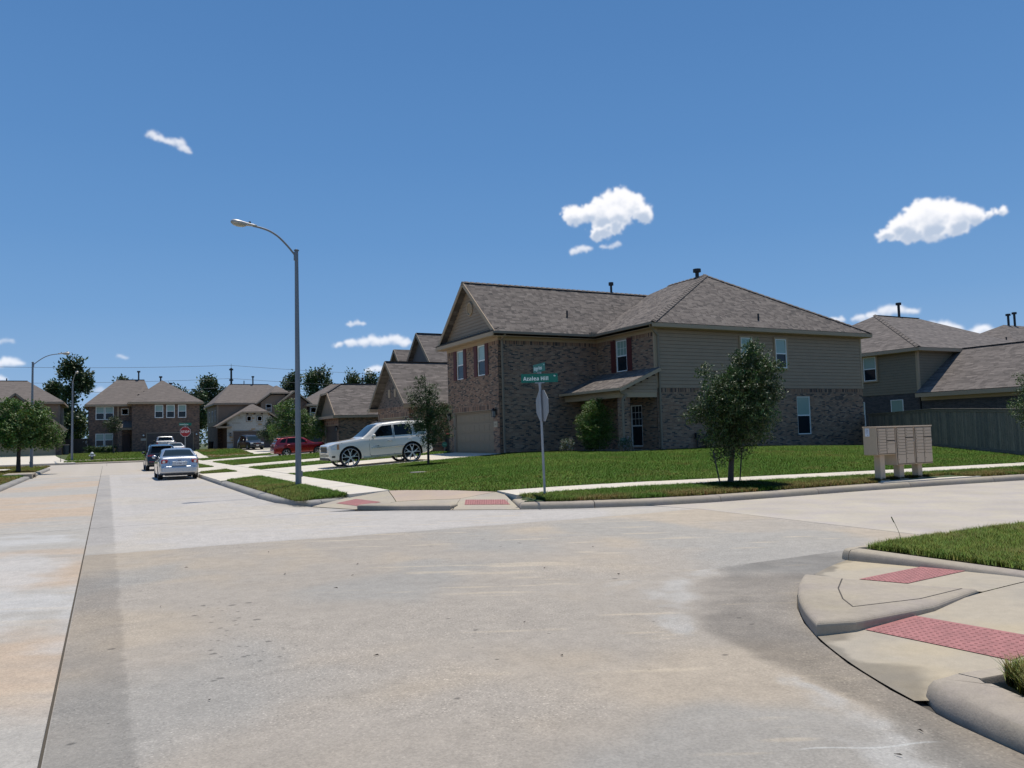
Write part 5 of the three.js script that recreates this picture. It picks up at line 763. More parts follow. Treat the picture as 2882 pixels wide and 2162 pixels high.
function car(spec) {
  const { L, W, bottom, belt, roof, wide, tumble = .78, wheels, wheelR, tyreW = .24, pt, glass = M.carGlass } = spec, hw = W / 2, g = new THREE.Group();
  const Yb = (x) => interp(bottom, x), Yh = (x) => interp(belt, x), Yr = (x) => Math.max(interp(roof, x), Yh(x)), Wd = (x) => hw * interp(wide, x);
  const half = (x) => { const yb = Yb(x), yh = Yh(x), yr = Yr(x), w = Wd(x), gh = clamp((yr - yh) / .42), up = lerp(w * .93, w * tumble, gh), rim = lerp(.02, .07, gh);
    return [[0, yb], [w * .86, yb], [w * .965, yb + .05], [w * .99, lerp(yb, yh, .3)], [w, lerp(yb, yh, .55)], [w * .99, lerp(yb, yh, .82)], [w * .965, yh - .035], [w * .94, yh], [lerp(w * .94, up, .5), lerp(yh, yr - rim, .5) + .001], [up, yr - rim + .002], [up - lerp(.02, .06, gh), yr - rim * .35 + .003], [up - lerp(.08, .16, gh), yr + .004], [up * .5, yr + .016], [0, yr + .022]]; };
  const sideZ = (x, y) => { const s = half(x); for (let i = 1; i < s.length - 1; i++) if (y >= s[i][1] && y <= s[i + 1][1]) return lerp(s[i][0], s[i + 1][0], (y - s[i][1]) / Math.max(1e-5, s[i + 1][1] - s[i][1])); return s[9][0]; };
  const N = 72, S = half(0).length, P = [], I = [], ring = 2 * S - 2;
  for (let i = 0; i <= N; i++) { const t = i / N, x = L * (t < .5 ? .5 * Math.pow(2 * t, 1.25) : 1 - .5 * Math.pow(2 - 2 * t, 1.25)), s = half(x); for (let k = 0; k < S; k++) P.push(x, s[k][1], s[k][0]); for (let k = S - 2; k >= 1; k--) P.push(x, s[k][1], -s[k][0]); }
  for (let i = 0; i < N; i++) for (let k = 0; k < ring; k++) { const a = i * ring + k, b = i * ring + (k + 1) % ring, c = a + ring, d = b + ring; I.push(a, c, b, b, c, d); }
  for (const [o, f] of [[0, true], [N * ring, false]]) for (let k = 1; k < ring - 1; k++) f ? I.push(o, o + k, o + k + 1) : I.push(o, o + k + 1, o + k);
  let body = new THREE.BufferGeometry(); body.setAttribute('position', new THREE.Float32BufferAttribute(P, 3)); body.setIndex(I); body.computeVertexNormals(); body = toCreasedNormals(body, .75); body = mergeVertices(body); { const nn = body.attributes.normal, pp = body.attributes.position; let s = 0; for (let i = 0; i < pp.count; i++) s += nn.getZ(i) * pp.getZ(i); if (s < 0) { const ix = body.index.array; for (let i = 0; i < ix.length; i += 3) { const t = ix[i]; ix[i] = ix[i + 1]; ix[i + 1] = t; } for (let i = 0; i < nn.count; i++) nn.setXYZ(i, -nn.getX(i), -nn.getY(i), -nn.getZ(i)); } }
  let brush = new Brush(body, pt); brush.updateMatrixWorld();
  for (const x of wheels) for (const sgn of [-1, 1]) { const c = new THREE.CylinderGeometry(wheelR * (spec.arch ?? 1.13), wheelR * (spec.arch ?? 1.13), .36, 32); c.rotateX(Math.PI / 2); const b = new Brush(c, M.under); b.position.set(x, wheelR * 1.02, sgn * (hw - .12)); b.updateMatrixWorld(); brush = evaluator.evaluate(brush, b, SUBTRACTION); }
  if (spec.cuts) for (const geo of spec.cuts) { const b = new Brush(geo, spec.cutMat ?? M.under); b.updateMatrixWorld(); brush = evaluator.evaluate(brush, b, SUBTRACTION); }
  const o = -L / 2, put = (name, geo, mat, parent = g) => { const gg = Array.isArray(geo) ? merge(...geo) : geo; gg.translate(o, 0, 0); const m = new THREE.Mesh(gg, mat); m.name = name; m.castShadow = m.receiveShadow = true; parent.add(m); return m; };
  { const gg = brush.geometry.clone(); gg.translate(o, 0, 0); const m = new THREE.Mesh(gg, Array.isArray(brush.material) ? brush.material : [brush.material]); m.name = 'body'; m.castShadow = m.receiveShadow = true; g.add(m); }
  // panes that follow the body's side; outline in (x, y)
  const onSide = (pts, sgn, off) => { const s = new THREE.Shape(), fine = []; pts.forEach((p, i) => { const q = pts[(i + 1) % pts.length]; for (let k = 0; k < 5; k++) fine.push(new THREE.Vector2(lerp(p[0], q[0], k / 5), lerp(p[1], q[1], k / 5))); }); s.setFromPoints(fine); const q = new THREE.ExtrudeGeometry(s, { depth: .012, bevelEnabled: false }), pp = q.attributes.position; for (let i = 0; i < pp.count; i++) { const z = sideZ(pp.getX(i), pp.getY(i)) + off - .012 + pp.getZ(i); pp.setZ(i, z); } if (sgn < 0) { q.scale(1, 1, -1); const pa = q.attributes.position.array; for (let i = 0; i < pa.length; i += 9) for (let k = 0; k < 3; k++) { const t = pa[i + k]; pa[i + k] = pa[i + 3 + k]; pa[i + 3 + k] = t; } } q.computeVertexNormals(); return q; };
  const strip = (pts, sgn, off, w) => { const gs = []; for (let i = 0; i < pts.length - 1; i++) { const [x0, y0] = pts[i], [x1, y1] = pts[i + 1]; gs.push(bar(V(x0, y0, sgn * (sideZ(x0, y0) + off)), V(x1, y1, sgn * (sideZ(x1, y1) + off)), w, w)); } return merge(...gs); };
  const onTop = (x0, x1, f0, f1, off, n = 10) => { const P2 = [], I2 = [], m = 8; for (let i = 0; i <= n; i++) { const x = lerp(x0, x1, i / n), s = half(x), zt = lerp(f0, f1, i / n) * s[10][0]; for (let k = 0; k <= m; k++) { const z = lerp(-zt, zt, k / m), f = Math.abs(z) / Math.max(.01, s[10][0]); const y = Yr(x) + .022 - .02 * f - (f > .85 ? (f - .85) * .12 : 0); P2.push(x, y + off, z); } } for (let i = 0; i < n; i++) for (let k = 0; k < m; k++) { const a = i * (m + 1) + k, b = a + m + 1; I2.push(a, a + 1, b, b, a + 1, b + 1); } const q = new THREE.BufferGeometry(); q.setAttribute('position', new THREE.Float32BufferAttribute(P2, 3)); q.setIndex(I2); q.computeVertexNormals(); if (q.attributes.normal.getY(10) < 0) { const ix = q.index.array; for (let i = 0; i < ix.length; i += 3) { const t = ix[i]; ix[i] = ix[i + 1]; ix[i + 1] = t; } q.computeVertexNormals(); } q.setAttribute('uv', new THREE.Float32BufferAttribute(new Float32Array(P2.length / 3 * 2), 2)); return q; };
  for (const sgn of [-1, 1]) for (const w of spec.windows ?? []) put('side_window', onSide(w, sgn, .006), glass);
  for (const [name, x0, x1, f0, f1, gm] of spec.screens ?? []) put(name, onTop(x0, x1, f0, f1, .008), gm ?? glass);
  for (const sgn of [-1, 1]) for (const s of spec.seams ?? []) put('door_gap', strip(s, sgn, .001, .012), M.gap);
  for (const sgn of [-1, 1]) for (const [name, pts, w, m] of spec.strips ?? []) put(name, strip(pts, sgn, .006, w), m);
  const wheelGeo = spec.wheel ?? alloyWheel(wheelR, tyreW, spec.rim ?? .68, spec.spokes ?? 5, spec.split ?? false);
  for (const x of wheels) for (const sgn of [-1, 1]) { const w = new THREE.Group(); w.name = 'wheel'; w.position.set(x + o, wheelR, sgn * (hw - tyreW / 2 - .015)); if (sgn < 0) w.rotation.y = Math.PI; for (const [n, ge, m] of wheelGeo) { const q = new THREE.Mesh(ge, m); q.name = n; q.castShadow = q.receiveShadow = true; w.add(q); } g.add(w); }
  for (const sgn of [-1, 1]) if (spec.mirror) { const [x, y, m] = spec.mirror, z = sideZ(x, y) + .02, e = new THREE.SphereGeometry(.11, 14, 10); e.scale(.75, .8, 1); e.translate(x, y + .06, sgn * (z + .1)); const mm = put('door_mirror', e, m ?? pt); put('mirror_foot', bar(V(x, y, sgn * (z - .02)), V(x, y + .02, sgn * (z + .1)), .05, .06), M.plasticBlack, mm); }
  for (const sgn of [-1, 1]) for (const [x, y] of spec.handles ?? []) put('door_handle', rbox(x - .11, x + .11, y - .018, y + .018, sgn * sideZ(x, y) - .03, sgn * sideZ(x, y) + .03, .012), spec.handleMat ?? pt);
  spec.extra?.({ put, onSide, strip, sideZ, half, Yr, Yh, Yb, o, g });
  return g;
}
function alloyWheel(r, w, rim, n, split) {
  const tyre = new THREE.LatheGeometry([[r * rim, -w / 2 + .01], [r * .93, -w / 2], [r * .985, -w * .38], [r, -w * .2], [r, w * .2], [r * .985, w * .38], [r * .93, w / 2], [r * rim, w / 2 - .01]].map(([a, b]) => new THREE.Vector2(a, b)), 40); tyre.rotateX(Math.PI / 2);
  const R0 = r * rim, barrel = new THREE.LatheGeometry([[R0 * .97, -w / 2 + .02], [R0 * .9, 0], [R0 * .97, w / 2 - .012], [R0 * 1.0, w / 2 - .004], [R0 * 1.02, w / 2 - .012]].map(([a, b]) => new THREE.Vector2(a, b)), 40); barrel.rotateX(Math.PI / 2);
  const lip = new THREE.TorusGeometry(R0 * .975, R0 * .03, 8, 44); lip.translate(0, 0, w / 2 - .012);
  const back = new THREE.CylinderGeometry(R0 * .6, R0 * .6, .03, 24); back.rotateX(Math.PI / 2); back.translate(0, 0, -.02);
  const arms = []; for (let i = 0; i < n; i++) { const a = i / n * 2 * Math.PI + Math.PI / 2; const mk = (pts) => { const e = new THREE.ExtrudeGeometry(new THREE.Shape(pts.map(([x, y]) => new THREE.Vector2(x, y))), { depth: .022, bevelEnabled: true, bevelThickness: .006, bevelSize: .005, bevelSegments: 1 }); e.rotateZ(a); e.translate(0, 0, w / 2 - .05); arms.push(e); };
    const q = R0; if (split) { mk([[0, -.055 * q], [.34 * q, -.075 * q], [.56 * q, -.13 * q], [.97 * q, -.31 * q], [.98 * q, -.26 * q], [.62 * q, -.06 * q], [.5 * q, 0], [.62 * q, .06 * q], [.98 * q, .26 * q], [.97 * q, .31 * q], [.56 * q, .13 * q], [.34 * q, .075 * q], [0, .055 * q]]); } else mk([[0, -.09 * q], [.97 * q, -.075 * q], [.97 * q, .075 * q], [0, .09 * q]]); }
  const hub = new THREE.CylinderGeometry(R0 * .16, R0 * .2, .05, 20); hub.rotateX(Math.PI / 2); hub.translate(0, 0, w / 2 - .035);
  return [['tyre', tyre, M.tyre], ['rim', merge(lip, ...arms, hub), M.alloy], ['barrel', merge(barrel, back), M.alloyDark]];
}
function park(g, name, label, category, x, z, turn, y = 0, pitch = 0) { g.name = numbered(name); g.userData = { label, category }; g.position.set(x, y, z); g.rotation.set(0, turn, pitch, 'YZX'); scene.add(g); return g; }
const plate = (txt, w = 256, h = 128) => std('number plate', 0xffffff, .5, { map: canvasTex(w, h, (c) => { c.fillStyle = '#c9ccd0'; c.fillRect(0, 0, w, h); c.fillStyle = '#3b4048'; c.font = 'bold 60px sans-serif'; c.fillText(txt, 18, 92); c.font = 'bold 22px sans-serif'; c.fillText('TEXAS', 90, 26); }) });
const plateBox = (x, y, z, s) => { const g = new THREE.BoxGeometry(.012, .155, .31); g.translate(x, y, z); const uv = g.attributes.uv, p = g.attributes.position; for (let i = 0; i < p.count; i++) uv.setXY(i, .5 - s * (p.getZ(i) - z) / .31, .5 + (p.getY(i) - y) / .155); return g; };

/* white truck-like SUV on the first driveway */
{
  const pearl = paint('pearl white paint', [.76, .70, .60], 0, .3);
  const g = car({
    L: 4.92, W: 2.0, pt: pearl, wheelR: .46, tyreW: .27, wheels: [.95, 3.90], rim: .86, spokes: 5, split: true, arch: 1.12, tumble: .83,
    bottom: [[0, .42], [.12, .36], [.6, .34], [4.4, .36], [4.8, .42], [4.92, .46]],
    belt: [[0, .98], [.06, 1.06], [.5, 1.17], [1.3, 1.245], [1.5, 1.27], [4.82, 1.27], [4.92, 1.2]],
    roof: [[0, .98], [1.42, 1.26], [1.55, 1.3], [2.35, 1.86], [2.6, 1.93], [3.4, 1.97], [4.5, 1.93], [4.68, 1.86], [4.92, 1.22]],
    wide: [[0, .84], [.1, .92], [.35, .97], [.8, 1], [4.3, 1], [4.7, .97], [4.87, .93], [4.92, .9]],
    windows: [[[1.98, 1.31], [2.42, 1.74], [2.52, 1.79], [2.98, 1.81], [3.0, 1.32]], [[3.1, 1.32], [3.08, 1.81], [3.86, 1.82], [3.96, 1.34], [3.93, 1.32]], [[4.1, 1.4], [4.02, 1.81], [4.5, 1.79], [4.66, 1.42]]],
    screens: [['windscreen', 1.62, 2.33, .92, .9, M.carGlassBlue], ['rear_window', 4.72, 4.85, .85, .9]],
    seams: [[[1.86, 1.22], [1.84, .9], [1.86, .5], [2.0, .44]], [[3.04, 1.8], [3.05, 1.2], [3.04, .46]], [[4.0, 1.8], [4.03, 1.28], [3.88, 1.0]], [[1.9, .45], [3.5, .46]], [[.05, 1.03], [.6, 1.12]]],
    strips: [['trim_strip', [[1.93, .80], [3.3, .81], [3.52, .81]], .035, M.chrome], ['running_board', [[1.55, .40], [3.35, .40]], .07, M.chrome]],
    handles: [[2.82, 1.09], [3.8, 1.13]], handleMat: M.chrome, mirror: [2.06, 1.3, pearl],
    extra({ put, onSide }) {
      for (const s of [-1, 1]) { put('headlight', onSide([[.10, .86], [.09, 1.02], [.22, 1.09], [.44, 1.10], [.46, .84]], s, .01), M.lampClear); put('turn_lamp', onSide([[.34, .85], [.36, 1.08], [.45, 1.085], [.455, .845]], s, .014), M.amber); put('roof_rail', tube([V(2.55, 1.96, s * .66), V(2.8, 2.0, s * .67), V(4.3, 2.0, s * .67), V(4.6, 1.95, s * .66)], .022, 20, 8), M.alloyDark); put('taillight', onSide([[4.78, 1.0], [4.79, 1.4], [4.85, 1.35], [4.88, 1.0]], s, .008), M.tail); put('fog_lamp', onSide([[.12, .5], [.12, .58], [.26, .58], [.26, .5]], s, .008), M.plasticBlack); put('badge', onSide([[2.0, .86], [2.0, .9], [2.3, .905], [2.3, .865]], s, .004), M.chrome); }
      put('grille', merge(rbox(-.02, .06, .72, 1.0, -.52, .52, .02)), M.alloyDark); put('grille_frame', merge(rbox(-.035, .03, .98, 1.03, -.58, .58, .015), rbox(-.035, .03, .70, .74, -.56, .56, .015)), M.chrome);
      put('bumper', merge(rbox(0, .3, .50, .70, -.88, .88, .05, 3)), pearl); put('lower_bumper', merge(rbox(-.02, .3, .38, .5, -.82, .82, .03)), M.plasticBlack);
      put('rear_bumper', merge(rbox(4.7, 4.98, .48, .70, -.9, .9, .06, 3)), pearl); put('roof_antenna', cyl(2.62, 1.94, 2.02, 0, .02, .012, 8), M.plasticBlack);
    },
  });
  park(g, 'sport_utility_vehicle', 'white SUV with oversized alloy wheels on the sloping driveway of the corner house', 'car', 11.27, -35.42, 0, .475, Math.atan(.045));
}
/* silver saloon, seen from behind */
const silver = paint('silver paint', [.46, .48, .51], .75, .33);
function saloon(pt, glass, txt) {
  return car({
    L: 4.82, W: 1.8, pt, wheelR: .325, tyreW: .215, wheels: [.93, 3.71], tumble: .76, glass,
    bottom: [[0, .30], [.15, .22], [.7, .2], [4.1, .2], [4.5, .26], [4.75, .33], [4.82, .36]],
    belt: [[0, .55], [.08, .68], [.6, .82], [1.3, .92], [2.0, .95], [3.9, 1.0], [4.3, 1.04], [4.66, 1.05], [4.74, 1.0], [4.78, .86], [4.82, .62]],
    roof: [[0, .55], [1.25, .92], [1.4, .97], [2.15, 1.39], [2.5, 1.455], [3.1, 1.46], [3.5, 1.39], [4.2, 1.09], [4.4, 1.05], [4.82, .6]],
    wide: [[0, .72], [.1, .86], [.4, .96], [.9, 1], [3.9, 1], [4.4, .975], [4.7, .92], [4.82, .86]],
    windows: [[[1.75, .99], [2.2, 1.32], [2.55, 1.38], [2.62, 1.0]], [[2.7, 1.0], [2.65, 1.385], [3.1, 1.38], [3.55, 1.22], [3.72, 1.04]]],
    screens: [['windscreen', 1.42, 2.14, .9, .88], ['rear_window', 3.48, 4.2, .86, .92]],
    seams: [[[1.62, .9], [1.6, .5], [1.66, .3]], [[2.66, 1.36], [2.68, .9], [2.66, .3]], [[3.62, 1.1], [3.55, .75], [3.4, .55]]],
    handles: [[2.48, .84], [3.4, .88]], mirror: [1.86, 1.0],
    extra({ put, onSide }) {
      for (const s of [-1, 1]) { put('taillight', merge(rbox(4.60, 4.795, .74, .955, Math.min(s * .50, s * .80), Math.max(s * .50, s * .80), .05, 3)), M.tail); const e = new THREE.SphereGeometry(.062, 12, 8); e.scale(.35, 1, 1); e.translate(4.80, .85, s * .68); put('lamp_bulb', e, M.lampClear); put('headlight', onSide([[.12, .6], [.3, .74], [.55, .78], [.5, .62]], s, .008), M.lampClear); const ex = new THREE.CylinderGeometry(.045, .045, .12, 14); ex.rotateZ(Math.PI / 2); ex.translate(4.74, .27, s * .55); put('exhaust', ex, M.metalDark); }
      put('rear_bumper', merge(rbox(4.5, 4.87, .30, .66, -.80, .80, .10, 4)), pt); put('boot_seam', merge(bar(V(4.79, .93, -.48), V(4.80, .66, -.40), .008), bar(V(4.79, .93, .48), V(4.80, .66, .40), .008), box(4.868, 4.876, .655, .665, -.42, .42)), M.gap);
      put('plate_recess', merge(rbox(4.79, 4.822, .66, .86, -.32, .32, .01)), silver); put('number_plate', plateBox(4.83, .765, 0, 1), plate(txt)); put('badge', merge(rbox(4.79, 4.806, .905, .925, -.07, .07, .005)), M.metalDark);
      put('lower_valance', merge(box(4.45, 4.78, .2, .31, -.62, .62)), M.plasticBlack);
    },
  });
}
park(saloon(silver, M.carGlassBlue, 'TX 48D'), 'saloon_car', 'silver saloon parked at the kerb, seen from behind', 'car', 3.04, -42.15, -Math.PI / 2, .003);
park(saloon(paint('white paint', [.72, .72, .70], 0, .3), M.carGlassBlue, ''), 'saloon_car', 'white car behind the dark crossover, only its roof and window showing', 'car', 6.35, -89.6, -Math.PI / 2, .34);
function crossover(pt, { L = 4.6, Hh = 1.66, glass = M.carGlass, front = false, W = 1.86, r = .36, bulge = 0 } = {}) {
  const k = L / 4.6, X = (a) => a.map(([x, y]) => [x * k, y]), Y = (a) => a.map(([x, y]) => [x * k, y > 1.1 ? 1.1 + (y - 1.1) * (Hh - 1.1) / .56 : y]);
  return car({
    L, W, pt, glass, wheelR: r, tyreW: .23, wheels: [.88 * k, 3.58 * k], tumble: .78, arch: 1.14, spokes: 6,
    bottom: X([[0, .36], [.2, .27], [.7, .25], [4.0, .25], [4.4, .33], [4.6, .38]]),
    belt: X([[0, .66], [.08, .8], [.5, .94 + bulge], [1.2, 1.0], [2, 1.03], [4.0, 1.08 + bulge * .6], [4.42, 1.06], [4.52, 1.0], [4.6, .72]]),
    roof: Y([[0, .66], [1.15, 1.0], [1.3, 1.06], [2.0, 1.5], [2.35, 1.62], [3.3, 1.66], [4.0, 1.58], [4.22, 1.48], [4.5, 1.08], [4.6, .7]]),
    wide: X([[0, .76], [.1, .88], [.4, .97], [.9, 1], [3.8, 1], [4.3, .97], [4.52, .92], [4.6, .87]]),
    windows: [Y([[1.75, 1.09], [2.15, 1.42], [2.5, 1.52], [2.62, 1.08]]), Y([[2.7, 1.09], [2.6, 1.53], [3.4, 1.54], [3.52, 1.12]]), Y([[3.62, 1.14], [3.5, 1.53], [3.86, 1.48], [4.08, 1.2]])],
    screens: [['windscreen', 1.33 * k, 1.98 * k, .9, .88, M.carGlassBlue], ['rear_window', 4.22 * k, 4.46 * k, .8, .86]],
    seams: [X([[1.6, .95], [1.58, .5], [1.64, .32]]), X([[2.66, 1.1], [2.68, .7], [2.66, .32]]), X([[3.56, 1.1], [3.5, .8], [3.36, .6]])], handles: X([[2.46, .92], [3.38, .96]]), mirror: [1.85 * k, 1.08, pt],
    strips: [['arch_trim', X([[1.35, .3], [3.1, .3]]), .05, M.plasticBlack]],
    extra({ put, onSide }) {
      for (const s of [-1, 1]) { put('taillight', merge(rbox((4.38) * k, 4.545 * k, .90, 1.02, Math.min(s * .42, s * .84), Math.max(s * .42, s * .84), .03, 3)), M.tail); put('reflector', merge(rbox(4.5 * k, 4.625 * k, .56, .61, Math.min(s * .45, s * .76), Math.max(s * .45, s * .76), .015)), M.tail); put('headlight', merge(rbox(.02 * k, .3 * k, .68, .86, Math.min(s * .46, s * .80), Math.max(s * .46, s * .80), .05, 3)), M.lampClear); put('roof_rail', tube([V(2.3 * k, Hh - .03, s * .62), V(2.6 * k, Hh + .03, s * .63), V(3.6 * k, Hh + .03, s * .63), V(3.9 * k, Hh - .05, s * .62)], .018, 16, 6), M.plasticBlack); }
      put('rear_bumper', merge(rbox(4.3 * k, 4.63 * k, .34, .62, -.82, .82, .09, 4)), pt); put('number_plate', plateBox(4.585 * k, .80, 0, 1), M.plasticBlack); put('rear_spoiler', merge(rbox(3.95 * k, 4.3 * k, Hh - .12, Hh - .07, -.58, .58, .02)), pt);
      put('grille', merge(rbox(-.03, .1, .66, .84, -.44, .44, .03)), M.alloyDark); put('grille_bar', merge(rbox(-.045, .03, .83, .87, -.46, .46, .012), rbox(-.045, .03, .64, .67, -.46, .46, .012)), M.chrome); put('front_bumper', merge(rbox(-.04, .3, .38, .62, -.80, .80, .09, 4)), pt); put('front_plate', plateBox(-.05, .52, 0, -1), std('plate', [.5, .5, .5], .6));
      if (front) put('badge', merge(rbox(-.05, -.02, .73, .79, -.14, .14, .01)), M.tail);
    },
  });
}
park(crossover(paint('dark green paint', [.012, .018, .018], .3, .25)), 'crossover_car', 'dark crossover parked ahead of the silver saloon', 'car', 3.12, -56.75, -Math.PI / 2, .003);
park(crossover(paint('dark grey paint', [.016, .018, .024], .3, .28), { L: 4.9, Hh: 1.82, front: true, W: 1.9, r: .38 }), 'crossover_car', 'dark truck-like car facing the street before the stone garage', 'car', 15.35, -97.6, Math.PI / 2 + .16, .72);
park(crossover(paint('red paint', [.23, .006, .010], .35, .25), { L: 4.15, Hh: 1.57, W: 1.78, r: .34, bulge: .05, glass: M.carGlass }), 'crossover_car', 'red small crossover parked nose-in beside the low brick house', 'car', 13.5, -62.3, Math.PI, .46, Math.atan(-.045));
/* silver pickup */
{
  const pt = paint('grey silver paint', [.30, .31, .32], .7, .35), bed = box(3.85, 5.62, .95, 1.6, -.78, .78);
  const g = car({
    L: 5.8, W: 2.02, pt, wheelR: .4, tyreW: .27, wheels: [.95, 4.6], tumble: .8, cuts: [bed],
    bottom: [[0, .45], [.2, .4], [5.5, .42], [5.8, .5]], belt: [[0, 1.0], [.1, 1.1], [1.2, 1.2], [1.6, 1.24], [3.5, 1.26], [3.7, 1.3], [5.7, 1.3], [5.8, 1.28]],
    roof: [[0, 1.0], [1.5, 1.24], [1.65, 1.3], [2.25, 1.8], [2.5, 1.88], [3.3, 1.9], [3.55, 1.84], [3.72, 1.32], [5.8, 1.28]], wide: [[0, .84], [.2, .95], [.6, 1], [5.6, 1], [5.8, .97]],
    windows: [[[1.95, 1.32], [2.35, 1.72], [2.8, 1.76], [2.8, 1.32]], [[2.88, 1.32], [2.88, 1.76], [3.3, 1.74], [3.4, 1.34]]], screens: [['windscreen', 1.68, 2.22, .9, .88, M.carGlassBlue], ['rear_window', 3.57, 3.69, .84, .88]], handles: [[2.7, 1.1], [3.3, 1.1]], mirror: [2.05, 1.32, M.plasticBlack],
    extra({ put }) { for (const s of [-1, 1]) put('taillight', merge(rbox(5.7, 5.815, .85, 1.22, Math.min(s * .84, s * .985), Math.max(s * .84, s * .985), .02)), M.tail); put('tailgate', merge(rbox(5.76, 5.82, .72, 1.27, -.82, .82, .02)), pt); put('rear_bumper', merge(rbox(5.7, 5.95, .5, .66, -.95, .95, .03)), M.chrome); },
  });
  park(g, 'pickup_truck', 'silver pickup truck backed by the dark garage of the far brick house', 'car', 5.75, -95.4, -Math.PI / 2, .66);
}

/* ---------- street lamps, signs, mailboxes and small things ---------- */
M.galv = std('galvanised steel', 0xffffff, .5, { metalness: .55, map: tex(256, 256, (x, y) => { const m = .8 + .4 * fbm(x / 12, y / 12, 3, 21); return [.33 * m, .345 * m, .36 * m]; }, { repeat: .6 }) });
M.poleGrey = std('painted lamp pole', 0xffffff, .55, { metalness: .2, map: tex(64, 512, (x, y) => { const m = .85 + .3 * fbm(x / 16, y / 60, 3); return [.20 * m, .215 * m, .235 * m]; }, { repeat: 1.5 }) });
M.lampHead = std('cast lamp housing', [.44, .43, .42], .45, { metalness: .35 });
M.lens = phys('lamp refractor', [.60, .56, .48], .25, { transmission: .35, thickness: 0 });
function streetLamp(label, x, z, h, reach, turn, r = .1) {
  const y = th(x, z) - .03, g = thing('street_lamp', label, 'street lamp', [x, y, z], 'street lamps along the roads', turn), L = (n, ge, m, p = g) => part(p, n, ge, m, true);
  L('pole', merge(cyl(0, 0, h, 0, r, r * .58, 20), cyl(0, 0, .03, 0, r * 1.15, r * 1.15, 20)), M.poleGrey); L('pole_cap', merge(cyl(0, h, h + .03, 0, r * .85, r * .85, 16), new THREE.SphereGeometry(r * .4, 10, 6).translate(0, h + .03, 0)), M.poleGrey);
  L('handhole_cover', rbox(.075, .13, .32, .52, -.045, .045, .015), M.poleGrey); L('arm_bracket', merge(cyl(-.02, h - .32, h - .05, 0, r * .72, r * .7, 14)), M.poleGrey);
  const k = reach / 1.75; L('arm', tube([V(-.02, h - .18, 0), V(-.35 * k, h + .12, 0), V(-.75 * k, h + .42, 0), V(-1.1 * k, h + .58, 0), V(-1.45 * k, h + .66, 0), V(-1.78 * k, h + .70, 0)], .032, 30, 10), M.poleGrey);
  const prof = [[0, 0], [.055, .005], [.065, .1], [.075, .22], [.10, .36], [.135, .5], [.15, .62], [.135, .72], [.085, .79], [0, .82]], hd = new THREE.LatheGeometry(prof.map(([a, b]) => new THREE.Vector2(a, b)), 24); hd.rotateZ(Math.PI / 2); hd.scale(1, .62, 1); hd.rotateZ(-.09); hd.translate(-1.62 * k, h + .71, 0);
  const head = L('luminaire', hd, M.lampHead), ln = new THREE.SphereGeometry(.2, 20, 10, 0, 6.283, 0, Math.PI / 2); ln.rotateX(Math.PI); ln.scale(1.15, .45, .66); ln.rotateZ(-.09); ln.translate(-1.62 * k - .55, h + .70 + .02, 0); L('lens', ln, M.lens, head); L('photocell', cyl(-1.62 * k - .22, h + .74, h + .83, 0, .035, .035, 12), M.plasticBlack, head); return g;
}
streetLamp('tall grey street lamp on the grass strip with its arm over the left street', 5.53, -25.7, 7.78, 1.36, 0, .1);
streetLamp('grey street lamp behind the round tree at the left edge', -4.96, -67.7, 7.9, 1.75, Math.PI, .11);
streetLamp('slim street lamp in front of the far brick house', -3.05, -88.0, 7.8, 1.75, 1.77, .11);

function blade(txt, suffix, w, h, font, bg = '#0a6a58') { return std('street name sheeting', 0xffffff, .45, { map: canvasTex(1024, Math.round(1024 * h / w), (c, W, H) => { c.fillStyle = bg; c.fillRect(0, 0, W, H); c.fillStyle = '#e9efe9'; c.font = `bold ${Math.round(H * font)}px sans-serif`; c.save(); const tw = c.measureText(txt).width, sx = Math.min(1, W * .70 / tw); c.translate(W * .05, H * .76); c.scale(sx, 1); c.fillText(txt, 0, 0); c.restore(); c.font = `bold ${Math.round(H * .24)}px sans-serif`; c.fillText(suffix, W * .89, H * .33); }) }); }
const flat = (w, h, d) => { const g = new THREE.BoxGeometry(w, h, d); return g; };
function octagon(r, d) { const s = new THREE.Shape(); for (let i = 0; i < 8; i++) { const a = Math.PI / 8 + i * Math.PI / 4; i ? s.lineTo(r * Math.cos(a), r * Math.sin(a)) : s.moveTo(r * Math.cos(a), r * Math.sin(a)); } return new THREE.ExtrudeGeometry(s, { depth: d, bevelEnabled: false }); }
M.signGreen = std('green sign sheeting', [.012, .13, .105], .45); M.signBack = std('sign aluminium back', [.30, .31, .32], .55, { metalness: .5 }); M.signRed = std('red sign sheeting', [.30, .012, .018], .45); M.signWhite = std('white sign sheeting', [.72, .72, .70], .45);
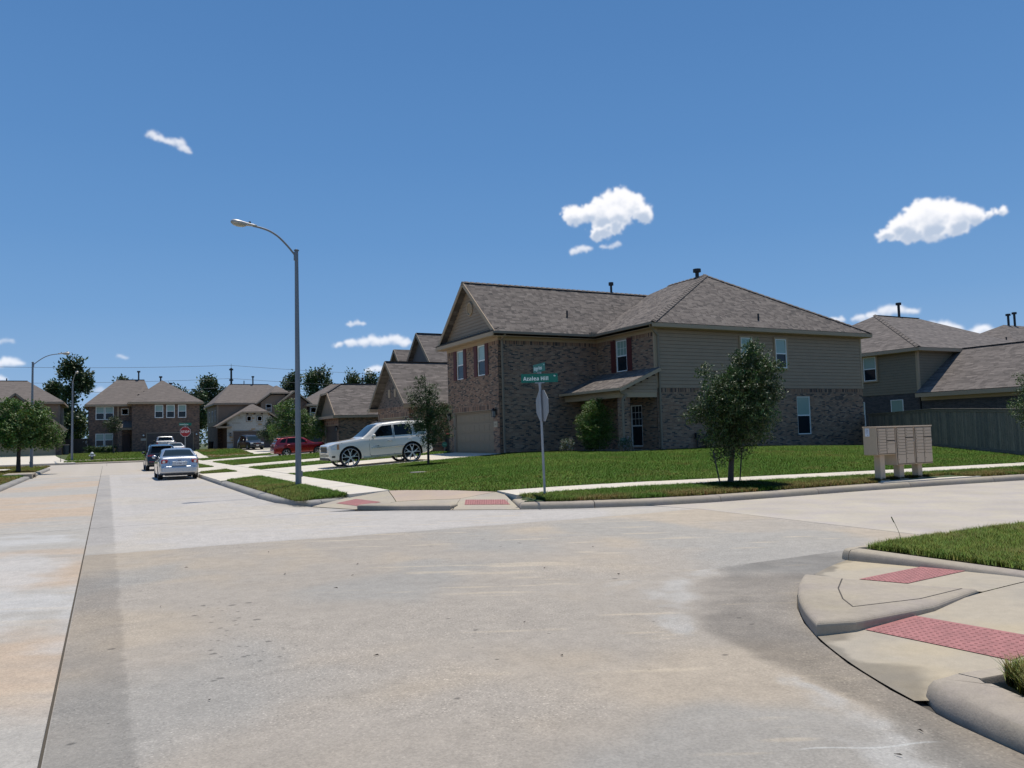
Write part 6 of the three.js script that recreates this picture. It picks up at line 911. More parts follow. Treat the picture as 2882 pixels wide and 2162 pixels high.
function signPost(label, x, z, h, turnTop, turnLow, txtTop, txtLow, sufTop, sufLow, stopTurn, stopY, facing, lean = 0) {
  const y = th(x, z) - .02, g = thing('street_sign', label, 'street sign', [x, y, z], 'street name signs with stop plates'), L = (n, ge, m, p = g) => part(p, n, ge, m, true);
  L('post', cyl(0, 0, h, 0, .03, .03, 14), M.galv);
  const mk = (yy, w, hh, turn, txt, suf) => { const b = flat(w, hh, .004), q = L('name_blade', b.rotateY(turn).translate(0, yy, 0), M.signGreen); const f = new THREE.PlaneGeometry(w - .012, hh - .012), m = blade(txt, suf, w, hh, .62); for (const s of [0, Math.PI]) { const e = f.clone(); e.translate(0, 0, .0035); e.rotateY(turn + s); e.translate(0, yy, 0); L('lettering', e, m, q); } return q; };
  if (txtLow) { mk(h + .135, .93, .215, turnLow, txtLow, sufLow); L('bracket', merge(cyl(0, h - .02, h + .035, 0, .04, .04, 12), box(-.12, .12, h + .01, h + .035, -.012, .012).rotateY(turnLow)), M.galv); }
  if (txtTop) { mk(h + .385, .80, .205, turnTop, txtTop, sufTop); L('bracket', merge(box(-.05, .05, h + .242, h + .286, -.012, .012), box(-.012, .012, h + .242, h + .286, -.05, .05)), M.galv); }
  const st = octagon(.412, .003); st.translate(0, 0, .034); st.rotateY(stopTurn); st.translate(0, stopY, 0); const o = L('stop_plate', st, M.signBack);
  const face = octagon(.412, .0015); face.translate(0, 0, .0375); const red = octagon(.388, .0015); red.translate(0, 0, .0395); const put = (ge) => ge.rotateY(stopTurn).translate(0, stopY, 0);
  L('border', put(face), M.signWhite, o); L('face', put(red), M.signRed, o);
  const t = new THREE.PlaneGeometry(.64, .3); t.translate(0, 0, .0425); L('lettering', put(t), std('stop lettering', 0xffffff, .45, { map: canvasTex(512, 240, (c, W, H) => { c.fillStyle = '#961a20'; c.fillRect(0, 0, W, H); c.fillStyle = '#e4e2de'; c.font = 'bold 205px sans-serif'; c.save(); const tw = c.measureText('STOP').width; c.translate(W * .02, H * .81); c.scale(W * .96 / tw, 1); c.fillText('STOP', 0, 0); c.restore(); }) }), o);
  L('clamp', merge(cyl(0, stopY + .28, stopY + .32, 0, .042, .042, 12), cyl(0, stopY - .32, stopY - .28, 0, .042, .042, 12)), M.galv); g.rotation.z = lean; void facing; return g;
}
signPost('corner street sign post with green name blades and a stop sign seen from behind', 9.35, -16.3, 2.72, 1.42, -.22, 'Ridge Pass', 'Azalea Hill', 'Dr', 'Dr', 1.45, 2.18, 0, .018);
signPost('far stop sign with a green name blade, facing the viewer', 5.45, -66.0, 2.88, 0, .12, null, 'Brownwriter Ave', '', '', .05, 2.42, 0);

/* mailboxes */
M.mail = std('mailbox enamel', 0xffffff, .5, { map: tex(128, 128, (x, y) => { const m = .95 + .1 * fbm(x / 16, y / 16, 3, 8); return [.54 * m, .41 * m, .285 * m]; }, { repeat: .7 }) }); M.mailSlot = std('mailbox recess', [.09, .075, .06], .8); M.paper = std('paper notice', 0xffffff, .8, { map: canvasTex(128, 224, (c, w, h) => { c.fillStyle = '#dfe2ea'; c.fillRect(0, 0, w, h); c.fillStyle = '#8d93a8'; for (let i = 0; i < 11; i++) c.fillRect(14, 20 + i * 12, 60 + (i * 37) % 40, 4); c.fillStyle = '#444a58'; c.fillRect(50, 62, 34, 7); c.beginPath(); c.arc(76, 190, 9, 0, 7); c.fill(); }) });
function mailUnit(label, x, z, bottom, rows, parcels, notice) {
  const y = .17, top = 1.47, w = .76, d = .42, g = thing('mailbox_cluster', label, 'mailbox', [x, y, z], 'mailbox clusters on the pad beside the side street'), L = (n, ge, m, p = g) => part(p, n, ge, m, true);
  L('pedestal', merge(rbox(-.1, .1, 0, bottom, -.13, .07, .02), rbox(-.17, .17, 0, .02, -.2, .14, .006)), M.mail); const c = L('cabinet', merge(rbox(-w / 2, w / 2, bottom, top, -d / 2, d / 2, .012), rbox(-w / 2 - .012, w / 2 + .012, top - .025, top + .005, -d / 2 - .012, d / 2 + .02, .008)), M.mail);
  const f = d / 2, mid = .0, cols = [[-w / 2 + .035, mid - .012], [mid + .012, w / 2 - .035]];
  L('door_surround', rbox(-w / 2 + .02, w / 2 - .02, bottom + .02, top - .035, f, f + .008, .004), M.mailSlot, c);
  cols.forEach(([a, b], ci) => { let yy = top - .05; const list = rows[ci], sz = (top - .05 - bottom - .035) / list.reduce((q, k) => q + (k === 'p' ? 3.1 : k === 's' ? .25 : 1), 0); list.forEach((k) => { const hh = sz * (k === 'p' ? 3.1 : k === 's' ? .25 : 1); const dn = yy - hh; if (k === 's') { L('outgoing_slot', rbox(a + .02, b - .01, dn, yy, f + .006, f + .03, .004), M.mailSlot, c); } else { const dd = L('mail_door', rbox(a, b, dn + .006, yy - .003, f + .004, f + .02, .005), M.mail, c); const lk = new THREE.CylinderGeometry(.009, .009, .012, 10); lk.rotateX(Math.PI / 2); lk.translate(a + .03, (dn + yy) / 2, f + .022); L('lock', lk, M.metalDark, dd); } yy = dn; }); });
  if (notice) { const p = new THREE.BoxGeometry(.003, .22, .14); p.rotateY(0); p.translate(-w / 2 - .014, top - .15, -.06); L('notice', p, M.paper); }
  const knob = new THREE.SphereGeometry(.014, 8, 6); knob.translate(w / 2 - .05, top - .42, f + .03); L('knob', knob, M.chrome); void parcels; return g;
}
const lr = (n, ...e) => [...Array(n).fill('m'), ...e];
mailUnit('shorter tan mailbox cluster with a paper notice on its side', 18.80, -14.25, .70, [lr(9), ['m', 'm', 'm', 'm', 's', 'm', 'p']], 1, true);
mailUnit('middle tan mailbox cluster of the three', 19.59, -14.25, .40, [lr(9, 'p'), ['m', 'm', 'm', 's', 'm', 'm', 'm', 'm', 'm', 'p']], 2, false);
mailUnit('right-hand tan mailbox cluster of the three', 20.38, -14.25, .40, [lr(8, 'p'), ['m', 'm', 'm', 's', 'm', 'm', 'm', 'm', 'm', 'p']], 2, false);
structure('mailbox_pad', muv(slab([V(18.2, .172, -13.72), V(21.9, .172, -13.40), V(21.9, .172, -14.65), V(18.2, .172, -14.75)], .15)), M.drive);

/* hydrant, bins, yard signs, hose reel, utility cover, inlet */
{ const x = -1.3, z = -87.6, y = th(x, z), g = thing('fire_hydrant', 'white and dark fire hydrant on the far lawn', 'hydrant', [x, y, z]), W = std('hydrant paint', [.62, .64, .64], .5), D2 = std('hydrant dark paint', [.04, .05, .05], .5); part(g, 'barrel', merge(cyl(x, y, y + .55, z, .13, .12, 16), cyl(x, y + .02, y + .08, z, .18, .18, 16)), D2); part(g, 'bonnet', merge(cyl(x, y + .55, y + .6, z, .17, .17, 16), new THREE.SphereGeometry(.15, 16, 8, 0, 6.3, 0, Math.PI / 2).translate(x, y + .6, z), cyl(x, y + .72, y + .8, z, .04, .04, 6)), W); part(g, 'outlet', merge(rod(V(x - .28, y + .42, z), V(x + .28, y + .42, z), .07), rod(V(x, y + .4, z), V(x, y + .4, z + .24), .09)), W); }
function bin(label, x, z, y, c, lid = c) { const g = thing('wheelie_bin', label, 'bin', [x, y, z], 'wheeled rubbish bins'), m = std('bin plastic', c, .6), b = new THREE.CylinderGeometry(.42, .34, 1.0, 4, 1); b.rotateY(Math.PI / 4); b.translate(x, y + .55, z); part(g, 'bin_body', b, m); part(g, 'lid', rbox(x - .33, x + .33, y + 1.05, y + 1.12, z - .33, z + .35, .03), std('bin lid', lid, .55)); part(g, 'wheel', merge(rod(V(x - .3, y + .12, z - .26), V(x + .3, y + .12, z - .26), .11)), M.tyre); part(g, 'handle', rod(V(x - .25, y + 1.0, z - .38), V(x + .25, y + 1.0, z - .38), .015), m); return g; }
bin('grey wheeled bin with white marks beside the far left garage', -4.05, -99.9, .8, [.09, .095, .10], [.16, .16, .16]); bin('dark wheeled bin in the gap beside the stone house', 12.0, -108, .8, [.02, .02, .022], [.3, .3, .3]); bin('dark red-lidded bin at the corner house garage wall', 17.7, -41.5, .74, [.02, .018, .018], [.35, .05, .045]);
function yardSign(label, x, z, y, tint = [.012, .12, .075]) { const g = thing('yard_sign', label, 'yard sign', [x, y, z], 'round security yard signs'), s = octagon(.165, .012); s.rotateY(-.5); s.translate(x, y + .52, z); part(g, 'plate', s, std('sign plastic', tint, .5)); const t = new THREE.PlaneGeometry(.2, .07); t.translate(0, 0, .0145); t.rotateY(-.5); t.translate(x, y + .52, z); part(g, 'lettering', t, std('sign print', 0xffffff, .5, { map: canvasTex(128, 45, (c, w, h) => { c.fillStyle = '#0d6b4c'; c.fillRect(0, 0, w, h); c.fillStyle = '#7fc6a8'; c.fillRect(10, 10, 108, 7); c.fillRect(20, 26, 88, 6); }) })); part(g, 'stake', cyl(x, y, y + .4, z - .005, .012, .012, 6), M.galv); }
yardSign('round green yard sign at the left edge of the corner house garage', 16.85, -40.55, .72); yardSign('round green yard sign at the porch pier beside the bush', 20.95, -29.15, .74); yardSign('round green yard sign at the right end of the brick wall', 37.45, -28.7, .52); yardSign('small orange-brown round sign in front of the far brick porch', .75, -98.6, .72, [.30, .11, .05]);
{ const x = 25.9, z = -29.05, y = .74, g = thing('hose_reel', 'black covered hose reel and meter at the foot of the brick wall', 'hose reel', [x, y, z]), b = new THREE.SphereGeometry(.3, 18, 12); b.scale(.85, 1.2, .7); b.translate(x, y + .38, z); part(g, 'drum', b, M.plasticBlack); const wr = new THREE.TorusGeometry(.24, .03, 6, 20); wr.translate(x, y + .55, z + .16); part(g, 'hose_loop', wr, std('hose', [.03, .03, .034], .3)); part(g, 'meter_pipe', merge(cyl(x - .55, y, y + .75, z - .15, .05, .05, 8), rbox(x - .66, x - .44, y + .55, y + .8, z - .22, z - .08, .02)), M.metalDark); }
{ const g = pave('utility_cover'); const d = new THREE.CylinderGeometry(.26, .26, .03, 24); d.scale(1.3, 1, 1); d.translate(9.85, th(9.85, -26.1) + .03, -26.1); structure('cover_plate', d, M.curbGrey, g); }
{ const g = thing('storm_inlet', 'concrete storm drain inlet at the left kerb', 'drain inlet', [-3.75, 0, -51.2]); part(g, 'box_top', rbox(-5.0, -3.62, .16, .27, -52.6, -49.8, .03), M.curb); part(g, 'front_lip', merge(rbox(-3.8, -3.6, .0, .17, -52.6, -52.1, .02), rbox(-3.8, -3.6, .0, .17, -50.3, -49.8, .02)), M.curb); part(g, 'opening', box(-3.85, -3.64, .02, .165, -52.1, -50.3), M.under); }
/* the short tilted stake lamp on the far drive, twigs and leaf bits on the road */
solo('drive_marker', [cyl(-3.9, .2, .75, -85.6, .03, .02, 8), cyl(-3.9, .19, .23, -85.6, .3, .28, 12)], M.metalDark, 'small dark post on a flat base beside the far white driveway', 'marker post');
{ const twig = std('dry leaf litter', [.05, .035, .025], .9); const r = mulberry(41); const spots = [[2.35, -8.9], [3.0, -10.4], [1.0, -11.6], [2.0, -10.2], [2.7, -9.6], [3.35, -6.3], [4.0, -2.9], [3.6, -2.75], [3.1, -5.2], [.5, -9.0], [4.9, -8.6], [5.4, -7.7], [1.9, -6.0], [.6, -5.6], [6.4, -9.8], [2.2, -12.4]];
  for (const [x, z] of spots) { const L = .02 + r() * .045, a = r() * 6.28, b = V(x + Math.cos(a) * L, .012, z + Math.sin(a) * L), m = V(x + Math.cos(a + .4) * L * .5, .016, z + Math.sin(a + .4) * L * .5); solo('leaf_scrap', slab([V(x, .006, z), V(b.x, .012, b.z), V(m.x + .02 * r(), .018, m.z + .012)].sort(() => 0), .003), twig, 'small dark dry leaf scrap lying on the concrete road', 'leaf', 'leaf scraps on the road'); } }

/* power pole and wires far behind */
{ const x = 20.9, z = -155, g = thing('utility_pole', 'dark utility pole rising behind the stone house roof', 'utility pole', [x, 0, z]); part(g, 'pole', cyl(x, 0, 15.8, z, .24, .17, 10), std('creosoted wood', [.03, .026, .024], .9)); part(g, 'insulators', merge(...[15.6, 13.6, 12.2].map((y) => box(x - .35, x + .35, y - .25, y + .05, z - .15, z + .15)), cyl(x, 15.6, 16.6, z, .04, .03, 6)), M.metalDark);
  for (const [y, n] of [[16.3, 'upper'], [13.8, 'middle'], [12.1, 'lower']]) for (const [xe, s] of [[-60, 'left'], [110, 'right']]) { const pts = []; for (let k = 0; k <= 10; k++) { const t = k / 10; pts.push(V(lerp(x, xe, t), y - 5.2 * t * (1 - t) - (n === 'upper' ? .2 : .5) * t, z + (s === 'left' ? 12 : -4) * t)); } solo('power_wire', tube(pts, .03, 30, 5), std('wire', [.10, .11, .12], .6), `${n} power wire running ${s} from the utility pole`, 'wire', null); } }

/* ---------- trees, shrubs ---------- */
M.bark = std('bark', 0xffffff, .95, { map: tex(128, 256, (x, y) => { const m = .5 + fbm(x / 6, y / 26, 4); return [.085 * m, .068 * m, .055 * m]; }, { repeat: .5 }), bumpMap: grain, bumpScale: .01 });
M.barkRed = std('young bark', [.055, .04, .034], .9);
M.leaf = phys('leaf', [1, 1, 1], .5, { side: THREE.DoubleSide, transmission: .4, thickness: 0, specularIntensity: .6 });
function leafGeo(l, w) { const g = new THREE.BufferGeometry(); g.setAttribute('position', new THREE.Float32BufferAttribute([0, 0, 0, l * .45, w * .16, w / 2, l, 0, 0, l * .45, w * .16, -w / 2, l * .5, -.01 * l, 0], 3)); g.setIndex([0, 1, 4, 1, 2, 4, 2, 3, 4, 3, 0, 4]); g.computeVertexNormals(); return g; }
function sprig(n, l, w, r, seed) { const q = mulberry(seed), gs = []; for (let i = 0; i < n; i++) { const g = leafGeo(l * (.7 + q() * .5), w); g.rotateZ((q() - .3) * 1.4); g.rotateY(q() * 6.28); g.translate((q() - .5) * r, (q() - .5) * r, (q() - .5) * r); gs.push(g.toNonIndexed()); } return mergeGeometries(gs); }
function limb(a, b, r0, r1, bend = .1) { const m = a.clone().lerp(b, .5).add(V(rr(-bend, bend), rr(0, bend), rr(-bend, bend))), c = new THREE.QuadraticBezierCurve3(a, m, b), gs = [], n = 4; for (let i = 0; i < n; i++) gs.push(rod(c.getPoint(i / n), c.getPoint((i + 1) / n + .02 > 1 ? 1 : (i + 1) / n + .02), lerp(r0, r1, i / n), lerp(r0, r1, (i + 1) / n), 7)); return merge(...gs); }
/* clumps: [x, y, z, rx, ry, rz] around the foot; leaves sit towards each clump's outside */
function tree(name, label, category, group, x, z, clumps, { trunk = [[0, 0, 0, .09], [0, 1.2, 0, .07]], n = 4000, geo, cols, fill = .55, bark = M.bark, limbs = true, y = null, twigs = 0, crownName = 'crown' }) {
  const y0 = (y ?? th(x, z)) - .03, g = thing(name, label, category, [x, y0, z], group), top = trunk[trunk.length - 1];
  const tg2 = []; for (let i = 0; i < trunk.length - 1; i++) tg2.push(rod(V(...trunk[i].slice(0, 3)), V(...trunk[i + 1].slice(0, 3)), trunk[i][3], trunk[i + 1][3], 10)); const t = part(g, 'trunk', merge(...tg2), bark, true);
  if (limbs) { const ls = []; for (const c of clumps) { const k = clamp((c[1] - .3) / (top[1] + .01), .25, 1), i = Math.min(trunk.length - 2, Math.floor(k * (trunk.length - 1))), s = V(lerp(trunk[i][0], trunk[i + 1][0], .6), lerp(trunk[i][1], trunk[i + 1][1], .6), lerp(trunk[i][2], trunk[i + 1][2], .6)); ls.push(limb(s, V(c[0], c[1], c[2]), top[3] * .45, .006, .12)); } part(t, 'limbs', merge(...ls), bark, true); }
  const vol = clumps.map((c) => c[3] * c[4] * c[5]), tot = vol.reduce((a, b) => a + b, 0), list = [], q = new THREE.Quaternion(), e = new THREE.Euler();
  clumps.forEach((c, ci) => { const m = Math.round(n * Math.pow(vol[ci], .8) / clumps.reduce((a, b) => a + Math.pow(b[3] * b[4] * b[5], .8), 0)), tone = rr(.85, 1.15); for (let i = 0; i < m; i++) { let d = V(rnd() - .5, rnd() - .5, rnd() - .5).normalize(); const r = Math.pow(rnd(), fill) * (.8 + .45 * vn(d.x * 2.5 + ci * 9, d.y * 2.5 + d.z * 2.5)); const p = V(c[0] + d.x * c[3] * r, c[1] + d.y * c[4] * r, c[2] + d.z * c[5] * r); e.set(rr(-.9, .9), rr(0, 6.28), rr(-.9, .9)); q.setFromEuler(e); const s = rr(.7, 1.25); list.push({ m: new THREE.Matrix4().compose(p.add(V(x, y0, z)), q, V(s, s, s)), c: rgb(...pick(cols).map((v) => v * tone * rr(.8, 1.25))) }); } }); void tot;
  if (twigs) { const ls = []; for (let i = 0; i < twigs; i++) { const c = pick(clumps), d = V(rnd() - .5, rnd() * .6, rnd() - .5).normalize(); ls.push(rod(V(c[0], c[1], c[2]), V(c[0] + d.x * c[3] * 1.25, c[1] + d.y * c[4] * 1.3, c[2] + d.z * c[5] * 1.25), .007, .002, 4)); } part(t, 'twigs', merge(...ls), bark, true); }
  copies(g, crownName, geo, M.leaf, list, false); return g;
}
const OAK = [[.052, .098, .026], [.072, .125, .034], [.105, .155, .05], [.040, .076, .024]], FRESH = [[.12, .22, .035], [.17, .27, .045], [.085, .16, .03], [.21, .26, .07]], MAPLE = [[.105, .20, .036], [.15, .25, .05], [.065, .14, .028], [.185, .26, .07]], PINE = [[.06, .098, .036], [.08, .125, .045], [.045, .075, .03], [.11, .15, .055]];
const spOak = sprig(6, .075, .035, .14, 4), spMaple = sprig(6, .13, .075, .22, 5), spFar = sprig(7, .5, .3, .9, 6), spBush = sprig(6, .085, .036, .14, 7), spTiny = sprig(6, .055, .02, .10, 9);
/* corner oak on the grass strip, with two stakes */
{ const cl = []; const r = mulberry(3); // crown leans to the right of its foot as seen from the street
  const put = (h, off, rad, k) => { for (let i = 0; i < k; i++) { const a = i / k * 6.283 + r() * 1.2, q = rad * (.45 + .35 * r()); cl.push([off[0] + Math.cos(a) * q, h + (r() - .5) * .3, off[1] + Math.sin(a) * q, rad * .62, .36 + r() * .12, rad * .62]); } };
  const ox = .26, oz = .18; put(1.0, [ox * .3, oz * .3], .5, 4); put(1.45, [ox * .6, oz * .6], .74, 6); put(1.9, [ox * .8, oz * .8], .88, 7); put(2.35, [ox, oz], .9, 7); put(2.75, [ox * 1.6, oz * 1.5], .76, 6); put(3.1, [ox * 2.1, oz * 1.8], .56, 5); put(3.35, [ox * 2.5, oz * 2.1], .36, 3); cl.push([ox * 2.4, 3.7, oz * 2, .22, .24, .22], [1.05, 3.1, .7, .36, .22, .36], [-.72, 1.9, -.55, .3, .3, .3], [1.0, 2.45, .7, .34, .26, .34], [-.4, 3.05, -.35, .28, .22, .28]);
  tree('oak_tree', 'young dark green oak on the grass strip before the beige siding', 'tree', null, 14.74, -15.74, cl, { trunk: [[0, 0, 0, .085], [.03, .5, .02, .072], [.1, 1.2, .08, .06], [.2, 2.2, .16, .045], [.27, 3.4, .2, .02]], n: 7600, geo: spOak, cols: OAK, fill: .42, twigs: 60 }); }
solo('tree_stake', [rod(V(14.22, .18, -15.55), V(14.08, 1.12, -15.62), .018, .018, 8)], std('stake', [.03, .032, .03], .7), 'left dark stake beside the young oak', 'stake', 'stakes of the young oak');
solo('tree_stake', [rod(V(15.12, .2, -15.80), V(15.2, 1.3, -15.72), .018, .018, 8)], std('stake', [.025, .025, .024], .7), 'right dark stake beside the young oak', 'stake', 'stakes of the young oak');
/* thin young tree in front of the white SUV */
tree('young_tree', 'thin young tree with a sparse top in front of the white SUV', 'tree', null, 12.12, -31.0, [[.1, 1.0, 0, .5, .35, .5], [.35, 1.45, .1, .75, .5, .75], [-.25, 1.7, 0, .8, .5, .8], [.3, 2.1, 0, .85, .5, .8], [-.1, 2.5, .1, .7, .5, .7], [.65, 2.35, .1, .45, .3, .45], [-.55, 2.9, 0, .5, .45, .5], [.15, 3.05, 0, .5, .5, .5], [-.3, 3.5, 0, .3, .4, .3]], { trunk: [[0, 0, 0, .055], [.02, 1.2, 0, .045], [.0, 2.4, 0, .03], [-.1, 3.9, 0, .01]], n: 1900, geo: spOak, cols: [[.045, .09, .02], [.065, .12, .025], [.035, .07, .02], [.08, .13, .035]], fill: .6, bark: M.barkRed, twigs: 70 });
/* shrub against the brick wall, two little flowering ones beside it */
tree('tall_shrub', 'big bright green shrub in front of the porch brickwork', 'shrub', null, 20.6, -30.95, [[0, .55, 0, .75, .5, .7], [-.45, 1.0, .15, .6, .5, .6], [.5, 1.0, .1, .6, .5, .6], [0, 1.4, 0, .85, .55, .8], [-.5, 1.55, 0, .5, .4, .5], [.45, 1.7, 0, .55, .45, .55], [0, 2.05, 0, .62, .45, .6], [.1, 2.35, 0, .4, .3, .4]], { trunk: [[0, 0, 0, .05], [0, .9, 0, .035], [.05, 1.7, 0, .02]], n: 3400, geo: spBush, cols: FRESH, fill: .4, y: .74, bark: M.barkRed, crownName: 'foliage', twigs: 40 });
for (const [x, z, l] of [[19.35, -31.5, 'small pale-flowered shrub left of the big bright shrub'], [21.0, -29.1, 'small pale-flowered shrub at the porch pier']]) tree('small_shrub', l, 'shrub', 'small shrubs beside the porch', x, z, [[0, .35, 0, .38, .3, .38], [.15, .55, 0, .28, .25, .28], [-.2, .5, .1, .25, .22, .25]], { trunk: [[0, 0, 0, .015], [0, .35, 0, .01]], n: 420, geo: spTiny, cols: [...OAK, [.4, .4, .38], [.45, .42, .4]], y: .74, bark: M.barkRed, crownName: 'foliage' });
/* round tree at the left edge and the one beyond the frame whose crown shows */
tree('maple_tree', 'round broad-leaved tree on the left lot beside the kerb', 'tree', null, -4.88, -57.2, [[0, 2.0, 0, 1.5, .6, 1.4], [-1.1, 2.5, .3, 1.2, .8, 1.2], [1.2, 2.4, 0, 1.2, .8, 1.1], [.2, 3.0, 0, 1.4, .8, 1.3], [-.6, 3.6, 0, .9, .7, .9], [.9, 3.5, .2, 1.0, .6, .9], [-.4, 4.2, 0, .7, .5, .7], [1.7, 1.9, 0, .7, .5, .7], [.8, 4.1, 0, .6, .4, .6]], { trunk: [[0, 0, 0, .14], [0, 1.0, 0, .11], [.03, 2.2, 0, .09], [0, 3.4, 0, .05]], n: 3600, geo: spMaple, cols: MAPLE, fill: .4, bark: M.barkRed });
tree('maple_tree', 'broad-leaved tree cut off by the left edge of the picture', 'tree', null, -7.6, -58.5, [[0, 2.5, 0, 1.7, .8, 1.5], [.9, 2.9, 0, 1.2, .8, 1.2], [0, 3.5, 0, 1.5, .8, 1.4], [-.9, 3.2, 0, 1.3, .8, 1.3], [.4, 4.1, 0, 1.1, .6, 1.0]], { trunk: [[0, 0, 0, .13], [0, 1.2, 0, .1], [0, 2.6, 0, .08]], n: 2600, geo: spMaple, cols: [...MAPLE, [.10, .12, .05]], fill: .4, bark: M.barkRed });
/* trees in front of the far houses */
tree('crape_tree', 'small pale green tree before the far brick house window', 'tree', 'small trees before the far houses', .62, -97.4, [[0, 2.7, 0, .7, .6, .6], [-.5, 3.2, 0, .6, .5, .5], [.5, 3.3, 0, .6, .5, .5], [0, 3.8, 0, .7, .4, .6]], { trunk: [[0, 0, 0, .07], [0, 1.6, 0, .06], [.05, 2.8, 0, .04]], n: 380, geo: spMaple, cols: [[.09, .12, .05], [.12, .14, .06], [.07, .10, .045]], fill: .6 });
tree('young_tree', 'small grey-green tree before the stone garage', 'tree', 'small trees before the far houses', 16.7, -92.0, [[0, 1.5, 0, .9, .5, .8], [-.7, 2.0, 0, .9, .5, .8], [.7, 2.1, 0, .9, .5, .8], [0, 2.7, 0, 1.0, .6, .9], [0, 3.4, 0, .6, .6, .6], [.8, 3.0, 0, .5, .4, .5]], { trunk: [[0, 0, 0, .06], [0, 1.4, 0, .05], [0, 2.6, 0, .03]], n: 1000, geo: spMaple, cols: [[.045, .08, .03], [.06, .10, .035], [.035, .065, .025]], fill: .5, limbs: true });
tree('maple_tree', 'leafy green tree behind the lamp pole and the red car', 'tree', null, 14.05, -65.4, [[-1.6, 1.9, 0, 1.0, .7, 1.0], [0, 1.8, 0, 1.3, .8, 1.2], [1.5, 1.7, 0, 1.1, .7, 1.0], [-.9, 2.8, 0, 1.0, .7, 1.0], [.6, 2.7, 0, 1.0, .7, 1.0], [-1.0, 3.7, 0, .9, .6, .9], [1.9, 2.5, 0, .7, .6, .7], [.1, 3.3, 0, .8, .5, .8], [-.7, 4.2, 0, .5, .4, .5]], { trunk: [[0, 0, 0, .1], [0, .8, 0, .08], [0, 2.2, 0, .06]], n: 2000, geo: spMaple, cols: MAPLE, fill: .45 });
/* tree at the right edge */
tree('oak_tree', 'young oak cut off by the right edge of the picture', 'tree', null, 25.95, -13.75, [[0, 1.4, 0, .7, .4, .7], [-.3, 1.9, .1, .9, .5, .85], [.2, 2.3, 0, .85, .5, .8], [-.2, 2.75, 0, .6, .45, .6], [0, 3.2, 0, .35, .4, .35], [-.45, 1.5, 0, .5, .3, .5]], { trunk: [[0, 0, 0, .07], [0, 1.0, 0, .055], [0, 2.4, 0, .03]], n: 2300, geo: spOak, cols: OAK, fill: .45, twigs: 30 });
/* hedge and stone edging before the far brick house */
{ const cl = []; for (let i = 0; i < 7; i++) cl.push([-1.5 + i * .42, .5, 0, .36, .42, .35]); tree('clipped_hedge', 'clipped green hedge under the far brick house window', 'hedge', null, -.35, -99.6, cl, { trunk: [[0, 0, 0, .02], [0, .3, 0, .02]], n: 420, geo: spMaple, cols: [[.055, .11, .025], [.08, .14, .03]], fill: .4, limbs: false, crownName: 'foliage' }); }
for (const [x0, x1, z, l] of [[-1.9, .8, -98.8, 'low stone edging under the clipped hedge'], [-.25, 1.55, -97.0, 'low stone edging round the small pale tree']]) { const g = thing('stone_edging', l, 'edging', [(x0 + x1) / 2, .6, z], 'low stone edgings before the far brick house'); for (let x = x0; x < x1; x += .3) part(g, 'stone', rbox(x, x + .28, .6, .80 + rr(-.02, .02), z - .08, z + .08, .03), M.walk); }
/* woods behind the houses */
const farTree = (kind, label, x, z, h, w, n = 700, bare = .45) => { const cl = [], r = mulberry(Math.round(x * 7 + z)); for (let i = 0; i < 11; i++) { const t = r(), yy = h * (bare + (1 - bare) * t), q = w * (1 - t * .45) * (.3 + .7 * r()); const a = r() * 6.28; cl.push([Math.cos(a) * q * .75, yy, Math.sin(a) * q * .75, w * (.32 + .25 * r()), h * .09 + .4, w * (.32 + .25 * r())]); } cl.push([0, h * .95, 0, w * .4, h * .06, w * .4]); tree(kind, label, 'tree', 'tall trees behind the far houses', x, z, cl, { trunk: [[0, 0, 0, .3], [0, h * .5, 0, .22], [0, h * .93, 0, .08]], n, geo: spFar, cols: PINE, fill: .5, y: 0 }); };
farTree('pine_tree', 'tall slim pine in the gap left of the far brick house', -4.4, -128, 13.4, 3.0, 1000, .25); farTree('pine_tree', 'dark pine showing right of the far left house roof', -7.0, -130, 10.8, 1.8, 420, .5); farTree('pine_tree', 'pine top peeping over the left slope of the far brick house', 2.2, -140, 12.6, 1.7, 320, .6); farTree('scrub_tree', 'pale bushy tree low in the gap left of the far brick house', -4.2, -122, 5.5, 2.4, 600, .15);
farTree('pine_tree', 'dark pine left of the pair between the far brick and stone houses', 11.0, -158, 12.4, 3.2, 650); farTree('pine_tree', 'broad pine behind the valley between the far brick and stone houses', 14.4, -152, 11.0, 3.0, 600); farTree('pine_tree', 'tallest pine between the far brick and stone houses', 17.3, -158, 13.4, 3.2, 750); farTree('pine_tree', 'lower pine touching the stone house roof', 19.8, -158, 11.6, 2.4, 500);
farTree('pine_tree', 'tree crown left of the lamp pole above the roofs', 33.4, -160, 14.6, 2.6, 650); farTree('pine_tree', 'large tree crown right of the lamp pole above the roofs', 37.6, -158, 15.0, 3.4, 900); farTree('pine_tree', 'tree crown behind the flue of the clipped gable house', 45.0, -156, 14.2, 3.0, 700); farTree('pine_tree', 'tree crown beside the steep brick gable roof', 49.5, -158, 14.2, 2.6, 600); farTree('pine_tree', 'lower tree right of the large crown', 41.5, -162, 13.2, 2.4, 450);
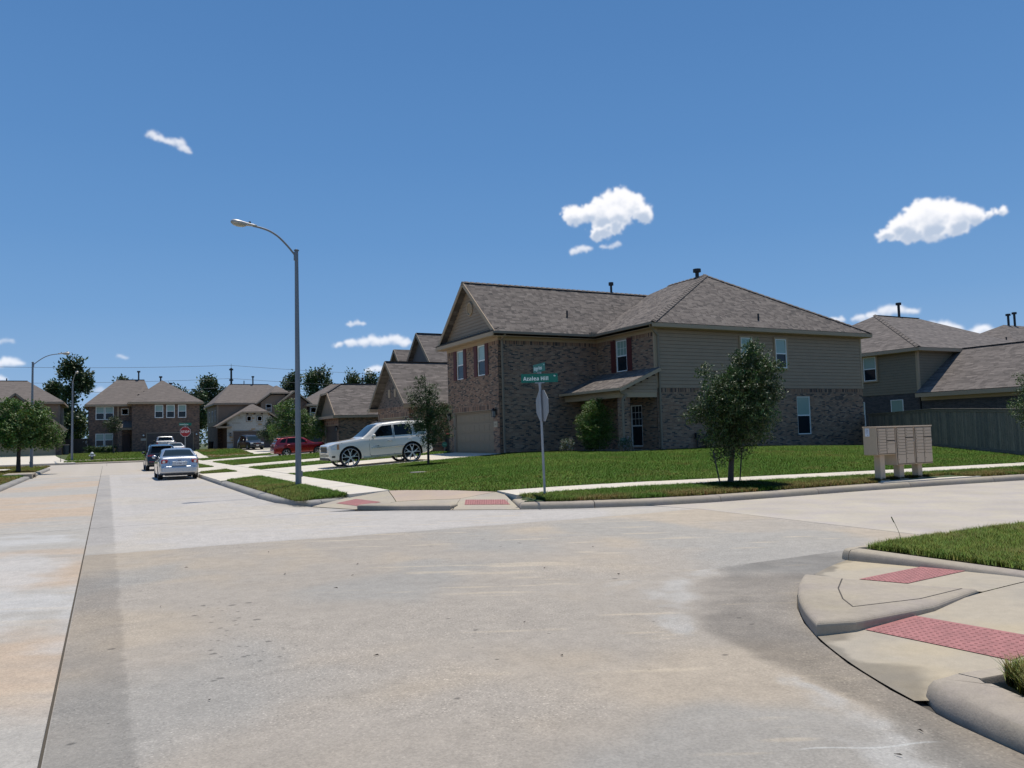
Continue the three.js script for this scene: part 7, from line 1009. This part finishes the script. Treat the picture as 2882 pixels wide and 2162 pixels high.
{ const list = [], q = new THREE.Quaternion(), e = new THREE.Euler(); for (let i = 0; i < 5200; i++) { const x = rr(-90, 170), z = -185 - rnd() * 25, hh = 5.2 + 2.2 * fbm(x * .07, 3, 3); e.set(rr(-1, 1), rr(0, 6.3), rr(-1, 1)); q.setFromEuler(e); const s = rr(1, 1.9); list.push({ m: new THREE.Matrix4().compose(V(x, hh * Math.pow(rnd(), .6), z), q, V(s, s, s)), c: rgb(...pick(PINE).map((v) => v * rr(.8, 1.3))) }); } const im = copies(scene, 'distant_wood', spFar, M.leaf, list); im.userData.label = 'low dark line of woods on the horizon'; im.userData.category = 'wood'; }
/* long blades at the near corner */
{ const g = [], r = mulberry(8); for (let i = 0; i < 46; i++) { const a = r() * 6.28, l = .12 + r() * .2, b = V(4.86 + (r() - .5) * .36, .15, -2.62 + (r() - .5) * .3), t = V(b.x + Math.cos(a) * l * .75, .15 + l * .62, b.z + Math.sin(a) * l * .75), m = b.clone().lerp(t, .5).add(V(0, l * .22, 0)); const c = new THREE.QuadraticBezierCurve3(b, m, t), P = [], I = [], n = 5, sx = -Math.sin(a), sz = Math.cos(a); for (let k = 0; k <= n; k++) { const p = c.getPoint(k / n), w = .0055 * (1 - k / n * .92); P.push(p.x - sx * w, p.y, p.z - sz * w, p.x + sx * w, p.y, p.z + sz * w); if (k) I.push(2 * k - 2, 2 * k - 1, 2 * k, 2 * k - 1, 2 * k + 1, 2 * k); } const q = new THREE.BufferGeometry(); q.setAttribute('position', new THREE.Float32BufferAttribute(P, 3)); q.setIndex(I); q.computeVertexNormals(); g.push(q.toNonIndexed()); }
  const m = solo('grass_clump', mergeGeometries(g), phys('long grass', [.05, .13, .015], .6, { side: THREE.DoubleSide, transmission: .3 }), 'clump of long grass blades leaning over the near kerb', 'grass'); m.userData.kind = 'stuff'; }
{ const a = V(8.95, .15, -6.55), g = [tube([a, V(8.94, .3, -6.56), V(8.90, .46, -6.6)], .003, 8, 5), tube([V(8.90, .45, -6.6), V(8.88, .52, -6.62)], .007, 6, 6)]; solo('seed_stalk', g, std('seed stalk', [.12, .14, .05], .8), 'single tall grass seed stalk standing above the near lawn edge', 'grass stalk'); }

renderer.render(scene, camera);
